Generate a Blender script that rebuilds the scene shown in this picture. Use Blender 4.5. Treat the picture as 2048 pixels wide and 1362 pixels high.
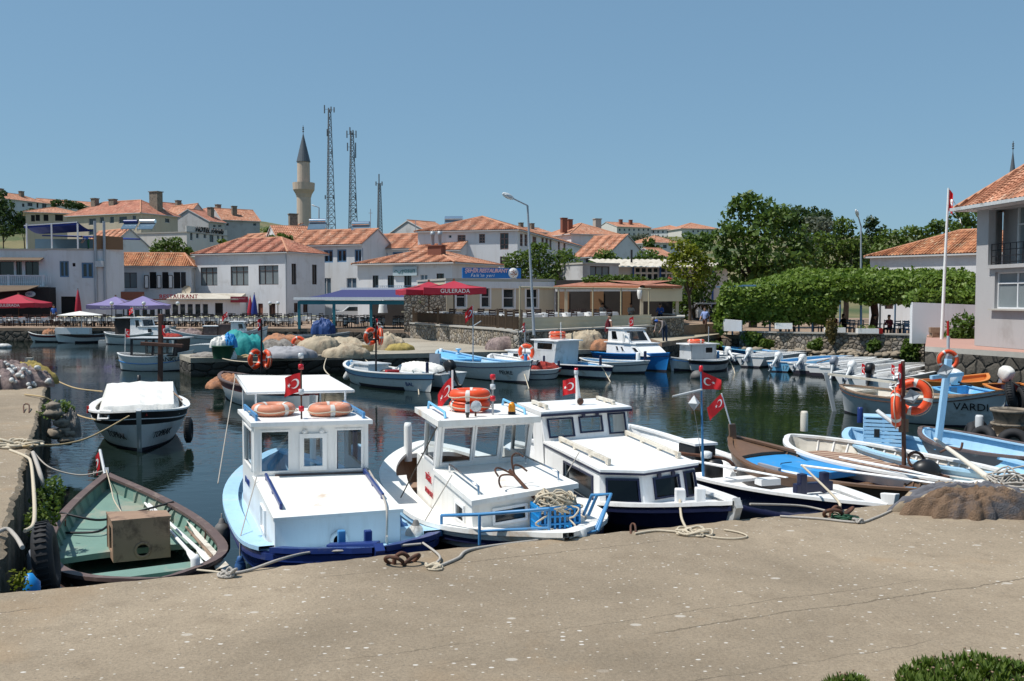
import bpy,bmesh,math,random
import numpy as np
from mathutils import Vector,Matrix
R=math.radians
V=Vector
random.seed(7)
scene=bpy.context.scene
for _o in list(bpy.data.objects):bpy.data.objects.remove(_o)
COL=scene.collection
# ------------------------------------------------------------------ camera, sky, sun, exposure
CAM_H,FPX,HORIZON=3.5,1900.0,595.0
PITCH=math.atan((681.0-HORIZON)/FPX)
cam_d=bpy.data.cameras.new('camera');cam=bpy.data.objects.new('camera',cam_d);COL.objects.link(cam)
cam.location=(0,0,CAM_H);cam.rotation_euler=(R(90)-PITCH,0,0)
cam_d.sensor_width=36;cam_d.lens=36*FPX/2048;cam_d.clip_start=.1;cam_d.clip_end=6000
scene.camera=cam
SUN_DIR=V((-.84,-.16,1.60)).normalized()
SUN_EL=math.asin(SUN_DIR.z);SUN_AZ=math.atan2(SUN_DIR.x,SUN_DIR.y)
w=bpy.data.worlds.new('World');scene.world=w;w.use_nodes=True
nt=w.node_tree;bg=nt.nodes['Background']
sky=nt.nodes.new('ShaderNodeTexSky');sky.sky_type='NISHITA';sky.sun_disc=False
sky.sun_elevation=SUN_EL;sky.sun_rotation=SUN_AZ
sky.altitude=0;sky.air_density=1.0;sky.dust_density=.3;sky.ozone_density=5.0
gm=nt.nodes.new('ShaderNodeGamma');gm.inputs[1].default_value=.4;tn=nt.nodes.new('ShaderNodeMixRGB');tn.blend_type='MULTIPLY';tn.inputs[0].default_value=1;tn.inputs[2].default_value=(1.46,2.12,2.58,1)
nt.links.new(sky.outputs[0],gm.inputs[0]);nt.links.new(gm.outputs[0],tn.inputs[1]);nt.links.new(tn.outputs[0],bg.inputs[0]);bg.inputs[1].default_value=.1
sd=bpy.data.lights.new('sun','SUN');sd.energy=4.7;sd.angle=R(.53);sd.color=(1,.955,.89)
sun=bpy.data.objects.new('sun',sd);COL.objects.link(sun);sun.location=(-40,-30,60)
sun.rotation_euler=(-SUN_DIR).to_track_quat('-Z','Y').to_euler()
scene.view_settings.view_transform='Standard';scene.view_settings.look='None'
scene.view_settings.exposure=.15;scene.view_settings.gamma=1
scene.cycles.max_bounces=7;scene.cycles.diffuse_bounces=3;scene.cycles.glossy_bounces=3
scene.cycles.transparent_max_bounces=10;scene.cycles.caustics_reflective=False;scene.cycles.caustics_refractive=False
try:scene.cycles.use_denoising=True
except Exception:pass
# ------------------------------------------------------------------ photo pixel -> point on a real plane
_cp,_sp=math.cos(PITCH),math.sin(PITCH)
def ray(x,y):
 u,v=(x-1024)/FPX,-(y-681)/FPX
 return V((u,_cp+v*_sp,-_sp+v*_cp))
def Z(x,y,z):
 d=ray(x,y);t=(z-CAM_H)/d.z
 return V((d.x*t,d.y*t,z))
def D(x,y,Y):
 d=ray(x,y);t=Y/d.y
 return V((d.x*t,Y,CAM_H+d.z*t))
def WL(x,ytop,ywl):
 p=Z(x,ywl,0);q=D(x,ytop,p.y)
 return q
# ------------------------------------------------------------------ materials
MATS={}
def _nodes(name):
 m=bpy.data.materials.new(name);m.use_nodes=True
 t=m.node_tree;b=t.nodes['Principled BSDF'];return m,t,b
def N(t,kind,**kw):
 n=t.nodes.new(kind)
 for k,v in kw.items():setattr(n,k,v)
 return n
def ramp(t,stops,interp='LINEAR'):
 r=N(t,'ShaderNodeValToRGB');e=r.color_ramp;e.interpolation=interp
 while len(e.elements)<len(stops):e.elements.new(.5)
 for el,(p,c)in zip(e.elements,stops):
  el.position=p;el.color=(c,c,c,1)if isinstance(c,(int,float))else(*c,1)
 return r
def mix(t,a,b,f,mode='MIX'):
 m=N(t,'ShaderNodeMixRGB',blend_type=mode)
 for i,s in((0,f),(1,a),(2,b)):
  if hasattr(s,'is_linked')or hasattr(s,'links'):t.links.new(s,m.inputs[i])
  elif isinstance(s,(int,float)):m.inputs[i].default_value=s if i==0 else(s,s,s,1)
  else:m.inputs[i].default_value=(*s,1)
 return m.outputs[0]
def noise(t,co,scale,detail=4,rough=.55,dist=0):
 n=N(t,'ShaderNodeTexNoise');n.inputs['Scale'].default_value=scale;n.inputs['Detail'].default_value=detail
 n.inputs['Roughness'].default_value=rough;n.inputs['Distortion'].default_value=dist
 t.links.new(co,n.inputs['Vector']);return n.outputs[0]
def mapping(t,co,scale=(1,1,1),rot=(0,0,0),loc=(0,0,0)):
 m=N(t,'ShaderNodeMapping');m.inputs['Scale'].default_value=scale;m.inputs['Rotation'].default_value=rot
 m.inputs['Location'].default_value=loc;t.links.new(co,m.inputs['Vector']);return m.outputs[0]
def bump(t,b,h,strength=.3,dist=.02):
 n=N(t,'ShaderNodeBump');n.inputs['Strength'].default_value=strength;n.inputs['Distance'].default_value=dist
 t.links.new(h,n.inputs['Height']);t.links.new(n.outputs[0],b.inputs['Normal'])
def mat(name,col,rough=.55,var=.14,scale=3,bmp=0,bscale=40,metal=0,dirt=None,dscale=1.5,dth=.62,spec=.4,bdist=.01,stretch=None):
 """painted, plastered, fabric or metal surface: colour mottling, optional stains and fine relief"""
 if name in MATS:return MATS[name]
 m,t,b=_nodes(name);co=N(t,'ShaderNodeTexCoord').outputs['Object']
 if stretch:co=mapping(t,co,stretch)
 n1=noise(t,co,scale,5,.6)
 c=mix(t,tuple(x*(1-var)for x in col),tuple(min(1,x*(1+var))for x in col),n1)
 if dirt:
  n2=noise(t,co,dscale,7,.68,.4)
  r=ramp(t,[(dth-.06,0.),(dth+.08,1.)]);t.links.new(n2,r.inputs[0])
  c=mix(t,c,dirt,r.outputs[0])
 if name.startswith(('white_','grey_white','pale_blue','plaster','sky_blue','frame_white')):
  k=.35 if name[0]=='p' and name[1]=='l' else 2.2
  n3=noise(t,mapping(t,co,(3.2*k,3.2*k,.35*k)),1.,6,.7);r3=ramp(t,[(.50,0.),(.74,.45)]);t.links.new(n3,r3.inputs[0])
  c=mix(t,c,tuple(x*q for x,q in zip(col,(.70,.66,.60))),r3.outputs[0])
  n4=noise(t,co,11*k,6,.75);r4=ramp(t,[(.62,0.),(.70,.5)]);t.links.new(n4,r4.inputs[0]);c=mix(t,c,tuple(x*.72 for x in col),r4.outputs[0])
  if not bmp:bump(t,b,noise(t,co,5,4,.6),.12,.01)
 t.links.new(c,b.inputs['Base Color'])
 b.inputs['Roughness'].default_value=rough;b.inputs['Metallic'].default_value=metal
 b.inputs['Specular IOR Level'].default_value=spec
 if bmp:bump(t,b,noise(t,co,bscale,5,.6),bmp,bdist)
 MATS[name]=m;return m
def glass_mat(name,tint=(.75,.82,.85)):
 m,t,b=_nodes(name);t.nodes.remove(b);out=t.nodes['Material Output']
 tr=N(t,'ShaderNodeBsdfTransparent');tr.inputs[0].default_value=(*tint,1)
 gl=N(t,'ShaderNodeBsdfGlossy');gl.inputs['Roughness'].default_value=.02
 fr=N(t,'ShaderNodeFresnel');fr.inputs[0].default_value=1.5
 mx=N(t,'ShaderNodeMixShader');t.links.new(fr.outputs[0],mx.inputs[0]);t.links.new(tr.outputs[0],mx.inputs[1]);t.links.new(gl.outputs[0],mx.inputs[2])
 t.links.new(mx.outputs[0],out.inputs[0]);MATS[name]=m;return m
def leaf_mat(name,a,b2,tl=.35):
 m,t,b=_nodes(name);out=t.nodes['Material Output']
 g=N(t,'ShaderNodeNewGeometry');co=N(t,'ShaderNodeTexCoord').outputs['Object']
 f=mix(t,g.outputs['Random Per Island'],noise(t,co,.9,3),.45)
 c=mix(t,a,b2,f);t.links.new(c,b.inputs['Base Color']);b.inputs['Roughness'].default_value=.5
 b.inputs['Specular IOR Level'].default_value=.35
 tr=N(t,'ShaderNodeBsdfTranslucent');t.links.new(mix(t,c,(.9,1.0,.35),.5,'MULTIPLY'),tr.inputs[0])
 mx=N(t,'ShaderNodeMixShader');mx.inputs[0].default_value=tl
 t.links.new(b.outputs[0],mx.inputs[1]);t.links.new(tr.outputs[0],mx.inputs[2]);t.links.new(mx.outputs[0],out.inputs[0])
 MATS[name]=m;return m
def tile_mat(name,c1,c2,c3,tw=.22,tl=.36):
 """clay tiles: barrel columns in U, courses in V (UV in metres), every tile its own shade"""
 m,t,b=_nodes(name);uv=N(t,'ShaderNodeTexCoord').outputs['UV']
 s=N(t,'ShaderNodeSeparateXYZ');t.links.new(uv,s.inputs[0])
 def mth(op,a,bb=None):
  n=N(t,'ShaderNodeMath',operation=op)
  for i,q in enumerate((a,bb)):
   if q is None:continue
   if isinstance(q,(int,float)):n.inputs[i].default_value=q
   else:t.links.new(q,n.inputs[i])
  return n.outputs[0]
 u=mth('DIVIDE',s.outputs[0],tw);v=mth('DIVIDE',s.outputs[1],tl)
 cb=N(t,'ShaderNodeCombineXYZ');t.links.new(mth('FLOOR',u),cb.inputs[0]);t.links.new(mth('FLOOR',v),cb.inputs[1])
 wn=N(t,'ShaderNodeTexWhiteNoise',noise_dimensions='2D');t.links.new(cb.outputs[0],wn.inputs['Vector'])
 r=ramp(t,[(0,c1),(.45,c2),(.85,c2),(1,c3)]);t.links.new(wn.outputs['Value'],r.inputs[0])
 big=noise(t,uv,.7,5,.65);rb=ramp(t,[(.35,.72),(.62,1.12)]);t.links.new(big,rb.inputs[0])
 c=mix(t,r.outputs[0],rb.outputs[0],1.,'MULTIPLY')
 lich=noise(t,uv,2.3,6,.7);rl=ramp(t,[(.6,0.),(.75,.55)]);t.links.new(lich,rl.inputs[0])
 c=mix(t,c,(.30,.25,.18),rl.outputs[0])
 t.links.new(c,b.inputs['Base Color']);b.inputs['Roughness'].default_value=.8;b.inputs['Specular IOR Level'].default_value=.2
 bar=mth('ABSOLUTE',mth('SINE',mth('MULTIPLY',u,math.pi)))
 crs=mth('FRACT',v)
 h=mth('ADD',mth('MULTIPLY',bar,.07),mth('MULTIPLY',mth('SUBTRACT',1.,crs),.035))
 h=mth('ADD',h,mth('MULTIPLY',wn.outputs['Value'],.015))
 bump(t,b,h,1.,1.)
 MATS[name]=m;return m
def stone_mat(name,cols,mortar,scale=3.2,bmp=.9,flat=1.,rnd=1.,damp=True):
 """rubble masonry from Voronoi cells in world space"""
 m,t,b=_nodes(name);pos=N(t,'ShaderNodeNewGeometry').outputs['Position']
 ns=N(t,'ShaderNodeTexNoise');ns.inputs['Scale'].default_value=2.5;t.links.new(pos,ns.inputs['Vector'])
 wp=mix(t,pos,ns.outputs['Color'],.12,'ADD');wp=mapping(t,wp,(1,1,flat))
 v1=N(t,'ShaderNodeTexVoronoi',feature='F1');v2=N(t,'ShaderNodeTexVoronoi',feature='DISTANCE_TO_EDGE')
 for v in(v1,v2):v.inputs['Scale'].default_value=scale;v.inputs['Randomness'].default_value=rnd;t.links.new(wp,v.inputs['Vector'])
 sp=N(t,'ShaderNodeSeparateColor');t.links.new(v1.outputs['Color'],sp.inputs[0])
 r=ramp(t,[(i/(len(cols)-1),c)for i,c in enumerate(cols)]);t.links.new(sp.outputs[0],r.inputs[0])
 e=ramp(t,[(.015,0.),(.07,1.)]);t.links.new(v2.outputs['Distance'],e.inputs[0])
 c=mix(t,mortar,r.outputs[0],e.outputs[0])
 fine=noise(t,pos,14,5,.6);rf=ramp(t,[(.3,.75),(.7,1.15)]);t.links.new(fine,rf.inputs[0])
 c=mix(t,c,rf.outputs[0],1.,'MULTIPLY')
 if damp:
  sz=N(t,'ShaderNodeSeparateXYZ');t.links.new(pos,sz.inputs[0])
  rz=ramp(t,[(.10,1.),(.32,0.)])
  mz=N(t,'ShaderNodeMath',operation='ADD');nn=noise(t,pos,2,3);mm=N(t,'ShaderNodeMath',operation='MULTIPLY');mm.inputs[1].default_value=.25
  t.links.new(nn,mm.inputs[0]);t.links.new(sz.outputs[2],mz.inputs[0]);t.links.new(mm.outputs[0],mz.inputs[1]);t.links.new(mz.outputs[0],rz.inputs[0])
  c=mix(t,c,(.022,.024,.016),rz.outputs[0])
 t.links.new(c,b.inputs['Base Color']);b.inputs['Roughness'].default_value=.9;b.inputs['Specular IOR Level'].default_value=.2
 hh=ramp(t,[(0,0.),(.12,.8),(.35,1.)]);t.links.new(v2.outputs['Distance'],hh.inputs[0])
 bump(t,b,mix(t,hh.outputs[0],fine,.2),bmp,.12)
 MATS[name]=m;return m
# ------------------------------------------------------------------ mesh builder
ORG={}
class MB:
 def __init__(s):s.v=[];s.f=[];s.mi=[];s.sm=[];s.uv=[]
 def add(s,vs,fs,mi=0,sm=False,uvs=None,M=None):
  o=len(s.v)
  s.v+=[(M@V(p))if M else V(p)for p in vs]
  for k,f in enumerate(fs):
   s.f.append([o+i for i in f]);s.mi.append(mi);s.sm.append(sm);s.uv.append(uvs[k]if uvs else None)
  return s
 def quad(s,a,b,c,d,mi=0,uv=None):return s.add([a,b,c,d],[(0,1,2,3)],mi,False,[uv]if uv else None)
 def poly(s,pts,mi=0,uv=None):return s.add(pts,[tuple(range(len(pts)))],mi,False,[uv]if uv else None)
 def hexa(s,b4,t4,mi=0):
  return s.add(list(b4)+list(t4),[(3,2,1,0),(4,5,6,7),(0,1,5,4),(1,2,6,5),(2,3,7,6),(3,0,4,7)],mi)
 def box(s,c,size,rz=0,mi=0,M=None):
  x,y,z=(k/2 for k in size);c=V(c);m=Matrix.Rotation(rz,3,'Z')if rz else None
  b=[V((-x,-y,0)),V((x,-y,0)),V((x,y,0)),V((-x,y,0))]
  if m:b=[m@p for p in b]
  bb=[c+p-V((0,0,z))for p in b];tt=[c+p+V((0,0,z))for p in b]
  if M:bb=[M@p for p in bb];tt=[M@p for p in tt]
  return s.hexa(bb,tt,mi)
 def bar(s,a,b,w,h,mi=0,up=(0,0,1)):
  a,b=V(a),V(b);d=(b-a).normalized();up=V(up)
  if abs(d.dot(up))>.98:up=V((1,0,0))if abs(d.x)<.9 else V((0,1,0))
  r=d.cross(up).normalized()*w/2;u=r.cross(d).normalized()*h/2
  return s.hexa([a-r-u,a+r-u,b+r-u,b-r-u],[a-r+u,a+r+u,b+r+u,b-r+u],mi)
 def tube(s,pts,r,n=8,mi=0,cap=True,sm=True):
  pts=[V(p)for p in pts];k=len(pts);rs=r if isinstance(r,(list,tuple))else[r]*k
  t0=(pts[1]-pts[0]).normalized();ref=V((0,0,1))if abs(t0.z)<.9 else V((1,0,0))
  nx=t0.cross(ref).normalized();vs=[]
  for i,p in enumerate(pts):
   t=(pts[min(i+1,k-1)]-pts[max(i-1,0)])
   t=t.normalized()if t.length>1e-9 else t0
   nx=(nx-t*nx.dot(t));nx=nx.normalized()if nx.length>1e-6 else t.orthogonal().normalized()
   ny=t.cross(nx)
   vs+=[p+(nx*math.cos(2*math.pi*j/n)+ny*math.sin(2*math.pi*j/n))*rs[i]for j in range(n)]
  fs=[(i*n+j,i*n+(j+1)%n,(i+1)*n+(j+1)%n,(i+1)*n+j)for i in range(k-1)for j in range(n)]
  s.add(vs,fs,mi,sm)
  if cap:s.add(vs[:n],[tuple(range(n-1,-1,-1))],mi);s.add(vs[-n:],[tuple(range(n))],mi)
  return s
 def lathe(s,prof,n=16,c=(0,0,0),mi=0,sm=True,M=None,cap=True):
  c=V(c);vs=[]
  for r,z in prof:vs+=[c+V((r*math.cos(2*math.pi*j/n),r*math.sin(2*math.pi*j/n),z))for j in range(n)]
  fs=[(i*n+j,i*n+(j+1)%n,(i+1)*n+(j+1)%n,(i+1)*n+j)for i in range(len(prof)-1)for j in range(n)]
  s.add(vs,fs,mi,sm,M=M)
  if cap:
   if prof[0][0]>1e-4:s.add(vs[:n],[tuple(range(n-1,-1,-1))],mi,M=M)
   if prof[-1][0]>1e-4:s.add(vs[-n:],[tuple(range(n))],mi,M=M)
  return s
 def torus(s,c,R1,r,n=28,m=12,mi=0,M=None,a0=0,a1=2*math.pi):
  full=abs(a1-a0-2*math.pi)<1e-6;k=n if full else n+1;c=V(c);vs=[]
  for i in range(k):
   a=a0+(a1-a0)*i/n
   for j in range(m):
    q=2*math.pi*j/m;rr=R1+r*math.cos(q)
    p=V((rr*math.cos(a),rr*math.sin(a),r*math.sin(q)))
    vs.append(c+(M@p if M else p))
  fs=[(i*m+j,((i+1)%k)*m+j,((i+1)%k)*m+(j+1)%m,i*m+(j+1)%m)for i in range(n)for j in range(m)]
  return s.add(vs,fs,mi,True)
 def ell(s,c,r,n=12,m=8,mi=0,M=None):
  c=V(c);prof=[]
  for i in range(m+1):
   a=-math.pi/2+math.pi*i/m;prof.append((max(1e-5,math.cos(a)),math.sin(a)))
  vs=[c+V((p*r[0]*math.cos(2*math.pi*j/n),p*r[1]*math.sin(2*math.pi*j/n),z*r[2]))for p,z in prof for j in range(n)]
  if M:vs=[M@q for q in vs]
  fs=[(i*n+j,i*n+(j+1)%n,(i+1)*n+(j+1)%n,(i+1)*n+j)for i in range(m)for j in range(n)]
  return s.add(vs,fs,mi,True)
 def loft(s,rings,mi=0,sm=True,close=False,mfun=None):
  n=len(rings[0]);vs=[p for r in rings for p in r];o=len(s.v);s.v+=[V(p)for p in vs]
  for i in range(len(rings)-1):
   for j in range(n if close else n-1):
    a,b=i*n+j,i*n+(j+1)%n
    s.f.append([o+a,o+b,o+b+n,o+a+n]);s.mi.append(mfun(i,j)if mfun else mi);s.sm.append(sm);s.uv.append(None)
  return s
 def panel(s,p00,p10,p11,p01,holes=(),th=.04,mi=0,back=True):
  """bilinear wall panel with rectangular holes in (u,v); th goes to the back (away from the normal)"""
  p00,p10,p11,p01=map(V,(p00,p10,p11,p01))
  n=(p10-p00).cross(p01-p00).normalized()
  P=lambda u,v,o=0:(p00*(1-u)+p10*u)*(1-v)+(p01*(1-u)+p11*u)*v-n*o
  us=sorted({0,1,*[h[0]for h in holes],*[h[2]for h in holes]});vs_=sorted({0,1,*[h[1]for h in holes],*[h[3]for h in holes]})
  for i in range(len(us)-1):
   for j in range(len(vs_)-1):
    um,vm=(us[i]+us[i+1])/2,(vs_[j]+vs_[j+1])/2
    if any(h[0]<um<h[2]and h[1]<vm<h[3]for h in holes):continue
    a,b,c,d=us[i],us[i+1],vs_[j],vs_[j+1]
    s.quad(P(a,c),P(b,c),P(b,d),P(a,d),mi)
    if back:s.quad(P(a,d,th),P(b,d,th),P(b,c,th),P(a,c,th),mi)
  for(a,c,b,d)in holes:
   s.quad(P(a,c),P(a,d),P(a,d,th),P(a,c,th),mi);s.quad(P(b,d),P(b,c),P(b,c,th),P(b,d,th),mi)
   s.quad(P(a,d),P(b,d),P(b,d,th),P(a,d,th),mi);s.quad(P(b,c),P(a,c),P(a,c,th),P(b,c,th),mi)
  if back:
   for(u0,v0,u1,v1)in((0,0,1,0),(1,0,1,1),(1,1,0,1),(0,1,0,0)):
    s.quad(P(u0,v0),P(u0,v0,th),P(u1,v1,th),P(u1,v1),mi)
  s.P=P
  return P
 def build(s,name,mats,parent=None,org=None,bev=0,auto=False):
  o_=V(org)if org is not None else(ORG.get(parent.name,V((0,0,0)))if parent else V((0,0,0)))
  me=bpy.data.meshes.new(name)
  me.from_pydata([tuple(p-o_)for p in s.v],[],s.f)
  if not isinstance(mats,(list,tuple)):mats=[mats]
  for m in mats:me.materials.append(MATS[m]if isinstance(m,str)else m)
  me.polygons.foreach_set('material_index',s.mi);me.polygons.foreach_set('use_smooth',s.sm)
  if any(s.uv):
   ul=me.uv_layers.new(name='UVMap');arr=[]
   for f,q in zip(s.f,s.uv):arr+=[c for k in range(len(f))for c in(q[k]if q else(0,0))]
   ul.data.foreach_set('uv',arr)
  me.update();ob=bpy.data.objects.new(name,me);COL.objects.link(ob)
  if parent:ob.parent=parent;ORG[ob.name]=o_
  else:ob.location=o_;ORG[ob.name]=o_
  if bev:
   md=ob.modifiers.new('edge','BEVEL');md.width=bev;md.segments=2;md.limit_method='ANGLE';md.angle_limit=R(40)
  return ob
def thing(name,label,cat,loc=(0,0,0),group=None,rz=0):
 o=bpy.data.objects.new(name,None);COL.objects.link(o);o.location=loc;o.rotation_euler=(0,0,rz);o.empty_display_size=.2
 ORG[o.name]=V(loc);return tag(o,label,cat,group)
def tag(o,label,cat,group=None):
 o['label']=label;o['category']=cat
 if group:o['group']=group
 return o
def struct(o,kind='structure'):o['kind']=kind;return o
def solo(mb,name,mats,label,cat,org,group=None,bev=0):return tag(mb.build(name,mats,None,org,bev),label,cat,group)
def copy_tree(o,parent=None):
 c=o.copy();COL.objects.link(c);c.parent=parent
 for ch in list(o.children):copy_tree(ch,c)
 return c
def lerp(a,b,t):return a+(b-a)*t
def sag(a,b,s,n=14):
 a,b=V(a),V(b);return[a.lerp(b,i/n)-V((0,0,s*4*(i/n)*(1-i/n)))for i in range(n+1)]
def curve(pts,n=6):
 pts=[V(p)for p in pts];q=[pts[0]]+pts+[pts[-1]];out=[]
 for i in range(1,len(q)-2):
  a,b,c,d=q[i-1:i+3]
  for k in range(n):
   t=k/n;out.append(.5*((2*b)+(c-a)*t+(2*a-5*b+4*c-d)*t*t+(3*b-a-3*c+d)*t**3))
 return out+[pts[-1]]
def text(s,size,m,parent,p,xd,yd,name='lettering',ext=.004,shear=0,align='LEFT',space=1,bold=0):
 cu=bpy.data.curves.new('t','FONT');cu.body=s;cu.size=size;cu.extrude=ext;cu.shear=shear;cu.align_x=align;cu.space_character=space;cu.offset=bold
 cu.resolution_u=3
 to=bpy.data.objects.new('t',cu);COL.objects.link(to)
 dg=bpy.context.evaluated_depsgraph_get();me=bpy.data.meshes.new_from_object(to.evaluated_get(dg));bpy.data.objects.remove(to)
 x=V(xd).normalized();y=V(yd);y=(y-x*y.dot(x)).normalized();z=x.cross(y)
 M=Matrix((x,y,z)).transposed().to_4x4();M.translation=V(p)-ORG.get(parent.name,V((0,0,0)))
 me.transform(M);me.materials.clear();me.materials.append(MATS[m]);me.name=name
 for q in me.polygons:q.material_index=0
 o=bpy.data.objects.new(name,me);COL.objects.link(o);o.parent=parent;ORG[o.name]=ORG.get(parent.name,V((0,0,0)))
 return o
def leafmesh(name,clumps,size,m,parent=None,org=(0,0,0),seed=1,flat=.0,shell=.55):
 """many leaf-sized faces through ellipsoid clumps [(centre, radii, count)]"""
 rg=np.random.default_rng(seed);C=[];Nn=[]
 for c,r,n in clumps:
  d=rg.normal(size=(n,3));d/=np.linalg.norm(d,axis=1)[:,None]
  rad=rg.random(n)**(1/3);rad=shell+(1-shell)*rad
  rad*=1+.16*np.sin(d[:,0]*5+c[0])*np.sin(d[:,1]*4+c[2])+.1*np.sin(d[:,2]*9+c[1])
  C.append(np.array(c)+d*rad[:,None]*np.array(r));Nn.append(d)
 C=np.vstack(C)-np.array(org);n=len(C);Nn=np.vstack(Nn)
 nm=Nn*.5+rg.normal(size=(n,3))*.75+np.array([0,0,.35+flat]);nm/=np.linalg.norm(nm,axis=1)[:,None]
 a=rg.normal(size=(n,3));a-=nm*(a*nm).sum(1)[:,None];a/=np.linalg.norm(a,axis=1)[:,None];b=np.cross(nm,a)
 s=size*(.6+.8*rg.random(n))[:,None];a*=s;b*=s*.55
 vs=np.stack([C-a,C-b*1+a*.1,C+a,C+b+a*.1],1).reshape(-1,3)
 me=bpy.data.meshes.new(name);me.vertices.add(4*n);me.vertices.foreach_set('co',vs.ravel())
 me.loops.add(4*n);me.loops.foreach_set('vertex_index',np.arange(4*n,dtype=np.int32));me.polygons.add(n)
 me.polygons.foreach_set('loop_start',np.arange(0,4*n,4,dtype=np.int32));me.polygons.foreach_set('loop_total',np.full(n,4,dtype=np.int32))
 me.materials.append(MATS[m]);me.update();me.validate()
 ob=bpy.data.objects.new(name,me);COL.objects.link(ob)
 if parent:ob.parent=parent
 else:ob.location=org
 ORG[ob.name]=V(org);return ob
from mathutils import noise as mnoise
def heap_h(seed,lump,freq,fold,x,y):
 """relief of a heap at unit-disc position x, y"""
 p=V((x*freq*.62+seed*3.1,y*freq*.62-seed*1.7,seed*.9));f1=mnoise.noise(p);f2=mnoise.noise(p*2.3);f3=1-abs(mnoise.noise(V((p.x*(1.3 if fold>.2 else 4.4)+p.y*.7,p.y*3.6,p.z))))*2.6;f4=mnoise.noise(p*11)
 return lump*(1.5*f1+.9*f2+.45*f4+.25*mnoise.noise(p*23))+fold*1.1*f3
def heap(c,rx,ry,h,rz=0,seed=0,n=72,m=26,lump=.2,freq=3.2,fold=.06,power=.8):
 """a lumpy heap of net or cloth standing on the ground"""
 mb=MB();rings=[];c=V(c);M=Matrix.Rotation(rz,3,'Z')
 for i in range(m+1):
  t=i/m;ring=[];q=math.cos(t*math.pi/2)**.7 if i<m else 0.;e=math.sin(t*math.pi/2)**power
  for j in range(n):
   a=2*math.pi*j/n;ca,sa=math.cos(a),math.sin(a);g=heap_h(seed,lump,freq,fold,q*ca,q*sa);g0=heap_h(seed+5,lump,freq*.8,fold*.6,ca,sa)
   w=1+.75*g0+.12*mnoise.noise(V((ca*5,sa*5,seed)));p=M@V((rx*q*w*ca,ry*q*w*sa,0));ring.append(c+V((p.x,p.y,h*max(0,e*(1+g*1.25)+.25*fold*mnoise.noise(V((a*6,t*4,seed)))*(1-t))-.02)))
  rings.append(ring)
 mb.loft(rings,close=True);return mb
# ------------------------------------------------------------------ shared materials
mat('white_paint',(.80,.80,.78),.38,.05,2,dirt=(.55,.48,.38),dscale=1.1,dth=.66)
mat('white_clean',(.82,.82,.81),.35,.04,2,dirt=(.66,.63,.57),dscale=1.4,dth=.68)
mat('white_rusty',(.80,.79,.75),.42,.05,2,dirt=(.52,.33,.17),dscale=.9,dth=.635)
mat('grey_white',(.52,.54,.55),.5,.1,2,dirt=(.3,.29,.27),dscale=1.3,dth=.6)
mat('off_white_plank',(.62,.58,.50),.6,.15,4,dirt=(.32,.27,.2),dscale=2.5,dth=.57)
mat('pale_blue_paint',(.36,.58,.76),.42,.07,2,dirt=(.5,.55,.56),dscale=2,dth=.62)
mat('sky_blue_paint',(.16,.46,.74),.45,.08,2,dirt=(.4,.55,.65),dscale=2,dth=.63)
mat('bright_blue',(.02,.21,.58),.4,.1,2)
mat('dark_blue',(.015,.035,.16),.35,.15,3,dirt=(.1,.12,.2),dscale=4,dth=.64)
mat('navy_trim',(.012,.016,.05),.35,.1,4)
mat('rail_blue',(.06,.22,.44),.4,.15,5,dirt=(.12,.1,.1),dscale=6,dth=.66)
mat('teal_paint',(.03,.19,.23),.45,.12,4)
mat('green_deck',(.155,.26,.215),.6,.16,3,0.15,30,dirt=(.30,.30,.24),dscale=1.6,dth=.56)
mat('brown_paint',(.115,.078,.07),.6,.22,5,.2,40,dirt=(.22,.17,.14),dscale=4,dth=.6)
mat('varnished_wood',(.15,.085,.05),.5,.25,5,.15,50,stretch=(1,1,4))
mat('old_wood',(.25,.17,.115),.75,.3,4,.3,50,dirt=(.09,.06,.045),dscale=3,dth=.56)
mat('post_wood',(.115,.055,.038),.75,.3,6,.3,40)
mat('plywood',(.30,.195,.13),.7,.2,4,.2,40,dirt=(.13,.08,.055),dscale=5,dth=.6)
mat('antifoul',(.035,.03,.045),.6,.2,3)
mat('red_bottom',(.16,.035,.03),.6,.2,3)
mat('red_strake',(.13,.022,.022),.45,.15,3)
mat('orange_ring',(.72,.075,.018),.45,.1,4,dirt=(.6,.16,.08),dscale=5,dth=.62)
mat('faded_ring',(.60,.23,.135),.55,.1,4,dirt=(.66,.42,.33),dscale=5,dth=.6)
mat('ring_band',(.62,.60,.56),.5,.1,5)
mat('red_cloth',(.56,.012,.018),.7,.1,3)
mat('flag_white',(.80,.78,.76),.7,.05,3)
mat('wine_canvas',(.36,.018,.04),.75,.12,1.2,.15,6,bdist=.05)
mat('violet_canvas',(.20,.17,.34),.75,.1,1.2,.15,6,bdist=.05)
mat('navy_canvas',(.03,.035,.125),.75,.12,1.2)
mat('royal_canvas',(.012,.035,.22),.7,.12,1.2)
mat('white_canvas',(.70,.69,.65),.7,.09,2.5,.35,5,bdist=.06)
mat('grey_canvas',(.30,.30,.32),.75,.1,3,.3,6,bdist=.05)
mat('cream_canvas',(.68,.58,.40),.75,.06,1.5,.3,3,bdist=.04)
mat('orange_cloth',(.72,.16,.03),.75,.1,3)
mat('table_cloth',(.74,.75,.74),.75,.05,4)
mat('yellow_cloth',(.66,.60,.28),.75,.08,4)
mat('steel',(.42,.44,.46),.35,.1,5,metal=.85)
mat('galvanised',(.36,.39,.42),.5,.12,6,metal=.35)
mat('mast_grey',(.15,.17,.19),.6,.1,3)
mat('chrome',(.75,.76,.78),.12,.03,5,metal=1)
mat('rusty_iron',(.115,.05,.03),.85,.4,14,.6,60,dirt=(.05,.03,.025),dscale=9,dth=.52)
mat('black_plastic',(.012,.013,.015),.4,.2,6)
mat('rubber',(.018,.018,.02),.75,.25,8,.4,30)
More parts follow.
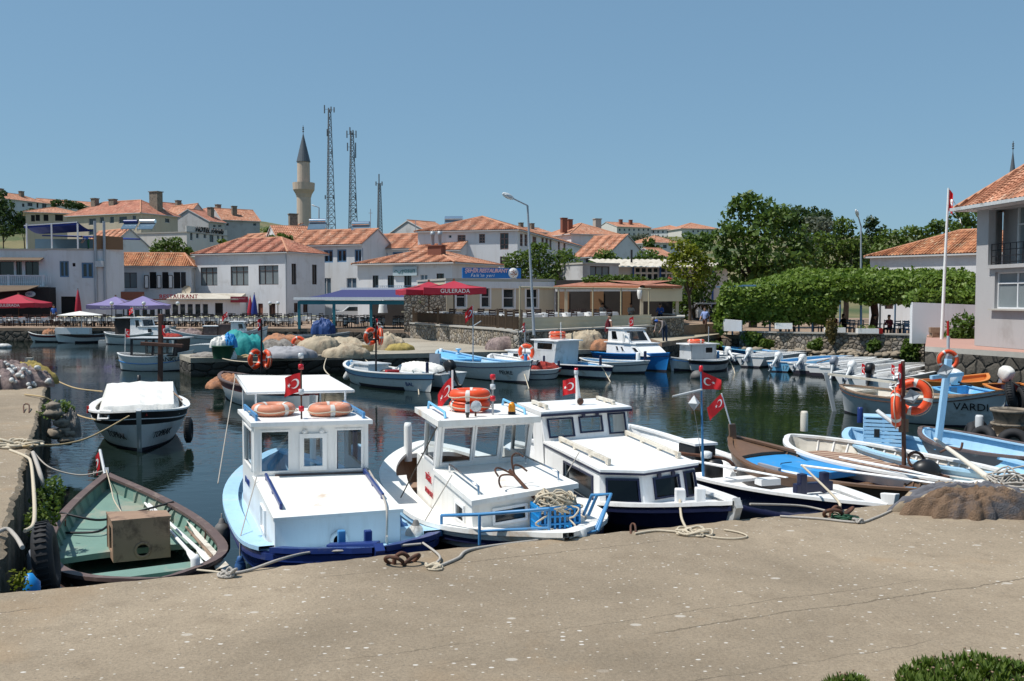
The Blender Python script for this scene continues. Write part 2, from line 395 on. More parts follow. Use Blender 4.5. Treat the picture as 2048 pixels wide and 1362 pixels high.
mat('dark_inside',(.012,.012,.013),.8,.3,3)
mat('dark_interior',(.035,.03,.028),.8,.5,1.2)  # shade of covered insides put into one dark colour
mat('motor_white',(.66,.68,.68),.35,.08,6)
mat('motor_grey',(.22,.25,.3),.35,.1,6)
mat('crate_blue',(.01,.23,.58),.45,.08,5)
mat('rope_pale',(.52,.45,.34),.9,.2,30,.6,120)
mat('rope_grey',(.40,.37,.33),.9,.25,30,.6,120)
mat('rope_dark',(.06,.05,.04),.9,.25,30)
mat('rope_tan',(.44,.33,.18),.9,.2,30,.6,120)
mat('fender_white',(.55,.55,.53),.5,.15,5,dirt=(.25,.24,.22),dscale=4,dth=.55)
mat('fender_grey',(.13,.125,.12),.6,.3,5)
mat('fender_blue',(.04,.12,.3),.5,.2,5)
mat('net_brown',(.26,.18,.125),.95,.35,9,.9,60,dirt=(.11,.085,.07),dscale=3,dth=.52,bdist=.04)
mat('net_grey',(.30,.275,.25),.95,.3,9,.9,60,dirt=(.17,.15,.13),dscale=3,dth=.52,bdist=.04)
mat('net_orange',(.46,.22,.12),.95,.35,9,.9,60,dirt=(.25,.14,.1),dscale=3,dth=.55,bdist=.04)
mat('net_red',(.36,.045,.035),.95,.35,9,.9,60,bdist=.04)
mat('net_pink',(.33,.255,.235),.95,.35,9,.9,60,dirt=(.2,.15,.15),dscale=5,dth=.5,bdist=.04)
mat('net_yellow',(.40,.31,.1),.95,.3,9,.9,60,bdist=.04)
mat('tarp_tan',(.42,.35,.25),.85,.12,2,.5,10,dirt=(.3,.23,.16),dscale=2,dth=.56,bdist=.05)
mat('tarp_teal',(.012,.25,.25),.7,.15,2,.4,10,bdist=.05)
mat('tarp_green',(.012,.07,.035),.6,.15,3)
mat('tarp_blue',(.02,.06,.2),.6,.15,3,.4,8,bdist=.04)
mat('blanket',(.215,.14,.09),.95,.25,5,.8,60,dirt=(.085,.085,.095),dscale=1.8,dth=.52,bdist=.05)
mat('plaster_white',(.66,.67,.68),.85,.05,.8,.12,12,dirt=(.50,.49,.47),dscale=.5,dth=.64)
mat('plaster_old',(.62,.63,.65),.85,.07,.7,.2,10,dirt=(.52,.52,.52),dscale=.6,dth=.6)
mat('plaster_cream',(.56,.49,.36),.85,.05,.8,.1,12)
mat('plaster_beige',(.50,.43,.33),.85,.06,.5)
mat('plaster_grey',(.46,.46,.46),.85,.07,.5,dirt=(.34,.33,.32),dscale=.4,dth=.58)
mat('plaster_pale',(.60,.58,.54),.85,.06,.5)
mat('plaster_pink',(.40,.392,.39),.85,.06,.9,.12,14,dirt=(.33,.315,.305),dscale=.6,dth=.62)
mat('minaret_stone',(.52,.42,.33),.85,.14,1.6,.2,5)
mat('lead_roof',(.085,.10,.115),.5,.2,2)
mat('frame_brown',(.055,.028,.022),.5,.2,8)
mat('frame_white',(.70,.71,.72),.45,.04,8)
mat('frame_blue',(.10,.20,.33),.5,.1,8)
mat('frame_black',(.016,.014,.016),.5,.2,8)
mat('frame_stone',(.20,.13,.115),.8,.15,5)
mat('royal_frame',(.02,.08,.27),.5,.1,8)
mat('pane_dark',(.018,.024,.028),.08,.3,.6,spec=.6)
mat('pane_curtain',(.20,.23,.24),.12,.2,.9,spec=.6)
mat('pane_blue',(.09,.14,.19),.08,.25,.8,spec=.6)
mat('wood_panel',(.22,.125,.065),.7,.2,4,stretch=(.3,.3,8))
mat('fence_wood',(.125,.085,.055),.8,.25,5)
mat('fence_pale',(.42,.36,.24),.8,.2,5)
mat('brick_red',(.23,.085,.055),.85,.25,9)
mat('terracotta_pot',(.40,.15,.075),.8,.15,7)
mat('concrete_trim',(.40,.38,.34),.9,.15,3,.3,20)
mat('concrete_bucket',(.24,.20,.155),.9,.2,6,.5,40,dirt=(.1,.09,.075),dscale=4,dth=.55)
mat('soil',(.06,.045,.03),.95,.3,12)
mat('corrugated',(.50,.46,.39),.8,.15,2,dirt=(.32,.28,.22),dscale=1,dth=.55)
mat('bark',(.085,.065,.048),.9,.35,7,.7,14,bdist=.04)
mat('red_paint',(.5,.02,.015),.4,.12,5)
mat('letter_black',(.012,.012,.014),.5,.1,5)
mat('letter_blue',(.02,.05,.22),.5,.1,5)
mat('letter_red',(.42,.02,.03),.5,.1,5)
mat('letter_white',(.8,.8,.8),.5,.03,5)
mat('letter_pink',(.80,.50,.54),.5,.03,5)
mat('letter_teal',(.03,.16,.16),.5,.1,5)
mat('sign_blue',(.012,.15,.46),.4,.1,1.5)
mat('sign_pale',(.42,.52,.56),.4,.06,2)
mat('sign_red',(.30,.02,.04),.45,.1,3)
mat('lamp_amber',(.72,.26,.008),.15,.08,5,spec=.6)
mat('lamp_red',(.55,.01,.02),.2,.08,5,spec=.6)
mat('lamp_glass',(.55,.58,.6),.1,.1,8,spec=.7)
mat('rug_brown',(.20,.11,.075),.9,.12,14)
mat('rug_cream',(.40,.29,.215),.9,.12,14)
mat('orange_paint',(.62,.22,.05),.5,.12,3)
mat('skin',(.42,.24,.16),.6,.08,8)
mat('hair_dark',(.02,.015,.012),.7,.2,20)
for _n,_c in(('cloth_blue',(.05,.14,.48)),('cloth_pale_blue',(.26,.34,.62)),('cloth_dark',(.018,.018,.022)),('cloth_denim',(.035,.05,.09)),('cloth_brown',(.075,.035,.025)),('cloth_white',(.62,.62,.6)),('cloth_wine',(.16,.02,.03)),('cloth_grey',(.26,.22,.21)),('cloth_green',(.03,.14,.07)),('cloth_cap',(.03,.11,.42))):mat(_n,_c,.85,.1,9)
glass_mat('clear_glass');glass_mat('smoke_glass',(.22,.25,.28));glass_mat('film_glass',(.78,.80,.80))
tile_mat('tile_orange',(.40,.165,.095),(.52,.25,.155),(.60,.38,.27))
tile_mat('tile_red',(.36,.135,.09),(.46,.20,.135),(.52,.28,.2))
tile_mat('tile_old',(.32,.13,.07),(.48,.21,.105),(.52,.33,.20))
leaf_mat('leaf_plane',(.05,.10,.016),(.135,.20,.036))
leaf_mat('leaf_yellow',(.13,.17,.012),(.26,.27,.02))
leaf_mat('leaf_dark',(.028,.06,.018),(.07,.11,.03))
leaf_mat('leaf_vine',(.085,.155,.02),(.21,.29,.05))
leaf_mat('leaf_bush',(.055,.105,.014),(.14,.19,.03))
leaf_mat('leaf_olive',(.10,.12,.09),(.17,.19,.14))
leaf_mat('leaf_dry',(.14,.11,.04),(.22,.17,.07))
leaf_mat('leaf_mid',(.06,.115,.018),(.15,.21,.036))
leaf_mat('flower_pink',(.22,.13,.09),(.34,.25,.16),.2)
STONES=[(.33,.28,.21),(.22,.19,.155),(.40,.35,.28),(.28,.225,.16),(.36,.33,.29),(.19,.17,.15)]
STONES+=[(.44,.40,.34),(.14,.12,.10)];stone_mat('rubble_wall',STONES,(.12,.105,.085),4.0)
stone_mat('dark_rubble',[(.10,.09,.075),(.065,.06,.052),(.13,.115,.095),(.085,.075,.06)],(.035,.033,.03),2.0)
stone_mat('block_wall',[(.075,.07,.062),(.05,.048,.043),(.105,.097,.083),(.06,.056,.05)],(.03,.028,.026),1.3,.8,2.2,.7)
def concrete(name,base,crackdir=None,offs=(),rough=.9):
 m,t,b=_nodes(name);pos=N(t,'ShaderNodeNewGeometry').outputs['Position']
 big=noise(t,pos,.35,6,.65,.5);mid=noise(t,pos,3.5,6,.7);fine=noise(t,pos,55,4,.75)
 c=mix(t,tuple(k*.74 for k in base),tuple(k*1.14 for k in base),ramp_out(t,big,.34,.66))
 c=mix(t,c,tuple(k*q for k,q in zip(base,(.74,.72,.70))),ramp_out(t,mid,.50,.74,0,.7))
 rf=ramp(t,[(.28,.70),(.5,1.),(.72,1.22)]);t.links.new(fine,rf.inputs[0]);c=mix(t,c,rf.outputs[0],1.,'MULTIPLY')
 for sc,th,col,f in((17,.075,(.66,.62,.55),.85),(30,.05,(.15,.13,.105),.75),(8,.13,(.68,.65,.60),.8),(11,.10,(.18,.155,.125),.6),(3.1,.30,(.60,.56,.50),.55)):
  v=N(t,'ShaderNodeTexVoronoi');v.inputs['Scale'].default_value=sc;t.links.new(mapping(t,pos,(1,1.6,1)),v.inputs['Vector'])
  pick=N(t,'ShaderNodeSeparateColor');t.links.new(v.outputs['Color'],pick.inputs[0])
  a=ramp_out(t,v.outputs['Distance'],th*sc*.12,th*sc*.16,1,0);k=ramp_out(t,pick.outputs[0],.80,.82)
  mm=N(t,'ShaderNodeMath',operation='MULTIPLY');t.links.new(a,mm.inputs[0]);t.links.new(k,mm.inputs[1])
  m2=N(t,'ShaderNodeMath',operation='MULTIPLY');t.links.new(mm.outputs[0],m2.inputs[0]);m2.inputs[1].default_value=f
  c=mix(t,c,col,m2.outputs[0])
 for st,lo,hi in((.13,.60,.72),(.23,.64,.74)):
  c=mix(t,c,(base[0]*1.08,base[1]*.92,base[2]*.74),ramp_out(t,noise(t,mapping(t,pos,(1,1,1),loc=(st*90,3,0)),st*4,4),lo,hi,0,.45))
 h=fine
 if crackdir:
  dp=N(t,'ShaderNodeVectorMath',operation='DOT_PRODUCT');t.links.new(pos,dp.inputs[0]);dp.inputs[1].default_value=crackdir
  wob=noise(t,pos,1.6,8,.75);s1=N(t,'ShaderNodeMath',operation='MULTIPLY_ADD');t.links.new(wob,s1.inputs[0]);s1.inputs[1].default_value=.22;t.links.new(dp.outputs['Value'],s1.inputs[2])
  for o,wd,lo in offs:
   s2=N(t,'ShaderNodeMath',operation='SUBTRACT');t.links.new(s1.outputs[0],s2.inputs[0]);s2.inputs[1].default_value=o
   s3=N(t,'ShaderNodeMath',operation='ABSOLUTE');t.links.new(s2.outputs[0],s3.inputs[0])
   a=ramp_out(t,s3.outputs[0],wd*.4,wd,1,0);k=ramp_out(t,noise(t,mapping(t,pos,(1,1,1),loc=(o*7,0,0)),.55,3),lo,lo+.1)
   mm=N(t,'ShaderNodeMath',operation='MULTIPLY');t.links.new(a,mm.inputs[0]);t.links.new(k,mm.inputs[1])
   c=mix(t,c,tuple(k2*.5 for k2 in base),mm.outputs[0])
 t.links.new(c,b.inputs['Base Color']);b.inputs['Roughness'].default_value=rough;b.inputs['Specular IOR Level'].default_value=.2
 bump(t,b,mix(t,h,mid,.5),.75,.025)
 MATS[name]=m;return m
def ramp_out(t,s,a,b,va=0.,vb=1.):
 n=N(t,'ShaderNodeMapRange');n.clamp=True;t.links.new(s,n.inputs[0])
 for i,q in enumerate((a,b,va,vb)):n.inputs[i+1].default_value=q
 return n.outputs[0]
# ------------------------------------------------------------------ setting: water, quay, pier, promenade, terrain
QZ,PZ=1.1,.85
QA,QB=Z(0,1185,QZ),Z(1400,1045,QZ)
QD=(QB-QA).normalized();QN=V((-QD.y,QD.x,0))
concrete('quay_concrete',(.302,.243,.174),tuple(QN),[(QA.dot(QN)+.12-.55,.009,.46),(QA.dot(QN)+.11-2.75,.012,.46),(QA.dot(QN)+.11-2.45,.006,.5),(QA.dot(QN)+.11-3.6,.008,.5),(QA.dot(QN)+.11-1.5,.006,.54)])
concrete('pier_concrete',(.36,.325,.265));concrete('promenade_paving',(.30,.215,.155))
concrete('path_concrete',(.40,.35,.265))
def edge_slab(name,poly,z,zb,mats,jit=.03,step=.11,worn=()):
 """level slab with a chipped edge: closed polygon, edges listed in worn are broken up"""
 rr=random.Random(5);out=[];k=len(poly)
 for i in range(k):
  a,b=V(poly[i]),V(poly[(i+1)%k]);L=(b-a).length;d=(b-a).normalized();nn=V((-d.y,d.x,0))
  m=max(1,int(L/step))if i in worn else 1
  for q in range(m):
   p=a+d*L*q/m;j=jit if i in worn else 0
   big=.03*math.sin(q*.31)*math.sin(q*.083+1)if i in worn else 0
   out.append((p,nn,j,big))
 top,lip,low=[],[],[]
 for p,nn,j,big in out:
  o=rr.uniform(-j,j)+(big if j else 0);top.append(V((p.x,p.y,z))+nn*(.055+o*.6)*(1 if j else 0))
  lip.append(V((p.x,p.y,z-(.03+abs(rr.uniform(-j,j))if j else 0)))+nn*o*.8);low.append(V((p.x,p.y,zb)))
 mb=MB();n=len(top);mb.poly(top,0)
 if worn:mb.loft([top+top[:1],lip+lip[:1]],0,False)
 else:lip=top
 mb.loft([lip+lip[:1],low+low[:1]],1,False)
 return struct(mb.build(name,mats))
LQ0=Z(2,1108,QZ);LQ1=Z(100,748,QZ)
_d=(LQ0-LQ1).normalized();_t=((QA-LQ0).cross(QD).z)/(_d.cross(QD).z);QC=LQ0+_d*_t
QE=QC+QD*21
edge_slab('quay',[QE,QC,LQ1,LQ1+V((-20,-1.2,0)),V((-34,-8,QZ)),V((24,-8,QZ))],QZ,-1.4,['quay_concrete','quay_side']if False else['quay_concrete',mat('quay_side',(.13,.115,.09),.9,.3,1.5,.6,12,dirt=(.04,.045,.03),dscale=1.2,dth=.5,bdist=.05)],worn=(0,1,2))
P1,P2=Z(381,716,PZ),Z(1050,702,PZ)
PX=[P1,P2,V((5.5,49,PZ)),V((5.5,56,PZ)),V((-7,62,PZ)),Z(640,692,PZ),Z(359,709,PZ)]
mb=MB();mb.poly([V((p.x,p.y,PZ))for p in PX],0)
def skirt(mb,pts,zt,zb,mi=1):
 for a,b in zip(pts,pts[1:]+pts[:1]):mb.quad(V((a.x,a.y,zb)),V((b.x,b.y,zb)),V((b.x,b.y,zt)),V((a.x,a.y,zt)),mi)
skirt(mb,PX,PZ-.22,-1.3);skirt(mb,PX,PZ,PZ-.22,0)
struct(mb.build('jetty',['pier_concrete','block_wall']))
PR=[Z(-500,656,1.1),Z(0,655.5,1.1),Z(640,657,1.1),V((-7.9,70.5,0)),V((-6.6,62.5,0)),V((-2,57,0)),V((3,57,0)),V((8,58,0)),V((8.0,50.6,0)),Z(1440,668,1.1),V((14.6,60.3,0)),V((23.9,55,0)),V((24.2,52,0)),V((60,52,0)),V((140,112,0)),V((-160,112,0))]
PR=[V((p.x,p.y,1.1))for p in PR]
mb=MB();mb.poly(PR,0);skirt(mb,PR,.86,-1.3);skirt(mb,PR,1.1,.86,0)
struct(mb.build('promenade',['promenade_paving','dark_rubble']))
PTH=[V((8.02,50.7,0)),Z(1440,668,1.1),V((14.4,59.8,0)),V((14.6,78,0)),V((11,78,0)),V((9.6,60,0)),V((8.1,57,0))]
mb=MB();mb.poly([V((p.x,p.y,1.112))for p in PTH]);struct(mb.build('path','path_concrete'))
def ground(x,y):
 s=max(0.,min(1.,(y-112)/240));e=max(0.,y-352)
 hl=max(0.,min(1.,(-x-45)/60));hl*=hl*(3-2*hl)
 k=max(0.,min(1.,(y-120)/110));far=max(0.,min(1.,(e/900)))
 return 1.02+24*(s*s*(3-2*s))*(1-.55*far)+6.5*hl*k*(1-far)+.4*math.sin(x*.11)*k+.35*math.sin(y*.09+x*.05)*k
xs=[-3000,-1500,-800,-500]+list(range(-340,341,12))+[500,800,1500,3000]
ys=[84]+list(range(100,400,10))+[460,560,720,1000,1600,2600,4500]
mb=MB();mb.loft([[V((x,y,ground(x,y)))for x in xs]for y in ys])
mat('dry_hill',(.16,.14,.065),.95,.4,.12,.5,.9,dirt=(.06,.085,.03),dscale=.08,dth=.5,bdist=.5)
struct(mb.build('terrain','dry_hill'))
m,t,b=_nodes('harbour_water');pos=N(t,'ShaderNodeNewGeometry').outputs['Position']
b.inputs['Roughness'].default_value=.035;b.inputs['IOR'].default_value=1.33;b.inputs['Specular IOR Level'].default_value=.5
t.links.new(mix(t,(.004,.009,.010),(.008,.015,.008),noise(t,pos,.15,2)),b.inputs['Base Color'])
n1=noise(t,mapping(t,pos,(1.1,1.5,1),(0,0,.5)),1.3,2,.5,.3);n2=noise(t,mapping(t,pos,(1,1.25,1)),4.2,3,.55,.4);n3=noise(t,pos,.33,2)
calm=ramp_out(t,noise(t,mapping(t,pos,(.6,1.6,1)),.12,2),.36,.66,.2,1.)
hm=mix(t,mix(t,n1,n2,.38),n3,.25)
bn=N(t,'ShaderNodeBump');bn.inputs['Distance'].default_value=.024;t.links.new(hm,bn.inputs['Height']);t.links.new(calm,bn.inputs['Strength']);t.links.new(bn.outputs[0],b.inputs['Normal'])
MATS['harbour_water']=m
mb=MB();mb.quad(V((-400,-8,0)),V((400,-8,0)),V((400,90,0)),V((-400,90,0)));struct(mb.build('water','harbour_water'))
# ------------------------------------------------------------------ boats: hull and fittings
class Hull:
 def __init__(s,T,bow,stern,B,mid=None,draft=.32,ws=0.,ps=2.6,pb=2.3,rake=.45,tm=.45,e0=.34,e1=.95,wall=.05,tip=.06):
  s.T=T;s.bow,s.stern=V(bow),V(stern);s.B=B;s.draft=draft;s.ws,s.ps,s.pb,s.rake,s.tm,s.e0,s.e1,s.wall,s.tip=ws,ps,pb,rake,tm,e0,e1,wall,tip
  d=s.bow-s.stern;d.z=0;s.L=d.length;s.u=d.normalized();s.n=V((-s.u.y,s.u.x,0));s.zm=mid if mid is not None else min(bow[2],stern[2])-.1
 def W(s,x,y,z):return V((s.stern.x,s.stern.y,0))+s.u*x+s.n*y+V((0,0,z))
 def sheer(s,t):
  if t<s.tm:return s.zm+(s.stern.z-s.zm)*((s.tm-t)/s.tm)**2
  return s.zm+(s.bow.z-s.zm)*((t-s.tm)/(1-s.tm))**2
 def hw(s,t):
  if t<s.tm:
   q=(s.tm-t)/s.tm;return s.B/2*(1-(1-s.ws)*q**s.ps)if s.ws else s.B/2*max(0,1-q**s.ps)**.8
  q=(t-s.tm)/(1-s.tm);return max(s.tip*.5,s.B/2*max(0,1-q**s.pb))
 def fx(s,t,h):
  q=max(0,(t-s.tm)/(1-s.tm));r=max(0,(s.tm-t)/s.tm)
  x=t*s.L-s.rake*(1-h)*q**3
  if not s.ws:x+=s.rake*.55*(1-h)*r**3
  else:x+=.08*(1-h)*r
  return x
 def f(s,t,h):return max(0,h)**lerp(s.e0,s.e1,min(1,abs((t-s.tm)/(1-s.tm if t>s.tm else s.tm))**2*(1 if t>s.tm or not s.ws else .25)))
 def hz(s,t,z):return(z+s.draft)/(s.sheer(t)+s.draft)
 def inner(s,t,z):return max(0.,s.hw(t)*s.f(t,s.hz(t,z))-s.wall)
 def ts(s,n=26):return[(.5-.5*math.cos(math.pi*i/n))if not s.ws else 1-(1-i/n)**1.5 for i in range(n+1)]
 def shell(s,outer,bottom,strake,inner,floor=.1,boot=.07,stk=.82,name='hull'):
  mb=MB();hs=[0,.16,.32,.46,.6,.72,stk,1];ts=s.ts()
  for sg in(1,-1):
   rings=[]
   for t in ts:
    zz=s.sheer(t);rings.append([s.W(s.fx(t,h),sg*s.hw(t)*s.f(t,h),-s.draft+(zz+s.draft)*h)for h in(hs if sg<0 else hs)])
   def mf(i,j):
    zc=-s.draft+(s.sheer(ts[i])+s.draft)*(hs[j]+hs[j+1])/2
    return 1 if zc<boot else(2 if j==6 else 0)
   mb.loft(rings if sg>0 else rings[::-1],mfun=(mf if sg>0 else(lambda i,j:mf(len(ts)-2-i,j))))
  if s.ws:
   r=[s.W(s.fx(0,h),s.hw(0)*s.f(0,h),-s.draft+(s.sheer(0)+s.draft)*h)for h in hs];l=[s.W(s.fx(0,h),-s.hw(0)*s.f(0,h),-s.draft+(s.sheer(0)+s.draft)*h)for h in hs]
   for i in range(len(hs)-1):mb.quad(l[i],r[i],r[i+1],l[i+1],1 if r[i].z<boot-.02 else 0)
  rings=[]
  for t in ts:
   if s.ws and t==0:t=.012
   zz=s.sheer(t);fl=min(floor,zz-.1);md=(fl+zz)/2;a,b_,c=max(0,s.hw(t)-s.wall),s.inner(t,md),s.inner(t,fl)
   X=lambda h:s.fx(t,h)
   row=[(X(1),a,zz),(X(.75),b_,md),(X(.5),c,fl),(X(.5),0,fl-.01),(X(.5),-c,fl),(X(.75),-b_,md),(X(1),-a,zz)]
   rings.append([s.W(*q)for q in row])
  o=len(mb.f);mb.loft(rings,3,False)
  if s.ws:mb.poly([rings[0][k]for k in(0,1,2,4,5,6)],3)
  s.hull=mb.build(name,[outer,bottom,strake,inner],s.T);return s.hull
 def gunwale(s,m,cap=.09,out=.025,h=.035,t0=0.,t1=1.,name='gunwale'):
  mb=MB();ts=[t for t in s.ts(34)if t0<=t<=t1]
  for sg in(1,-1):
   rings=[]
   for t in ts:
    zz=s.sheer(t);a,b_=s.hw(t)+out,max(0,s.hw(t)-cap);x=s.fx(t,1)
    if s.ws==0 and t<.02:x-=out
    if t>.98:x+=out
    rings.append([s.W(x,sg*a,zz-.004),s.W(x,sg*a,zz+h),s.W(x,sg*b_,zz+h),s.W(x,sg*b_,zz-.004)])
   mb.loft(rings if sg<0 else rings[::-1],0,False,True)
  if s.ws:zz=s.sheer(0);mb.hexa([s.W(-out,-s.hw(0),zz-.003),s.W(cap,-s.hw(0),zz-.003),s.W(cap,s.hw(0),zz-.003),s.W(-out,s.hw(0),zz-.003)],[s.W(-out,-s.hw(0),zz+h-.002),s.W(cap,-s.hw(0),zz+h-.002),s.W(cap,s.hw(0),zz+h-.002),s.W(-out,s.hw(0),zz+h-.002)])
  return mb.build(name,m,s.T)
 def rub(s,m,dz=.14,w=.03,h=.045,name='rub_rail'):
  mb=MB();ts=s.ts(34)
  for sg in(1,-1):
   rings=[]
   for t in ts:
    z0=s.sheer(t)-dz;hh=s.hz(t,z0);a=s.hw(t)*s.f(t,hh);x=s.fx(t,hh)+(w*.8 if t>.97 else 0)-(w*.8 if t<.03 and not s.ws else 0)
    rings.append([s.W(x,sg*(a-.01),z0-h/2),s.W(x,sg*(a+w),z0-h/2),s.W(x,sg*(a+w),z0+h/2),s.W(x,sg*(a-.01),z0+h/2)])
   mb.loft(rings if sg>0 else rings[::-1],0,False,True)
  return mb.build(name,m,s.T)
 def deck(s,t0,t1,drop,m,name='foredeck',camber=.04,n=10,back=0.):
  mb=MB();rings=[]
  for i in range(n+1):
   t=lerp(t0,t1,i/n);z=s.sheer(t)-drop;y=s.inner(t,z)+s.wall*.5;x=s.fx(t,1)
   rings.append([s.W(x,y,z),s.W(x,y*.5,z+camber*.75),s.W(x,0,z+camber),s.W(x,-y*.5,z+camber*.75),s.W(x,-y,z)])
  mb.loft(rings,0,False)
  for rg in([rings[0]]if t0>.03 else[])+([rings[-1]]if t1<.97 else[]):
   mb.loft([rg,[p-V((0,0,.07))for p in rg]],0,False)
  return mb.build(name,m,s.T)
 def side_decks(s,t0,t1,drop,wid,m,name='side_deck'):
  mb=MB()
  for sg in(1,-1):
   rings=[]
   for i in range(15):
    t=lerp(t0,t1,i/14);z=s.sheer(t)-drop;y=s.inner(t,z)+s.wall*.5;yi=max(0,y-wid)
    rings.append([s.W(s.fx(t,1),sg*y,z),s.W(s.fx(t,1),sg*yi,z+.01),s.W(s.fx(t,1),sg*yi,z-.12)])
   mb.loft(rings,0,False)
  return mb.build(name,m,s.T)
 def thwart(s,t,z,w,m,th=.045,name='thwart'):
  y=s.inner(t,z)+.01;x=s.fx(t,1)
  mb=MB();mb.hexa([s.W(x-w/2,-y,z-th),s.W(x+w/2,-y,z-th),s.W(x+w/2,y,z-th),s.W(x-w/2,y,z-th)],[s.W(x-w/2,-y,z),s.W(x+w/2,-y,z),s.W(x+w/2,y,z),s.W(x-w/2,y,z)])
  return mb.build(name,m,s.T)
 def ribs(s,m,t0=.08,t1=.92,n=16,floor=.12):
  for i in range(n):
   t=lerp(t0,t1,i/(n-1));zz=s.sheer(t)-.02;fl=min(floor,zz-.15)
   for sg in(1,-1):
    mb=MB()
    pts=[s.W(s.fx(t,lerp(.55,1,k/4)),sg*(s.inner(t,lerp(fl,zz,k/4))-.012),lerp(fl,zz,k/4))for k in range(5)]
    for a,b in zip(pts,pts[1:]):mb.bar(a,b,.035,.03,up=s.u)
    mb.build('rib',m,s.T)
 def stem(s,m,up=.12,w=.07,d=.11,aft=False,hh=1.0):
  mb=MB();t=0 if aft else 1;zz=s.sheer(t);sg=-1 if aft else 1
  pts=[s.W(s.fx(t,h)+sg*.02,0,-s.draft*.4+(zz+s.draft*.4)*h)for h in(0,.35,.7,1)]+[s.W(s.fx(t,1)+sg*.05,0,zz+up)]
  for a,b in zip(pts,pts[1:]):mb.bar(a,b,w,d,up=s.u)
  return mb.build('stem_post',m,s.T)
 def name_text(s,txt,t,h,size,m,side,off=.02,shear=0):
  """lettering laid along the hull side; side +1 port, -1 starboard; written to read from outside"""
  hh=h;z=-s.draft+(s.sheer(t)+s.draft)*hh
  p=lambda tt:s.W(s.fx(tt,hh),side*(s.hw(tt)*s.f(tt,hh)+off),z)
  p2=s.W(s.fx(t,hh+.12),side*(s.hw(t)*s.f(t,hh+.12)+off),-s.draft+(s.sheer(t)+s.draft)*(hh+.12))
  xd=(p(t+.03)-p(t-.03))*(-side);return text(txt,size,m,s.T,p(t),xd,p2-p(t),shear=shear,align='CENTER')
def frame4(mb,P,hole,w=.03,proud=.012,th=.02,mi=0):
 u0,v0,u1,v1=hole;pts=[P(u0,v0,-proud),P(u1,v0,-proud),P(u1,v1,-proud),P(u0,v1,-proud)]
 nrm=(pts[1]-pts[0]).cross(pts[3]-pts[0]).normalized()
 for i in range(4):
  a,b=pts[i],pts[(i+1)%4];d=(b-a).normalized()*w*.5
  if i%2==0:mb.bar(a-d,b+d,w,th,mi,nrm)
  else:mb.bar(a+d*1.02,b-d*1.02,w*.98,th*.94,mi,nrm)
def window(T,P,hole,fm,glass,w=.03,th=.04,bars=(),proud=.004,fth=.02):
 mb=MB();frame4(mb,P,hole,w,proud,fth)
 for(a,b,c,d)in bars:mb.bar(P(a,b,th*.3),P(c,d,th*.3),w*.7,fth*.8,0,(P(0,1)-P(0,0)).cross(P(1,0)-P(0,0)))
 f=mb.build('window',fm,T);u0,v0,u1,v1=hole
 MB().quad(P(u0,v0,th*.55),P(u1,v0,th*.55),P(u1,v1,th*.55),P(u0,v1,th*.55)).build('pane',glass,f);return f
def slab(T,pts,th,m,name='roof',over=0.,bev=0.,trim=None):
 """flat roof slab over world corner points (top face given)"""
 c=sum((V(p)for p in pts),V((0,0,0)))/len(pts);pp=[V(p)+(V(p)-c).normalized()*over for p in pts]
 mb=MB();k=len(pp);lo=[p-V((0,0,th))for p in pp];mb.poly(pp);mb.poly(lo[::-1])
 for i in range(k):j=(i+1)%k;mb.quad(lo[i],lo[j],pp[j],pp[i])
 return mb.build(name,m,T,bev=bev)
def life_ring(label,c,Rr,r,axis,m='orange_ring',spin=.4,group=None,bands=4):
 c=V(c);M=V((0,0,1)).rotation_difference(V(axis).normalized()).to_matrix();T=thing('life_ring',label,'life ring',c,group)
 MB().torus(c,Rr,r,36,14,0,M).build('buoy',m,T)
 for k in range(bands):
  a=spin+k*2*math.pi/bands;MB().torus(c,Rr,r*1.045,5,14,0,M,a-.11,a+.11).build('band','ring_band',T)
 pts=[]
 for i in range(33):
  a=spin+i*2*math.pi/32;q=abs(math.sin((a-spin)*bands/2));pts.append(c+M@V(((Rr+r*(1.02+.35*q))*math.cos(a),(Rr+r*(1.02+.35*q))*math.sin(a),-r*.3*q)))
 MB().tube(pts,.008,5).build('grab_line','rope_pale',T);return T
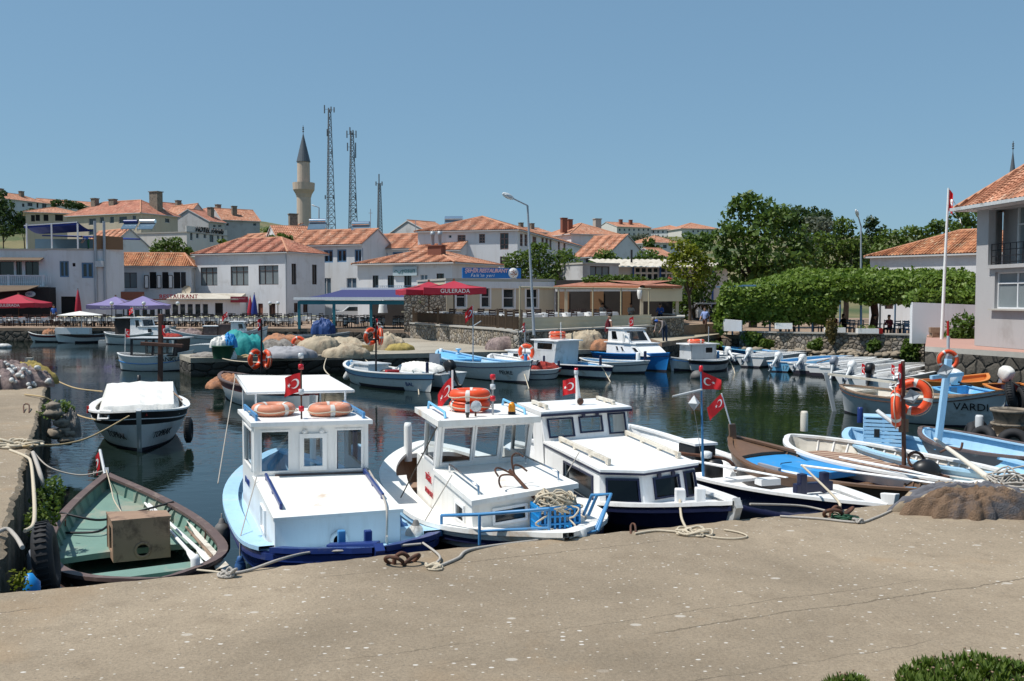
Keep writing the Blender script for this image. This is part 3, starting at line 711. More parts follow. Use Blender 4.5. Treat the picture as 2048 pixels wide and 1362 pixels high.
def flag(label,top,fly,w,h,droop=.25,wave=.06,up=(0,0,1),m='red_cloth',taper=0.,fm='flag_white',mirror=False):
 """cloth flag hanging from its hoist corner `top`; fly = direction of the free end"""
 top=V(top);fx=V(fly).normalized();upv=V(up).normalized();nn=fx.cross(upv).normalized()
 def P(u,v,o=0):
  d=droop*u**1.5;k=wave*math.sin(u*7+v*2.2)*u+wave*.5*math.sin(u*13+v*3)*u
  return top+fx*(w*u*(1-.25*droop))-upv*(h*v*(1-taper*u)+h*taper*u*.5+w*d)+nn*(k*w+o)
 T=thing('flag',label,'flag',top);n,k=18,10
 mb=MB();mb.loft([[P(i/n,j/k,.0015)for j in range(k+1)]for i in range(n+1)]);mb.loft([[P(i/n,j/k,-.0015)for j in range(k+1)]for i in range(n,-1,-1)]);mb.build('cloth',m,T)
 ra=h/w;mx=(lambda q:q);mb=MB()
 for o in(.005,-.005):
  cx,R1,c2,r2=.36,.25,.42,.20;A,Bp=[],[]
  a0=math.acos(max(-1,min(1,((R1**2+(c2-cx)**2-r2**2)/(2*R1*(c2-cx))))))if True else 0
  b0=math.atan2(R1*math.sin(a0),R1*math.cos(a0)-(c2-cx))
  for i in range(15):
   a=lerp(a0,2*math.pi-a0,i/14);b_=lerp(b0,2*math.pi-b0,i/14)
   A.append(P((cx+R1*math.cos(a))*ra,.5+R1*math.sin(a),o));Bp.append(P((c2+r2*math.cos(b_))*ra,.5+r2*math.sin(b_),o))
  mb.loft([A,Bp],0,False);st=[]
  for i in range(10):
   a=math.pi+i*math.pi/5;rr=.125 if i%2==0 else .05;st.append(P((.70+rr*math.cos(a))*ra,.5+rr*math.sin(a),o))
  ce=P(.70*ra,.5,o)
  for i in range(10):mb.poly([ce,st[i],st[(i+1)%10]])
 mb.build('emblem',fm,T);return T
def fender(label,top,L=.5,r=.11,m='fender_white',cap='fender_blue',lean=(0,0),hang=.3):
 top=V(top);T=thing('boat_fender',label,'fender',top);d=V((lean[0],lean[1],-1)).normalized();M=V((0,0,-1)).rotation_difference(d).to_matrix().to_4x4();M.translation=top+d*hang
 MB().lathe([(.02,-L),(.05,-L*.99),(r*.8,-L*.93),(r,-L*.82),(r,-L*.18),(r*.8,-L*.08),(.05,0)],14,M=M).build('body',m,T)
 MB().lathe([(r*.62,-L*.06),(.045,.0),(.03,.05),(.02,.06)],12,M=M).build('end_cap',cap,T)
 MB().tube([top,top+d*hang],.009,5).build('lanyard','rope_grey',T);return T
def rope(label,pts,r=.012,m='rope_pale',name='mooring_rope',cat='rope',group=None,smooth=True):
 pts=curve(pts,8)if smooth else pts;return solo(MB().tube(pts,r,7),name,m,label,cat,pts[0],group)
def coil(label,c,R0=.14,turns=5,r=.014,m='rope_pale',h=.05,seed=1,name='rope_coil',wild=.35):
 rr=random.Random(seed);c=V(c);pts=[];n=turns*9
 for i in range(n):
  a=i*2*math.pi/9;k=R0*(1+wild*(rr.random()-.5)*2+.2*math.sin(a*.37));pts.append(c+V((k*math.cos(a+.3*rr.random()),k*.8*math.sin(a),r+h*(.5+.5*math.sin(a*.61+seed))*rr.random())))
 return solo(MB().tube(curve(pts,3),r,6),name,m,label,'rope',c)
def outboard(label,p,aft,tilt=0.,s=1.,cowl='motor_white',leg='motor_white',stripe=None,group=None):
 """outboard motor clamped on a transom at p; aft = direction away from the boat; tilt swings the leg up and back"""
 p=V(p);T=thing('outboard_motor',label,'outboard motor',p,group);a=V((aft[0],aft[1],0)).normalized();lat=a.cross(V((0,0,1)))
 Mr=Matrix((a,-lat,V((0,0,1)))).transposed();Mt=Matrix.Rotation(-tilt,3,'Y');F=lambda x,y,z:p+Mr@(Mt@V((x,y,z))*s)
 mb=MB();rings=[]
 for z,xl,xr,wy in((.06,-.08,.16,.09),(.09,-.13,.23,.115),(.24,-.15,.26,.125),(.36,-.14,.20,.115),(.405,-.10,.12,.085),(.415,-.06,.06,.05)):
  cx,hx=(xl+xr)/2,(xr-xl)/2;rings.append([F(cx+hx*math.copysign(abs(math.cos(q))**.6,math.cos(q)),wy*math.copysign(abs(math.sin(q))**.6,math.sin(q)),z)for q in[2*math.pi*i/16 for i in range(16)]])
 mb.loft(rings,close=True);mb.poly(rings[-1]);mb.poly(rings[0][::-1]);mb.build('cowling',cowl,T)
 mb=MB();rings=[]
 for z,c0,c1,wy in((.08,-.02,.18,.07),(-.15,.02,.15,.045),(-.45,.03,.15,.035),(-.5,-.02,.24,.05),(-.52,-.02,.24,.05),(-.56,.03,.14,.03),(-.78,.05,.12,.02)):
  rings.append([F(lerp(c0,c1,(1-math.cos(q))/2),wy*math.sin(q),z)for q in[2*math.pi*i/12 for i in range(12)]])
 mb.loft(rings,close=True);mb.poly(rings[-1]);mb.poly(rings[0][::-1]);mb.build('leg',leg,T)
 mb=MB();mb.tube([F(-.04,0,-.62),F(.05,0,-.62),F(.18,0,-.62),F(.26,0,-.62)],[.02*s,.05*s,.045*s,.015*s],8)
 for k in range(3):
  q=k*2.094;mb.quad(F(.2,.03*math.cos(q),-.62+.03*math.sin(q)),F(.17,.12*math.cos(q-.3),-.62+.12*math.sin(q-.3)),F(.2,.14*math.cos(q),-.62+.14*math.sin(q)),F(.23,.12*math.cos(q+.3),-.62+.12*math.sin(q+.3)))
 mb.build('propeller','motor_grey',T)
 MB().box((0,0,0),(.1,.2,.3),M=Matrix.Translation(p)@Mr.to_4x4()@Matrix.Diagonal((s,s,s,1))@Matrix.Translation((.0,0,-.08))).build('bracket','motor_grey',T)
 MB().tube([F(-.12,0,.16),F(-.35,0,.2),F(-.5,0,.24)],[.025*s,.02*s,.026*s],7).build('tiller','black_plastic',T);return T
def bollard_post(T,p,h,r,m,name='mooring_post',band=None):
 p=V(p);MB().lathe([(r,0),(r,h*.9),(r*.8,h),(0.001,h)],12,p).build(name,m,T)
def handrail(T,a,b,m='off_white_plank',h=.07,w=.035,th=.045,n=3,name='handrail'):
 a,b=V(a),V(b);mb=MB();mb.bar(a+V((0,0,h)),b+V((0,0,h)),w,th)
 for i in range(n):p=a.lerp(b,(i+.08)/(n-.84));mb.bar(p,p+V((0,0,h-th*.4)),w*.93,.09,up=(b-a))
 return mb.build(name,m,T,bev=.006)
def tube_part(T,pts,r,m,name,n=8):return MB().tube(pts,r,n).build(name,m,T)
def light_mast(T,p,h,items,m='steel',r=.012):
 p=V(p);pole=tube_part(T,[p,p+V((0,0,h))],r,m,'mast')
 for zf,kind in items:c=p+V((0,0,h*zf));MB().lathe([(.02,-.035),(.034,-.03),(.034,.03),(.02,.035)],10,c).build('navigation_light',kind,pole)
 return pole
# ------------------------------------------------------------------ A: green open dinghy in the corner
T=thing('rowing_boat','green open boat with brown gunwale and a wooden box amidships, in the quay corner','boat',(-4.9,12,0))
H=Hull(T,Z(213,950,.88),Z(322,1160,.72),1.86,.60,rake=.3,pb=2.0,ps=3.0,tm=.40)
HA=H;H.shell('brown_paint','antifoul','brown_paint','green_deck',floor=.18);H.gunwale('brown_paint',.085,.03);H.rub('brown_paint',.16);H.ribs('green_deck',.1,.9,18,.2)
H.deck(.46,.97,.17,'green_deck','foredeck',.02)
H.thwart(.20,.54,.30,'green_deck')
H.stem('white_clean',.10,.06,.08)
bx=[Z(225,1045,.86),Z(340,1035,.86),Z(330,1024,.86),Z(214,1027,.86)]
dn=V((0,0,.48));P=MB();pp=P.panel(bx[0]-dn,bx[1]-dn,bx[1],bx[0],[(.40,.10,.62,.40)],.025)
P.panel(bx[1]-dn,bx[2]-dn,bx[2],bx[1],(),.025);P.panel(bx[2]-dn,bx[3]-dn,bx[3],bx[2],(),.025);P.panel(bx[3]-dn,bx[0]-dn,bx[0],bx[3],[(.35,.2,.75,.8)],.025)
cover=P.build('engine_cover','plywood',T)
slab(cover,[p+V((0,0,.022))for p in bx],.022,'plywood','lid',.015)
nrm_=(bx[1]-bx[0]).cross(V((0,0,1))).normalized();cc=pp(.51,.25)
M_=Matrix.Translation(cc+nrm_*.004)@V((0,0,1)).rotation_difference(nrm_).to_matrix().to_4x4()
mb=MB();mb.lathe([(.068,0),(.068,.004),(.098,.004),(.098,0)],22,M=M_,cap=False);mb.build('hole_ring','plywood',cover)
tube_part(T,curve([H.W(H.fx(.70,1),H.hw(.70),H.sheer(.70)+.045),H.W(H.fx(.66,1),.3,.62),H.W(H.fx(.69,1),.0,.60),H.W(H.fx(.70,1),-.3,.64),H.W(H.fx(.70,1),-H.hw(.70),H.sheer(.7)+.045)],6),.016,'black_plastic','hose')
tube_part(T,curve([H.W(H.fx(.66,1),H.hw(.66)-.05,.5),H.W(H.fx(.60,1),.3,.54),H.W(H.fx(.66,1),.05,.585),H.W(H.fx(.62,1),-.35,.56),H.W(H.fx(.68,1),-H.hw(.68)+.06,.66)],6),.016,'black_plastic','hose')
def oar(label,a,b,m='white_clean',blade=.62,r=.022,w=.07,name='oar'):
 a,b=V(a),V(b);T_=thing(name,label,'oar',a);d=(b-a);L=d.length;k=1-blade/L
 MB().tube([a,a.lerp(b,k)],[r*.8,r],8).build('shaft',m,T_)
 mb=MB();u=d.normalized();s=u.cross(V((0,0,1))).normalized();n_=s.cross(u);rings=[]
 for q,ww,tt in((k,r,r),(lerp(k,1,.25),w*.7,r*.7),(lerp(k,1,.7),w,r*.4),(.985,w*.9,r*.35),(1.,w*.6,r*.3)):
  p=a.lerp(b,q);rings.append([p+s*ww*math.cos(x)+n_*tt*math.sin(x)for x in[2*math.pi*i/10 for i in range(10)]])
 mb.loft(rings,close=True);mb.poly(rings[-1]);mb.build('blade',m,T_);return T_
oar('long white oar lying in green boat, nearer to the wooden box',Z(290,1006,.62),Z(400,1128,.60),w=.06)
oar('white oar with slim blade beside the grey plank in green boat',Z(298,1008,.64),Z(424,1124,.62),w=.055)
oar('bare brown wooden boat hook pole lying inside green boat',Z(372,1054,.66),Z(431,1121,.64),'old_wood',.2,.02,.022,'boat_pole')
solo(MB().hexa([Z(372,1040,.62),Z(384,1050,.62),Z(458,1130,.60),Z(432,1140,.60)],[Z(372,1040,.65),Z(384,1050,.65),Z(458,1130,.63),Z(432,1140,.63)]),'plank','off_white_plank','grey white plank lying along the inside of green boat','plank',Z(400,1090,.62))
MB().lathe([(.05,0),(.05,.16),(.03,.2),(.001,.2)],10,Z(391,1147,.62)).build('bitt','white_clean',T)
tube_part(T,[Z(410,1078,.68),Z(411,1062,.80)],.008,'rusty_iron','oar_pin');tube_part(T,[Z(131,1052,.68),Z(131,1040,.76)],.008,'rusty_iron','oar_pin')
bw=H.W(H.L,0,.95)
rope('thin rope from green boat stem up to coil on left quay',[bw,Z(160,950,.85),Z(100,935,.95),Z(68,905,1.12)],.011,'rope_grey')
rope('slack rope hanging from stem post over green foredeck',[bw,Z(222,975,.80),Z(228,1000,.75),Z(243,1024,.74)],.008,'rope_pale')
tube_part(T,[Z(210,948,.9),D(200,900,14.3)],.022,'grey_white','staff')
flag('small limp red flag on the short staff at green boat stem',D(199,902,14.3),(-.3,.2,0),.13,.28,.9,.12)
# ------------------------------------------------------------------ B: boat with white canvas tent, bow towards the quay
T=thing('fishing_boat','white and black boat under a white canvas tent, bow facing, beside the left quay','boat',(-9.2,23.5,0))
H=Hull(T,V((-8.25,20.9,.98)),V((-10.55,26.9,.85)),2.35,.74,rake=.7,pb=2.5,ps=2.6,e1=.8,e0=.3)
H.shell('white_paint','antifoul','frame_black','white_paint',stk=.76);H.gunwale('white_paint',.14,.03);H.rub('white_paint',.17,.02,.02);H.deck(.6,.98,.05,'white_paint');H.stem('grey_white',.05,.1,.1)
H.name_text('TOPRAK',.85,.50,.235,'letter_black',1,.03,.15);H.name_text('TOPRAK',.85,.50,.235,'letter_black',-1,.03,.15)
mb=MB();n,k=22,14;rings=[]
for i in range(n+1):
 q=i/n;x=lerp(.55,4.75,q);ring=[]
 for j in range(k+1):
  s=j/k*2-1;prof=[(-1,0),(-.95,.75),(-.88,1.0),(0,1.08),(.88,1.0),(.95,.75),(1,0)];ww=lerp(1.0,.90,q)
  for a,b_ in zip(prof,prof[1:]):
   if a[0]<=s<=b_[0]:zz=lerp(a[1],b_[1],(s-a[0])/(b_[0]-a[0]));break
  h=lerp(.44,.22,q);wr=.012*math.sin(j*2.3+q*9)*math.sin(q*14+j)+.018*abs(math.sin(s*math.pi*2.5))*zz+.02*math.sin(q*math.pi*3)**2*zz
  ring.append(H.W(x+.02*math.sin(j*1.7),s*ww*1.0,.70+.04*q+h*zz-wr))
 rings.append(ring)
mb.loft(rings,0,False);mb.poly(rings[0][::-1]);fr=rings[-1]
mb.loft([fr,[p+H.u*.03-V((0,0,.02))for p in fr],[V((p.x,p.y,.70))+H.u*(.05+.012*math.sin(i*1.3))for i,p in enumerate(fr)]])
MB.build(mb,'canvas_tent','white_canvas',T)
solo(MB().tube([D(337,778,25.6)+V((0,0,.02)),D(364,803,23.6)+V((0,0,.04))],.022,7),'pole','old_wood','thin wooden pole lying on the white canvas tent','pole',D(337,778,25.6))
mb=MB();mb.panel(D(194,838,21.9),D(216,838,21.6),D(222,820,21.6),D(197,819,22.0),[(.12,.15,.88,.85)],.03);wf=mb.build('side_window','white_clean',T)
mb=MB();mb.quad(D(196,836,21.97),D(215,836,21.67),D(220,821,21.67),D(198,820,22.07));mb.build('pane','pane_dark',wf)
for px in(258,291):MB().box(D(px,829,21.2),(.07,.07,.06)).build('cleat','red_paint',T)
tube_part(T,[D(176,826,23.),D(176,812,23.)],.03,'red_paint','marker_post')
MB().lathe([(.05,0),(.05,.25),(.001,.25)],10,D(278,768,26.6)).build('chimney','black_plastic',T)
def tyre(label,c,axis,R_=.27,r=.09,group=None):
 M=V((0,0,1)).rotation_difference(V(axis).normalized()).to_matrix();mb=MB();mb.torus(c,R_,r,28,12,0,M)
 for i in range(36):a=i*math.pi/18;p=V(c)+M@V(((R_+r)*math.cos(a),(R_+r)*math.sin(a),0));mb.bar(p-M@V((0,0,r*.55)),p+M@V((0,0,r*.55)),.02,.018,0,p-V(c))
 return solo(mb,'tyre','rubber',label,'tyre',c,group)
tyre('black tyre hung as fender on the right bow of tented boat',D(377,860,22.3),(1,.2,0),.21,.085)
rope('tan rope from upper left quay corner sagging to the canvas tent',[Z(98,746,1.13),Z(112,760,1.0),D(150,776,25.5),D(205,783,24.6)],.02,'rope_tan')
rope('tan rope from quay net pile to tented boat left bow',[Z(50,789,1.13),Z(90,795,1.13),D(120,812,23.4),D(160,832,22.3),D(192,840,21.6)],.02,'rope_tan')
rope('tan rope looping from quay coil up to the bow of tented boat',[Z(40,893,1.13),Z(70,891,1.13),D(130,888,16.8),D(185,872,18.9),D(258,832,20.9)],.018,'rope_tan')
# ------------------------------------------------------------------ C: white and blue cabin boat with two life rings
T=thing('cabin_boat','white cabin boat with blue hull rail, two faded life rings on its roof','boat',(-2.6,12,0))
u_=V((.35,-.936,0));n_=V((.936,.35,0));mid=V((-1.8,9.9,0));LC=lambda a,p,z:mid+u_*a+n_*p+V((0,0,z))
H=Hull(T,LC(1.12,.15,1.10),LC(-5.75,.02,1.02),2.16,.80,rake=.3,pb=4.6,ps=2.7,tm=.55,e1=.7);HC=H
H.shell('dark_blue','antifoul','dark_blue','pale_blue_paint',floor=.32,stk=.8);H.gunwale('pale_blue_paint',.17,.03,.04,0,.86);H.gunwale('dark_blue',.10,.04,.05,.85,1,'bow_rail');H.rub('dark_blue',.06,.03,.07);H.rub('dark_blue',.22,.025,.05)
H.deck(.60,.985,.06,'pale_blue_paint');H.side_decks(.3,.66,.05,.3,'pale_blue_paint');H.stem('dark_blue',.05,.09,.1)
zt=1.25;FL,FR,BL,BR=Z(549,1037,zt),Z(800,1019,zt),Z(508,961,zt),Z(736,953,zt)
zb=.74;dz=V((0,0,zt-zb));dq=lambda p:p-dz
WF,WR,zr=BL,BR,1.93
wl,wr=LC(-3.35,-.71,0),LC(-3.35,.66,0)
mb=MB();Pf=mb.panel(dq(FL)+u_*.05,dq(FR)+u_*.05,FR,FL,[(.455,.32,.545,.62)],.03)
mb.panel(dq(BL),dq(FL)+u_*.05,FL,BL,(),.03);mb.panel(dq(FR)+u_*.05,dq(BR),BR,FR,(),.03)
trunk=mb.build('cabin_trunk','white_clean',T,bev=.008)
slab(trunk,[FL+u_*.04+V((0,0,.02)),FR+u_*.04+V((0,0,.02)),BR+V((0,0,.05)),BL+V((0,0,.05))],.035,'white_rusty','trunk_roof',.035,.008)
cc=Pf(.5,.47);M_=Matrix.Translation(cc+u_*.005)@V((0,0,1)).rotation_difference(u_).to_matrix().to_4x4()
po=MB().lathe([(.062,-.01),(.062,.015),(.10,.015),(.10,-.01)],22,M=M_,cap=False).build('porthole','white_clean',trunk)
MB().box(LC(-.42,(Pf(.5,.4)-mid).dot(n_),.97),(.6,.6,.3)).build('porthole_dark_fill','dark_inside',T)  # dark-coloured box behind the porthole stands in for the unlit inside
tl,tr=LC((BL-mid).dot(u_)+.04,(BL-mid).dot(n_),zr),LC((BR-mid).dot(u_)+.04,(BR-mid).dot(n_),zr)
mb=MB();holes=[(.06,.15,.305,.90),(.415,.20,.615,.80),(.715,.15,.945,.90)]
Pw=mb.panel(BL,BR,tr,tl,holes,.04)
wls,wrs=LC(-3.25,-.73,0),LC(-3.25,.68,0);lift=lambda p,z:V((p.x,p.y,z))
Ps=mb.panel(lift(wls,zb),lift(BL,zb),tl,lift(wls,zr),[(.22,.52,.86,.93)],.04)
Pr=mb.panel(lift(BR,zb),lift(wrs,zb),lift(wrs,zr),tr,[(.14,.52,.78,.93)],.04)
wh=mb.build('wheelhouse','white_clean',T,bev=.006)
for P_,hs in((Pw,holes),(Ps,[(.22,.52,.86,.93)]),(Pr,[(.14,.52,.78,.93)])):
 for h in hs:
  big=P_ is Pw and abs(h[0]-.415)<.01
  window(wh,P_,h,'white_clean','clear_glass',.055 if big else .022,.04,proud=.02 if big else .004,fth=.03 if big else .02)
mb=MB()
for q in(.44,.59):mb.lathe([(.03,0),(.035,.01),(.03,.03),(.001,.03)],10,M=Matrix.Translation(Pw(q,.87))@V((0,0,1)).rotation_difference(u_).to_matrix().to_4x4())
mb.build('hinge','white_clean',wh)
MB().bar(BL.lerp(BR,.18)+u_*.03+V((0,0,.05)),BR+u_*.03+V((0,0,.05)),.02,.045).build('sill','brown_paint',wh)
rf=[lift(tl,zr+.05)+u_*.05,lift(tr,zr+.05)+u_*.05,lift(wrs,zr+.05)-u_*.18,lift(wls,zr+.05)-u_*.18]
slab(wh,rf,.05,'white_clean','roof',.06,.01)
top=zr+.05
handrail(T,rf[0]+n_*.04-u_*.1+V((0,0,0)),rf[3]+n_*.04+u_*.1,'rail_blue',.06,.03,.05)
handrail(T,rf[1]-n_*.04-u_*.1,rf[2]-n_*.04+u_*.1,'rail_blue',.06,.03,.05)
handrail(T,FL.lerp(BL,.12)+n_*.1+V((0,0,.02)),FL.lerp(BL,.9)+n_*.12+V((0,0,.05)),'dark_blue',.05,.03,.05)
handrail(T,FR.lerp(BR,.22)-n_*.1+V((0,0,.02)),FR.lerp(BR,.98)-n_*.06+V((0,0,.05)),'dark_blue',.05,.03,.05)
for sg,p in((-1,wls),(1,wrs)):tube_part(T,[lift(p,.5)-u_*.02-n_*sg*.16,lift(p,zr)-u_*.02-n_*sg*.16],.035,'dark_blue','cockpit_post')
for k,px in enumerate((547,660)):life_ring(('faded orange life ring lying on the left of the blue trimmed boat roof','faded orange life ring lying on the right of the blue trimmed boat roof')[k],Z(px,830,top)+V((0,0,.078)),.205,.075,(0,0,1),'faded_ring',.9+k,None,4)
mp=Z(603,838,top);light_mast(T,mp,.82,((.97,'lamp_glass'),(.80,'lamp_red'),(.42,'lamp_glass'),(.16,'lamp_red')),'rusty_iron',.011)
flag('red flag with white crescent on the mast between two faded life rings',mp+V((0,0,.58)),(-1,.15,0),.24,.24,.3,.1)
az=2.2;aw=[Z(494,786,az),Z(707,782,az),Z(655,752,az),Z(471,750,az)]
mb=MB();n=12;g=[[aw[0].lerp(aw[1],i/n).lerp(aw[3].lerp(aw[2],i/n),j/8)-V((0,0,.03*math.sin(math.pi*i/n)*math.sin(math.pi*j/8)))for i in range(n+1)]for j in range(9)]
mb.loft(g);aw_o=mb.build('awning','white_canvas',T)
mb=MB();mb.tube([p+V((0,0,.0))for p in aw+aw[:1]],.022,8,sm=True);mb.build('awning_frame','white_clean',aw_o)
for q,s in((0,.08),(1,-.02),(2,-.02),(3,.05)):p=aw[q].lerp(aw[(q+1)%4 if q%2==0 else(q-1)%4],.08);tube_part(T,[V((p.x,p.y,.6)),p],.014,'white_clean','awning_post')
tube_part(T,[Z(625,800,1.9),V((Z(625,800,1.9).x,Z(625,800,1.9).y,1.35)),V((Z(625,800,1.9).x,Z(625,800,1.9).y,.8))][::-1]+[D(625,790,Z(625,800,1.9).y)],.05,'white_clean','stern_post')
for p,m_ in((.30,'dark_blue'),(.62,'dark_blue')):
 q=D(683 if p<.5 else 736,1082,9.45);MB().box(q,(.075,.075,.22),.35,0).build('bitt','rail_blue' if p<.5 else 'dark_blue',T,bev=.01)
MB().bar(D(657,1096,9.4),D(758,1092,9.25),.1,.09).build('bitt_beam','dark_blue',T,bev=.012)
MB().box(LC(-3.9,-.45,.47),(.4,.5,.04),.36).build('seat','plywood',T);H.thwart(.30,.55,.3,'sky_blue_paint');H.thwart(.13,.62,.5,'pale_blue_paint',name='stern_bench')
text('17 A 033',.12,'letter_blue',T,Ps(.30,.30,-.012),Ps(1,0)-Ps(0,0),(0,0,1))
mb=MB();mb.quad(Ps(.97,.1,-.01),Ps(1,.1,-.01),Ps(1,.4,-.01),Ps(.97,.4,-.01))
window(trunk,MB().panel(dq(BL),dq(FL),FL,BL),(.42,.3,.62,.8),'white_clean','pane_curtain',.02,.02,proud=.012)
fender('grey sausage fender hanging on the left side of blue trimmed boat',LC(-2.4,-1.06,.80),.40,.10,'fender_grey','fender_grey',hang=.12)
fender('small blue float hanging low beside the left blue rail',LC(-.75,-.97,.82),.20,.06,'fender_blue','fender_blue',hang=.2)
rope('stay line from the cabin boat awning down to its left rail',[aw[3],LC(-4.2,-1.0,.84)],.009,'rope_grey',smooth=False)
rope('thin line from the trunk handrail down to the left blue rail',[FL.lerp(BL,.85)+V((0,0,.1)),LC(-.75,-.98,.84)],.007,'rope_grey',smooth=False)
rope('twisted rope hanging over the cabin front of blue trimmed boat',[BR+V((0,0,.1)),BR.lerp(FR,.5)-n_*.05+V((0,0,.06)),FR-n_*.16+u_*.06+V((0,0,.04)),FR-n_*.17+u_*.1-V((0,0,.3)),LC(.4,.4,1.05)],.012,'rope_grey')
# ------------------------------------------------------------------ D: white cabin boat with pulpit rail, crate and anchor
T=thing('cabin_boat','white rust-stained cabin boat with blue pulpit rail, blue crate and stacked orange rings','boat',(-.6,12.5,0))
u_=V((.275,-.961,0));n_=V((.961,.275,0));mid=V((.13,10.32,0))
H=Hull(T,LC(1.10,.12,1.14),LC(-6.0,.0,1.02),2.26,.86,rake=.4,pb=3.9,ps=2.7,tm=.5);HD=H
H.shell('navy_trim','antifoul','white_rusty','plywood',floor=.35,stk=.86);H.gunwale('white_rusty',.22,.03,.045);H.rub('navy_trim',.09,.025,.05)
H.deck(.6,.985,.03,'white_rusty');H.side_decks(.28,.66,.03,.34,'white_rusty');H.deck(.0,.10,.02,'white_rusty','stern_deck')
FL,FR,BL,BR=Z(944,1007,1.30),D(1147,973,10.46),Z(870,945,1.33),D(1058,928,12.35)
dn_=lambda p,z,o=0:V((p.x,p.y,z))+u_*o
mb=MB();Pf=mb.panel(dn_(FL,.9,.04),dn_(FR,1.0,.04),FR,FL,[(.20,.36,.52,.74)],.035)
Pl=mb.panel(dn_(BL,.78),dn_(FL,.9,.04),FL,BL,[(.62,.30,.82,.74)],.035);mb.panel(dn_(FR,1.0,.04),dn_(BR,.8),BR,FR,(),.035)
trunk=mb.build('cabin_trunk','white_rusty',T,bev=.008)
window(trunk,Pf,(.20,.36,.52,.74),'white_clean','pane_dark',.03,.035,proud=.012);window(trunk,Pl,(.62,.30,.82,.74),'white_clean','pane_dark',.035,.035,proud=.012)
slab(trunk,[FL+u_*.05+V((0,0,.05)),FR+u_*.05+V((0,0,.05)),BR+V((0,0,.05)),BL+V((0,0,.05))],.055,'white_rusty','trunk_roof',.05,.012)
zr=2.0;tl,tr=D(859,866,11.15),D(1045,848,11.45)
tl,tr=BL+u_*-.02+V((0,0,.62))-n_*-.0,BR+u_*-.02+V((0,0,.60))
tl+=u_*.25;tr+=u_*.25
b0,b1=BL+V((0,0,.05)),BR+V((0,0,.05))
hw_=[(.05,.10,.36,.95),(.385,.16,.645,.95),(.68,.10,.96,.95)]
mb=MB();Pw=mb.panel(b0,b1,tr,tl,hw_,.045)
bl2,br2=b0-u_*1.25,b1-u_*1.25;tl2,tr2=tl-u_*1.2,tr-u_*1.2
Ps=mb.panel(b0-u_*.75,b0,tl,tl-u_*.85,[(.08,.10,.90,.93)],.04);Pr=mb.panel(b1,b1-u_*.75,tr-u_*.85,tr,[(.10,.10,.92,.93)],.04)
wh=mb.build('wheelhouse','white_clean',T,bev=.006)
mb=MB();Pb=mb.panel(dn_(bl2,.78),dn_(BL,.78),b0,bl2+V((0,0,.0)),(),.04);mb.panel(dn_(BR,.8),dn_(br2,.8),br2,b1,(),.04);mb.build('cabin_side','white_rusty',T)
for h in hw_:window(wh,Pw,h,'frame_white','clear_glass',.028,.045)
window(wh,Ps,(.08,.10,.90,.93),'frame_white','film_glass',.025,.04);window(wh,Pr,(.10,.10,.92,.93),'frame_white','film_glass',.025,.04)
rz_=V((0,0,.07));rf=[tl+u_*.1+rz_,tr+u_*.1+rz_,tr2+rz_-u_*.15,tl2+rz_-u_*.15]
slab(wh,rf,.075,'white_rusty','roof',.06,.015)
for sg,a,b_ in((1,rf[0],rf[3]),(-1,rf[1],rf[2])):
 p,q=a.lerp(b_,.12)+n_*sg*.1,a.lerp(b_,.88)+n_*sg*.1;tube_part(T,[p,p+V((0,0,.07))-u_*.04,q+V((0,0,.09))+u_*.06,q],.017,'sky_blue_paint','roof_rail')
for sg,a,b_ in((1,FL,BL),(-1,FR,BR)):
 p,q=a.lerp(b_,.1)+n_*sg*.12+V((0,0,.05)),a.lerp(b_,.85)+n_*sg*.12+V((0,0,.05));tube_part(T,[p,p+V((0,0,.09)),q+V((0,0,.09)),q],.014,'chrome','trunk_rail')
rc=rf[0].lerp(rf[1],.45).lerp(rf[3].lerp(rf[2],.45),.55)
for k in range(2):life_ring(('orange life ring, lower of the two stacked on rust-stained cabin roof','orange life ring, upper of the two stacked on rust-stained cabin roof')[k],rc+V((0,0,.085+.135*k)),.20,.072,(0,0,1),'orange_ring',.5+k)
lp=rf[0].lerp(rf[1],.60).lerp(rf[3].lerp(rf[2],.6),.22);light_mast(T,lp,.50,((.97,'lamp_red'),(.72,'lamp_glass'),(.42,'lamp_red')),'steel',.013)
ap=rf[0].lerp(rf[1],.80).lerp(rf[3].lerp(rf[2],.8),.2)
bc=MB().lathe([(.05,0),(.05,.035),(.001,.035)],14,ap).build('beacon_base','black_plastic',T);MB().lathe([(.045,.035),(.047,.09),(.038,.135),(.02,.155),(.001,.158)],14,ap).build('beacon','lamp_amber',bc)
sp=rf[0].lerp(rf[1],.40).lerp(rf[3].lerp(rf[2],.4),.16);st=tube_part(T,[sp,sp+V((0,0,.07))],.012,'rusty_iron','spotlight_bracket')
M_=Matrix.Translation(sp+V((0,0,.13)))@V((0,0,1)).rotation_difference(u_).to_matrix().to_4x4();MB().lathe([(.03,-.05),(.065,-.01),(.072,.02)],16,M=M_,cap=False).build('spotlight','chrome',st);MB().lathe([(.068,.018),(.05,.03),(.001,.034)],16,M=M_).build('lens','lamp_glass',st)
hp=rf[0].lerp(rf[1],.30).lerp(rf[3].lerp(rf[2],.3),.1);hb=MB().lathe([(.016,0),(.02,.03),(.026,.04),(.026,.19),(.016,.2)],10,hp).build('antenna_base','black_plastic',T);MB().lathe([(.028,.07),(.03,.17)],10,hp).build('light_tube','lamp_glass',hb)
fp=rf[0].lerp(rf[1],.36).lerp(rf[3].lerp(rf[2],.36),.93);tube_part(T,[fp,fp+V((0,0,.5))],.013,'white_clean','flag_staff')
flag('limp red flag behind the stacked orange rings on the cabin roof',fp+V((-.01,0,.40)),(-1,.1,0),.26,.26,.95,.1)
PZx=lambda x,y,Y:D(x,y,Y)
pl=[(883,1072,1031,10.35),(959,1090,1029,9.62),(1098,1086,1018,9.55)]
tops=[]
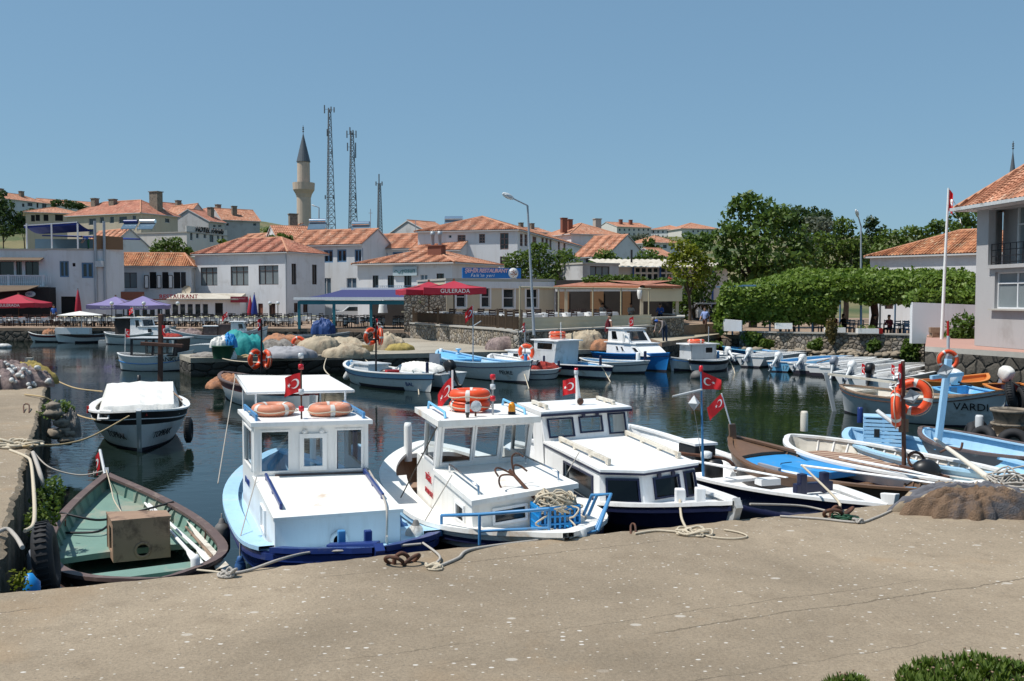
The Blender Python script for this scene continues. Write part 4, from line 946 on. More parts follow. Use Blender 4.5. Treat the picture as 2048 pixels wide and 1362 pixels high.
for x,yb,yt,Y in pl:a,b_=D(x,yb,Y),D(x,yt,Y);tube_part(T,[a,b_],.016,'rail_blue','pulpit_post');tops.append(b_)
tube_part(T,tops,.018,'rail_blue','pulpit_rail');tube_part(T,[tops[1].lerp(D(959,1090,9.62),.55),tops[2].lerp(D(1098,1086,9.55),.55)],.014,'rail_blue','pulpit_rail')
for off in(0,.17):tube_part(T,[D(1167+off*60,1030,10.4-off),D(1184+off*60,990,10.3-off),D(1222,988,10.0-off*.5),D(1190+off*30,1062,9.8-off)],.018,'rail_blue','pulpit_arch')
tube_part(T,[D(1098,1083,9.55),D(1192,1062,9.7)],.014,'rail_blue','pulpit_rail')
bollard_post(T,D(816,885,15.2)-V((0,0,.3)),.62,.065,'white_paint','mooring_post');bollard_post(T,D(1160,1078,9.5),.12,.07,'white_paint','mooring_post')
text('TUĞAL',.125,'letter_red',T,Pb(.70,.62,-.012),Pb(1,0)-Pb(0,0),(0,0,1),align='CENTER');text('17.04.D.1172',.095,'letter_red',T,Pb(.72,.34,-.012),Pb(1,0)-Pb(0,0),(0,0,1),align='CENTER')
MB().box(LC(-2.9,-.1,.9),(.4,.9,.25),.28).build('dashboard','plaster_beige',T);H.thwart(.2,.6,.4,'plywood',name='bench')
solo(heap(LC(-2.75,-.35,1.02),.16,.12,.14,0,5),'cloth_bundle','net_pink','pink patterned cloth bundle behind the wheelhouse window','cloth',LC(-2.75,-.35,1.02))
Tc=thing('plastic_crate','blue plastic crate overflowing with rope on the white foredeck','crate',LC(.28,.28,1.1));cz=1.02;cw,cd,ch=.44,.32,.27;mb=MB()
ca=math.atan2(n_.y,n_.x);Mc=Matrix.Translation(LC(.30,.26,cz))@Matrix.Rotation(ca,4,'Z')
for sx,sy,L_,rot in((0,-1,cw,0),(0,1,cw,0),(-1,0,cd,1),(1,0,cd,1)):
 for k in range(9):
  q=(k/8-.5)*L_;c_=(q,sy*cd/2,ch*.5)if not rot else(sx*cw/2,q,ch*.5);mb.box(c_,(.022,.014,ch)if not rot else(.014,.022,ch),M=Mc)
 for z_,hh in((.015,.03),(.09,.018),(.17,.018),(ch-.015,.04)):
  c_=(0,sy*(cd/2+.003),z_)if not rot else(sx*(cw/2+.003),0,z_);mb.box(c_,(L_+.02,.016,hh)if not rot else(.016,L_+.0,hh),M=Mc)
mb.box((0,0,.01),(cw,cd,.02),M=Mc);mb.build('basket','crate_blue',Tc)
rr=random.Random(3);c0=LC(.30,.26,cz)
for j in range(7):
 pts=[]
 for i in range(30):a=i*.9+j;rad=.20*(.45+.6*rr.random());pts.append(c0+V((rad*1.15*math.cos(a),rad*.85*math.sin(a),(.16+.30*rr.random()*(1.25-rad/.2*.6)))))
 solo(MB().tube(curve(pts,4),.0105,6),'anchor_line','rope_pale','pale anchor line heaped inside the blue crate','rope',c0,'anchor line loops in the crate')
for j,(dx,dy)in enumerate(((.28,.02),(.18,-.22),(-.1,-.22))):
 pts=[c0+V((dx*.5,dy*.5,.28))]
 for i in range(9):pts.append(c0+V((dx+.12*rr.uniform(-1,1),dy+.08*rr.uniform(-1,1),max(.03,.24-.05*i)+.02*rr.random())))
 solo(MB().tube(curve(pts,4),.010,6),'anchor_line','rope_pale','pale anchor line spilling over the crate edge onto the deck','rope',c0,'anchor line spilling from the crate')
ak=LC(.12,.12,1.30);Ta=thing('grapnel_anchor','rusty four-armed grapnel anchor leaning on the cabin front above blue crate','anchor',ak);tip=LC(-.22,-.10,1.58)
tube_part(Ta,[LC(.16,.16,1.24),tip],.02,'rusty_iron','shank')
ax=(tip-ak).normalized();s1=ax.orthogonal().normalized();s2=ax.cross(s1)
for k in range(4):
 d_=s1*math.cos(k*1.57+.6)+s2*math.sin(k*1.57+.6);tube_part(Ta,curve([tip-ax*.1,tip-ax*.02+d_*.05,tip+ax*.06+d_*.14,tip+ax*.03+d_*.22,tip-ax*.06+d_*.25],4),[.012]*14+[.011,.009,.006]if False else .011,'rusty_iron','arm')
MB().torus(LC(.17,.17,1.22),.035,.009,14,6).build('ring','rusty_iron',Ta)
fender('white fender with blue cap between the two cabin boats',LC(-.55,-1.1,.98),.46,.12,'fender_white','fender_grey',hang=.03)
fender('plump blue fender between the two cabin boats',LC(-1.3,-1.17,.86),.3,.12,'fender_blue','fender_blue',hang=.04)
rope('stay line from wheelhouse roof down to the left deck of rust-stained boat',[rf[0],LC(-2.2,-1.0,.92)],.008,'rope_dark',smooth=False)
rope('line from trunk rail to a cleat on the left deck of rust-stained boat',[FL.lerp(BL,.5)+V((0,0,.14)),LC(-.62,-.98,.98)],.007,'rope_grey',smooth=False)
# ------------------------------------------------------------------ E: white cabin boat with dark blue window frames
T=thing('cabin_boat','clean white cabin boat with dark blue window frames and two wooden roof rails','boat',(1.2,13.5,0))
u_=V((.265,-.964,0));n_=V((.964,.265,0));mid=V((1.60,11.75,0))
H=Hull(T,LC(1.72,.38,1.27),LC(-5.3,.0,.95),2.2,.84,rake=.6,pb=2.4,ps=2.6,tm=.48);HE=H
H.shell('frame_black','antifoul','navy_trim','white_clean',floor=.3);H.gunwale('white_clean',.12,.03,.04);H.rub('navy_trim',.05,.03,.05)
H.deck(.55,.985,.05,'white_clean');H.side_decks(.2,.6,.05,.3,'white_clean');H.stem('grey_white',.02,.08,.12)
FL,FM,FR,BL,BR=Z(1199,945,1.35),Z(1283,947,1.33),Z(1388,931,1.35),Z(1090,890,1.36),Z(1259,876,1.36)
db=lambda p,o,z=.80:V((p.x,p.y,z))+o
o1,o2,o3=(-n_*.03+u_*.10),u_*.16,(n_*.06+u_*.08)
mb=MB();Pa=mb.panel(db(FL,o1),db(FM,o2),FM,FL,[(.16,.36,.90,.86)],.035);Pb_=mb.panel(db(FM,o2),db(FR,o3),FR,FM,[(.20,.40,.66,.84),(.78,.34,.97,.88)],.035)
Pl=mb.panel(db(BL,V((0,0,0))),db(FL,o1),FL,BL,[(.40,.24,.90,.84)],.035);Prr=mb.panel(db(FR,o3),db(BR,V((0,0,0))),BR,FR,(),.035)
trunk=mb.build('cabin_trunk','white_clean',T,bev=.006)
for P_,h in((Pa,(.16,.36,.90,.86)),(Pb_,(.20,.40,.66,.84)),(Pb_,(.78,.34,.97,.88)),(Pl,(.40,.24,.90,.84))):window(trunk,P_,h,'navy_trim','pane_dark' if P_ is Pl else 'pane_curtain' if False else 'smoke_glass',.026,.035,proud=.012)
MB().box(LC(-1.2,.05,1.05),(1.1,1.6,.4),math.atan2(n_.y,n_.x)).build('cabin_dark_fill','dark_interior',T)  # solid dark block behind the panes, cabin shade put into its colour
up_=V((0,0,.05));rfp=[FL+u_*.05+up_,FM+u_*.06+up_,FR+u_*.05+up_,BR+up_,BL+up_]
tro=slab(trunk,rfp,.03,'white_clean','trunk_roof',.04,.006);slab(trunk,[p-V((0,0,.031))for p in rfp[:3]]+[rfp[3]-V((0,0,.031)),rfp[4]-V((0,0,.031))],.03,'navy_trim','roof_trim',.032)
b0,b1=BL+V((0,0,.04)),BR+V((0,0,.04));hgt=.37;tl,tr=b0+V((0,0,hgt))-u_*.12+n_*-.02,b1+V((0,0,hgt))-u_*.12
hw_=[(.06,.16,.34,.84),(.42,.26,.68,.84),(.765,.14,.96,.90)]
mb=MB();Pw=mb.panel(b0,b1,tr,tl,hw_,.04);Ps=mb.panel(dn_(b0,.8)-u_*.45,dn_(b0,.8),tl,tl-u_*.5,(),.04);mb.panel(dn_(b1,.8),dn_(b1,.8)-u_*.45,tr-u_*.5,tr,(),.04)
wh=mb.build('wheelhouse','white_clean',T,bev=.006)
for h in hw_:window(wh,Pw,h,'navy_trim','clear_glass',.024,.04,proud=.012)
mb=MB()
for P_,a,v in((Pw,.47,.90),(Pw,.63,.90),(Pb_,.30,.90),(Pb_,.56,.90)):mb.box(P_(a,v,-.02),(.045,.04,.05),.27)
mb.build('hinge','navy_trim',wh)
rz_=V((0,0,.07));rf=[tl+u_*.07+rz_,tr+u_*.07+rz_,tr-u_*1.15+rz_,tl-u_*1.15+rz_]
slab(wh,rf,.06,'white_clean','roof',.05,.012);mb=MB();mb.bar(rf[0]+u_*.053-V((0,0,.05))-n_*.04,rf[1]+u_*.053-V((0,0,.05))+n_*.04,.012,.035);mb.build('roof_trim','navy_trim',wh)
for k,p in enumerate((tl-u_*1.05,tr-u_*1.05)):MB().bar(V((p.x,p.y,.6)),p+V((0,0,.02)),.06,.06).build('rear_post','white_clean',T)
for a,b_,s in((rf[0],rf[3],1),(rf[1],rf[2],-1)):handrail(T,a.lerp(b_,.2)+n_*s*.14,a.lerp(b_,.8)+n_*s*.14,'off_white_plank',.045,.05,.05)
handrail(T,rfp[0].lerp(rfp[4],.1)+n_*.2,rfp[0].lerp(rfp[4],.96)+n_*.2,'off_white_plank',.055,.05,.055,4);handrail(T,rfp[2].lerp(rfp[3],.12)-n_*.1,rfp[2].lerp(rfp[3],.98)-n_*.08,'off_white_plank',.055,.05,.055,4)
mp=rf[0].lerp(rf[1],.55).lerp(rf[3].lerp(rf[2],.55),.45);mm=MB().tube([mp,mp+V((-.04,0,.46))],[.05,.025],10).build('mast','white_clean',T)
MB().lathe([(.03,0),(.035,.02),(.035,.06),(.02,.075),(.001,.076)],12,mp+V((-.04,0,.47))).build('navigation_light','lamp_glass',mm)
MB().lathe([(.03,0),(.03,.03),(.001,.03)],12,mp+V((-.04,0,.54))).build('top_light','lamp_red',mm)
M_=Matrix.Translation(mp+u_*.07+V((0,0,.06)))@V((0,0,1)).rotation_difference(u_).to_matrix().to_4x4();MB().lathe([(.02,-.04),(.05,0),(.055,.01),(.03,.02),(.001,.02)],14,M=M_).build('horn','rusty_iron',T)
flag('red flag blowing left from the white mast of the clean cabin boat',mp+V((-.05,-.02,.42)),(-1,.1,0),.21,.24,.22,.16)
for x,yb,yt,Y in((1360,1013,977,10.75),(1400,1010,975,10.75)):a,b_=D(x,yb,Y),D(x,yt,Y);MB().bar(a-V((0,0,.1)),b_,.11,.11).build('bitt','white_clean',T,bev=.012)
tyre('black tyre squeezed between rust-stained boat and clean white boat',LC(-.75,-1.12,.86),(n_.x,n_.y,0),.19,.08)
rope('line tied from trunk rail to the left deck of clean white boat',[rfp[0].lerp(rfp[4],.35)+V((0,0,.08)),LC(-.55,-1.0,.9)],.007,'rope_grey',smooth=False)
# ------------------------------------------------------------------ F: long open white boat with engine and blue mast
T=thing('fishing_boat','long open white boat with dark hull, engine amidships and thin blue flag mast','boat',(3.6,15.5,0))
H=Hull(T,V((4.98,12.45,.74)),V((2.35,19.0,.92)),1.75,.58,rake=.2,pb=2.1,ps=2.6);HF=H
H.shell('navy_trim','antifoul','navy_trim','white_clean',floor=.28,stk=.72);H.gunwale('white_clean',.10,.03,.04);H.deck(.70,.975,.06,'white_clean');H.side_decks(.35,.72,.06,.2,'white_clean')
MB().hexa([H.W(H.L-.05,-.035,.5),H.W(H.L+.05,-.035,.45),H.W(H.L+.05,.035,.45),H.W(H.L-.05,.035,.5)],[H.W(H.L-.12,-.04,.90),H.W(H.L+.16,-.04,.94),H.W(H.L+.16,.04,.94),H.W(H.L-.12,.04,.90)]).build('stem_post','white_clean',T,bev=.012)
MB().bar(H.W(H.L-1.5,.33,.72),H.W(H.L-1.5,-.33,.72),.1,.14).build('bitt_beam','navy_trim',T,bev=.012)
for s in(.2,-.2):MB().box(H.W(H.L-1.5,s,.78),(.11,.11,.30),.3).build('bitt','navy_trim',T,bev=.012)
MB().box(H.W(H.L-2.7,0.1,.58),(.35,.2,.1),.3).build('hatch','white_clean',T)
E0=H.W(2.55,-.05,.55);MB().box(E0+V((0,0,.15)),(.42,.55,.45),.38).build('engine_box','black_plastic',T,bev=.02);MB().box(E0+V((0,.0,.41)),(.46,.6,.04),.38).build('engine_lid','white_clean',T)
eng=MB().lathe([(.13,0),(.16,.05),(.16,.3),(.12,.36),(.001,.36)],14,H.W(3.15,-.1,.4)).build('engine','black_plastic',T);MB().lathe([(.09,0),(.10,.03),(.10,.09),(.06,.11),(.001,.11)],14,H.W(3.1,-.22,.78)).build('air_filter','motor_white',eng)
tube_part(T,curve([H.W(3.3,.25,.55),H.W(3.2,.1,.75),H.W(2.9,-.5,.83),H.W(2.7,-.95,.9)],5),.03,'rusty_iron','exhaust_pipe')
H.thwart(.52,.52,.25,'white_clean');H.thwart(.16,.6,.6,'white_clean',name='stern_bench')
MB().hexa([H.W(3.55,.5,.42),H.W(4.1,.5,.42),H.W(4.1,.56,.42),H.W(3.55,.56,.42)],[H.W(3.55,.5,.72),H.W(4.1,.5,.72),H.W(4.1,.56,.72),H.W(3.55,.56,.72)]).build('locker','grey_canvas',T)
bp=D(1407,945,15.2);bt=D(1402,743,15.2);tube_part(T,[bp-V((0,0,.2)),bt],[.024,.012],'rail_blue','mast')
flag('bright red flag with white crescent at the top of the thin blue mast',bt+V((.01,0,.0)),(1,.1,-.12),.33,.29,.1,.05,taper=.45)
MB().lathe([(.03,0),(.035,.02),(.03,.09),(.001,.1)],10,bt).build('navigation_light','lamp_red',T)
ar=[D(1345,793,15.0),D(1404,779,15.2)];tube_part(T,ar,.017,'grey_white','yard')
Tr=thing('radar_reflector','white octahedral radar reflector hanging from the yard of the blue mast','reflector',D(1388,806,15.1));c_=D(1388,806,15.1);s_=.105;mb=MB()
for a in(0,1,2):
 ax_=[V((1,.3,0)),V((-.3,1,0)),V((0,0,1))];x_,y_=ax_[a].normalized()*s_,ax_[(a+1)%3].normalized()*s_;mb.quad(c_+x_,c_+y_,c_-x_,c_-y_);
vv=[c_+V((1,.3,0)).normalized()*s_,c_+V((-.3,1,0)).normalized()*s_,c_-V((1,.3,0)).normalized()*s_,c_-V((-.3,1,0)).normalized()*s_]
for i in range(4):
 mb.poly([vv[i],vv[(i+1)%4],c_+V((0,0,s_*1.2))]);mb.poly([vv[(i+1)%4],vv[i],c_-V((0,0,s_*1.2))])
mb.build('plates','grey_white',Tr);tube_part(Tr,[c_+V((0,0,s_)),D(1384,784,15.1)],.005,'rope_grey','line')
rope('loose line hanging from the radar reflector beside the blue mast',[c_-V((0,0,.1)),D(1395,860,15.2),D(1404,930,15.2)],.004,'rope_grey')
oar('white oar with thick blade lying along the long open boat',H.W(2.2,-.55,.70),H.W(4.9,.05,.74),'white_clean',.9,.026,.05)
# ------------------------------------------------------------------ H: brown wooden boat with bright blue deck
T=thing('fishing_boat','varnished brown wooden boat with a bright blue deck and flag at its stern post','boat',(5.1,15.5,0))
H=Hull(T,Z(1895,985,.70),Z(1464,874,.95),1.75,.66,rake=.25,pb=2.4,ps=2.2,tm=.42);HH=H
H.shell('frame_black','antifoul','varnished_wood','varnished_wood',floor=.3);H.gunwale('varnished_wood',.09,.03,.035);H.ribs('varnished_wood',.1,.95,22,.35);H.deck(.0,.17,.03,'varnished_wood','stern_deck')
mat('deck_blue',(.035,.27,.60),.45,.12,3,dirt=(.2,.3,.4),dscale=2.5,dth=.62);H.deck(.18,.52,.06,'deck_blue','deck',.02);mb=MB();q0=H.W(H.L*.46,0,.66);mb.box(q0,(.95,.7,.12),math.atan2(H.u.y,H.u.x));mb.build('hatch','deck_blue',T,bev=.012)
mb=MB()
for k in(-.06,.06):mb.tube([H.W(H.L*.33+k,-.2,.66),H.W(H.L*.33+k,-.2,.69),H.W(H.L*.33+k,.05,.69),H.W(H.L*.33+k,.05,.66)],.008,6)
mb.build('hatch_handle','navy_trim',T)
for t in(.60,.68,.76):H.thwart(t,.50,.14,'varnished_wood')
H.deck(.80,.985,.10,'sky_blue_paint','foredeck')
p0=H.W(.05,0,.7);p1=D(1464,848,H.W(.05,0,0).y);MB().bar(p0,p1,.1,.12).build('stern_post','varnished_wood',T,bev=.012)
ft=D(1443,787,p1.y-.1);tube_part(T,[p1-V((0,0,.1)),ft],.014,'white_clean','flag_staff');flag('faded orange red flag drooping left from a leaning white staff',ft,(-.85,.1,-.75),.36,.24,.1,.08,(-.25,0,1),'red_cloth')
oar('white oar with brown shaft resting on the brown boat, upper one',H.W(2.2,-.62,.82),H.W(4.55,-.1,.84),'white_clean',.8,.024,.05)
oar('white oar lying beside the blue hatch of the brown boat',H.W(1.9,.64,.80),H.W(4.2,.35,.82),'white_clean',.8,.024,.05)
# ------------------------------------------------------------------ I: white open boat with striped rug
T=thing('fishing_boat','white open boat carpeted with a brown striped rug','boat',(6.6,16.5,0))
H=Hull(T,Z(2120,985,.72),Z(1582,872,.82),2.1,.70,rake=.25,pb=2.2,ps=3.2,tm=.45,e0=.36);HI=H
H.shell('dark_blue','antifoul','white_paint','off_white_plank',floor=.52,stk=.8);H.gunwale('white_paint',.11,.03,.04);H.ribs('white_paint',.06,.6,14,.54)
mb=MB();n=38
for i in range(n):
 t0,t1=lerp(.07,.52,i/n),lerp(.07,.52,(i+1)/n);w0,w1=H.inner(t0,.56)-.06,H.inner(t1,.56)-.06
 mb.quad(H.W(t0*H.L,-w0,.57+.008*math.sin(i)),H.W(t1*H.L,-w1,.57+.008*math.sin(i+1)),H.W(t1*H.L,w1,.57+.008*math.sin(i+1)),H.W(t0*H.L,w0,.57+.008*math.sin(i)),i%2)
solo(mb,'rug',['rug_brown','rug_cream'],'brown and cream striped rug covering the floor of white open boat','rug',H.W(2,0,.4))
bollard_post(T,D(1608,862,18.9),.40,.075,'off_white_plank','mooring_post')
H.thwart(.60,.50,.2,'white_paint');H.deck(.75,.98,.08,'white_paint')
E0=H.W(H.L*.57,0.05,.4);eng=MB().ell(E0+V((0,0,.24)),(.24,.18,.2),16,10).build('engine','black_plastic',T);MB().box(E0+V((.0,.0,.08)),(.6,.4,.2),.3).build('engine_bed','post_wood',T)
MB().torus(E0+V((-.1,.15,.40)),.13,.025,18,8,0,Matrix.Rotation(1.2,3,'X')).build('flywheel','rusty_iron',eng)
for dx in(-.45,-.30):MB().box(E0+V((dx,.05,.16)),(.05,.3,.3),.3).build('engine_frame','post_wood',T)
mp=E0+V((-.42,.25,-.05));mp=D(1808,930,mp.y);mt=D(1806,722,mp.y);mpole=tube_part(T,[mp,mt],[.04,.032],'post_wood','mast');MB().box(mp.lerp(mt,.38),(.16,.05,.22),.3).build('cleat_board','varnished_wood',mpole)
life_ring('bright orange life ring seen edge-on, left side of brown mast',mp.lerp(mt,.56)+V((-.14,-.05,-.02)),.24,.075,(1,-.45,.05),'orange_ring',.2)
life_ring('bright orange life ring turned three quarters, right side of brown mast',mp.lerp(mt,.64)+V((.20,.1,.02)),.235,.07,(-.55,-1,.1),'orange_ring',.9)
c_=mp.lerp(mt,.67)+V((.08,-.15,0));Tr=thing('radar_reflector','grey metal radar reflector fixed between two orange life rings','reflector',c_);mb=MB();s_=.14
for a in range(3):ax_=[V((.9,-.3,.3)),V((.2,.9,.4)),V((-.3,-.2,.9))];x_,y_=ax_[a].normalized()*s_,ax_[(a+1)%3].normalized()*s_;mb.quad(c_+x_,c_+y_,c_-x_,c_-y_)
mb.build('plates','galvanised',Tr)
flag('dark limp red flag near the top of the brown mast',mt+V((-.02,-.02,-.02)),(-.3,-.2,0),.08,.42,.3,.2)
solo(MB().tube([D(1870,878,16.2),D(1990,965,14.4)],[.03,.05],8),'boat_pole','off_white_plank','long white wooden pole slanting down across the right-hand boats','pole',D(1870,878,16.2))
solo(MB().tube([D(1755,822,17.2),D(1805,860,16.6)],.045,4),'boat_pole','grey_white','square grey tiller bar slanting down to the brown mast','pole',D(1755,822,17.2))
# ------------------------------------------------------------------ J: light blue boat with slatted crate, K: light blue boat with dark rim
T=thing('fishing_boat','light blue open boat carrying a slatted crate, with a tall blue mast','boat',(8,17.6,0))
H=Hull(T,Z(2150,965,.75),Z(1702,858,.80),1.9,.66,rake=.25,pb=2.2,ps=2.9);HJ=H
H.shell('dark_blue','antifoul','pale_blue_paint','pale_blue_paint',floor=.46);H.gunwale('pale_blue_paint',.12,.03,.04);H.rub('white_paint',.1,.02,.025);H.thwart(.55,.52,.25,'pale_blue_paint');H.thwart(.7,.52,.25,'pale_blue_paint');H.thwart(.36,.5,.2,'pale_blue_paint');H.deck(.8,.98,.08,'pale_blue_paint')
cx=D(1766,880,18.6);Tc=thing('slatted_crate','light blue slatted wooden crate standing in the light blue boat','crate',cx);mb=MB();Mc=Matrix.Translation(V((cx.x,cx.y,.36)))@Matrix.Rotation(-.35,4,'Z')
for k in range(10):
 for y in(-.25,.25):mb.box((0,y,.06+k*.075),(.72,.02,.055),M=Mc)
 for x in(-.36,.36):mb.box((x,0,.06+k*.075),(.02,.5,.055),M=Mc)
for x in(-.34,0,.34):
 for y in(-.23,.23):mb.box((x,y,.4),(.04,.03,.82),M=Mc)
mb.box((0,0,.81),(.74,.52,.02),M=Mc);mb.build('slats','pale_blue_paint',Tc);MB().box((-.12,-.265,.5),(.1,.01,.16),M=Mc).build('vent','dark_inside',Tc)
bollard_post(T,D(1720,845,20.3),.33,.06,'dark_blue','mooring_post')
a,b_=D(1874,884,17.9),D(1897,718,17.9);mm=MB().bar(a-V((0,0,.15)),b_,.11,.11).build('mast','pale_blue_paint',T,bev=.008)
MB().bar(D(1862,755,17.7),D(1925,748,17.9),.07,.07).build('yard','pale_blue_paint',mm);MB().bar(b_,b_+V((.01,0,.06)),.09,.09).build('mast_cap','motor_grey',mm)
c_=D(1890,742,17.6);Tr=thing('radar_reflector','grey radar reflector at the top of the tall blue mast','reflector',c_);mb=MB()
for a in range(3):ax_=[V((.9,-.3,.3)),V((.2,.9,.4)),V((-.3,-.2,.9))];x_,y_=ax_[a].normalized()*.15,ax_[(a+1)%3].normalized()*.15;mb.quad(c_+x_,c_+y_,c_-x_,c_-y_)
mb.build('plates','galvanised',Tr)
solo(MB().bar(D(1640,772,18.2),D(1865,752,17.9),.05,.05),'boom','pale_blue_paint','thin light blue boom reaching left from the tall blue mast','boom',D(1760,760,18))if False else None
tube_part(T,curve([D(1880,905,17),D(1900,896,17),D(1920,899,16.8),D(1925,885,16.8)],4),.022,'rusty_iron','exhaust_pipe')
T=thing('rowing_boat','open boat with sky blue inside and dark worn rim, behind the slatted crate','boat',(9.5,18.5,0))
H=Hull(T,Z(2215,925,.78),Z(1846,856,.86),1.75,.70,rake=.25,pb=2.2,ps=2.8);H.shell('brown_paint','antifoul','brown_paint','pale_blue_paint',floor=.3);H.gunwale('brown_paint',.09,.03,.04);H.gunwale('pale_blue_paint',.15,-.09,.025,name='inner_rim');H.thwart(.62,.56,.5,'sky_blue_paint')
MB().box(H.W(H.L*.46,-.3,.56),(.22,.04,.16),.5).build('locker_door','orange_paint',T)
# ------------------------------------------------------------------ boats in the middle and far harbour
def boat(label,bow,stern,B,outer='white_paint',rail='white_paint',inner='pale_blue_paint',strake=None,bottom='antifoul',mid=None,rub='navy_trim',dz=.16,floor=.25,name='fishing_boat',group=None,cap=.10,stk=.78,deck=None,thw=(),ps=2.6,pb=2.3,ws=0.,rake=.35,stem=None,tm=.45,draft=.3):
 c=(V(bow)+V(stern))/2;T=thing(name,label,'boat',(c.x,c.y,0),group)
 H=Hull(T,bow,stern,B,mid,ps=ps,pb=pb,ws=ws,rake=rake,tm=tm,draft=draft)
 H.shell(outer,bottom,strake or outer,inner,floor=floor,stk=stk);H.gunwale(rail,cap,.025,.035)
 if rub:H.rub(rub,dz,.022,.03)
 if deck:H.deck(deck[0],deck[1],.06,deck[2])
 for t,w,m in thw:H.thwart(t,H.sheer(t)-.17,w,m)
 if stem:H.stem(stem,.14,.08,.1)
 return H
def cab(H,x0,x1,y,z0,z1,rake=.15,m='white_clean',rm='white_clean',side=(),front=(),back=False,over=.12,fm='frame_white',gl='smoke_glass',name='cabin',th=.04,roof=True):
 """box cabin along the boat axis; side and front are window rectangles in (u,v)"""
 W,T=H.W,H.T;a,b_,c,d=W(x1,-y,z0),W(x1,y,z0),W(x1-rake,y*.95,z1),W(x1-rake,-y*.95,z1)
 e,f,g,h=W(x0,-y,z0),W(x0,y,z0),W(x0,y*.95,z1),W(x0,-y*.95,z1)
 mb=MB();pf=mb.panel(a,b_,c,d,front,th);ps_=mb.panel(e,a,d,h,side,th);pp=mb.panel(b_,f,g,c,[(1-s[2],s[1],1-s[0],s[3])for s in side],th)
 if back:mb.panel(f,e,h,g,(),th)
 o=mb.build(name,m,T)
 for P_,hs in((pf,front),(ps_,side),(pp,[(1-s[2],s[1],1-s[0],s[3])for s in side])):
  for q in hs:window(o,P_,q,fm,gl,.03,th)
 if roof:slab(o,[W(x1-rake+over,-y,z1+.05),W(x1-rake+over,y,z1+.05),W(x0-over,y,z1+.05),W(x0-over,-y,z1+.05)],.05,rm,'roof',.05)
 return o,pf,ps_,pp
H=boat('white boat with dull red inside and rim, netting in its stern, below the jetty',Z(640,772,.95),Z(447,744,.86),1.7,rail='brown_paint',inner='red_strake',strake='red_strake',bottom='antifoul',mid=.7,rub=None,floor=.3)
HV=H;H.thwart(.3,.6,.2,'red_strake');solo(heap(H.W(1.0,.1,.4),.9,.45,.38,.3,3),'fishing_net','net_orange','tan fishing net heaped in the stern of the red rimmed boat','net',H.W(1,0,.4))
def ring_mast(T,px,ybase,ytop,Y,r=.035,m='post_wood',cross=None):
 a,b_=D(px,ybase,Y),D(px,ytop,Y);o=tube_part(T,[a,b_],[r,r*.75],m,'mast')
 if cross:MB().bar(a.lerp(b_,cross)-V((.28,0,0)),a.lerp(b_,cross)+V((.28,0,0)),.05,.05).build('cross_bar',m,o)
 return a,b_
a,b_=ring_mast(H.T,523,745,640,33.2,.04,'frame_black');life_ring('red life ring on the left of the black mast before the green tub',a.lerp(b_,.26)+V((-.20,-.06,0)),.26,.08,(.9,-.45,0),'orange_ring');life_ring('red life ring on the right of the black mast before the green tub',a.lerp(b_,.26)+V((.20,-.06,0)),.26,.08,(.75,.6,0),'orange_ring')
flag('small limp red flag at the top of the black mast before the green tub',b_+V((0,0,.05)),(-.4,-.1,0),.14,.40,.3,.15)
H=boat('white open boat, blue inside, red bow strake and two red life rings on its mast',WL(868,748,786),WL(697,722,762),1.9,strake='pale_blue_paint',mid=.62,deck=(.80,.97,'pale_blue_paint'),thw=((.32,.5,'grey_white'),(.6,.25,'pale_blue_paint')),ps=3.2,dz=.2)
HT=H;mb=MB();H.name_text('BAL',.84,.52,.22,'letter_blue',-1);bollard_post(H.T,H.W(H.L*.93,0,.7),.42,.06,'navy_trim');bollard_post(H.T,H.W(.25,0,.6),.3,.05,'pale_blue_paint')
cab(H,1.3,2.6,.5,.3,.82,.2,'grey_white','grey_white',back=True,name='engine_box');MB().ell(H.W(3.5,-.2,.55),(.35,.2,.2)).build('engine','black_plastic',H.T);MB().box(H.W(3.9,-.25,.6),(.5,.25,.22),.5).build('fuel_box','red_paint',H.T)
a,b_=ring_mast(H.T,752,742,640,H.W(3,0,0).y,.04,'frame_black',.62);life_ring('red life ring seen edge-on, left of the mast on white and blue boat',a.lerp(b_,.68)+V((-.20,-.08,0)),.27,.08,(.8,-.6,0),'orange_ring');life_ring('red life ring turned away, right of the mast on white and blue boat',a.lerp(b_,.68)+V((.17,0,0)),.27,.08,(.95,.3,0),'orange_ring')
flag('thin limp red flag on top of the two-ring mast of white and blue boat',b_+V((0,0,.06)),(.2,-.1,0),.1,.42,.2,.2)
fender('white fender leaning out at the stern of white and blue boat',WL(716,728,762)+V((-.15,-.3,.0)),.7,.13,'fender_white','fender_white',lean=(-.55,-.2),hang=.02)
H=boat('white boat with light blue inside and black bow strake, thin flag pole amidships',WL(1064,722,768),WL(878,700,744),2.1,rail='pale_blue_paint',inner='pale_blue_paint',mid=.72,deck=(.0,.30,'sky_blue_paint'),thw=((.62,.25,'sky_blue_paint'),),ps=2.8,dz=.2)
HS=H;H.deck(.72,.97,.06,'sky_blue_paint');H.name_text('PEUKE',.84,.56,.24,'letter_black',-1);bollard_post(H.T,H.W(H.L*.94,0,.8),.4,.07,'rail_blue');bollard_post(H.T,H.W(.2,0,.8),.32,.09,'white_clean')
mb=MB();q=H.W(1.6,.1,.88);mb.lathe([(.12,0),(.14,.06),(.05,.1),(.05,.2),(.13,.24),(.13,.3),(.001,.3)],12,q);mb.build('winch','pale_blue_paint',H.T)
a=D(946,736,H.W(H.L*.5,0,0).y);b_=D(946,610,a.y);tube_part(H.T,[a,b_],[.03,.018],'galvanised','flag_pole');flag('red flag with white crescent on the thin pole of the light blue boat',b_+V((0,0,-.02)),(-1,-.2,0),.42,.5,.75,.12)
tube_part(H.T,[D(946,652,a.y),D(962,642,a.y-.2)],.02,'grey_white','yard')
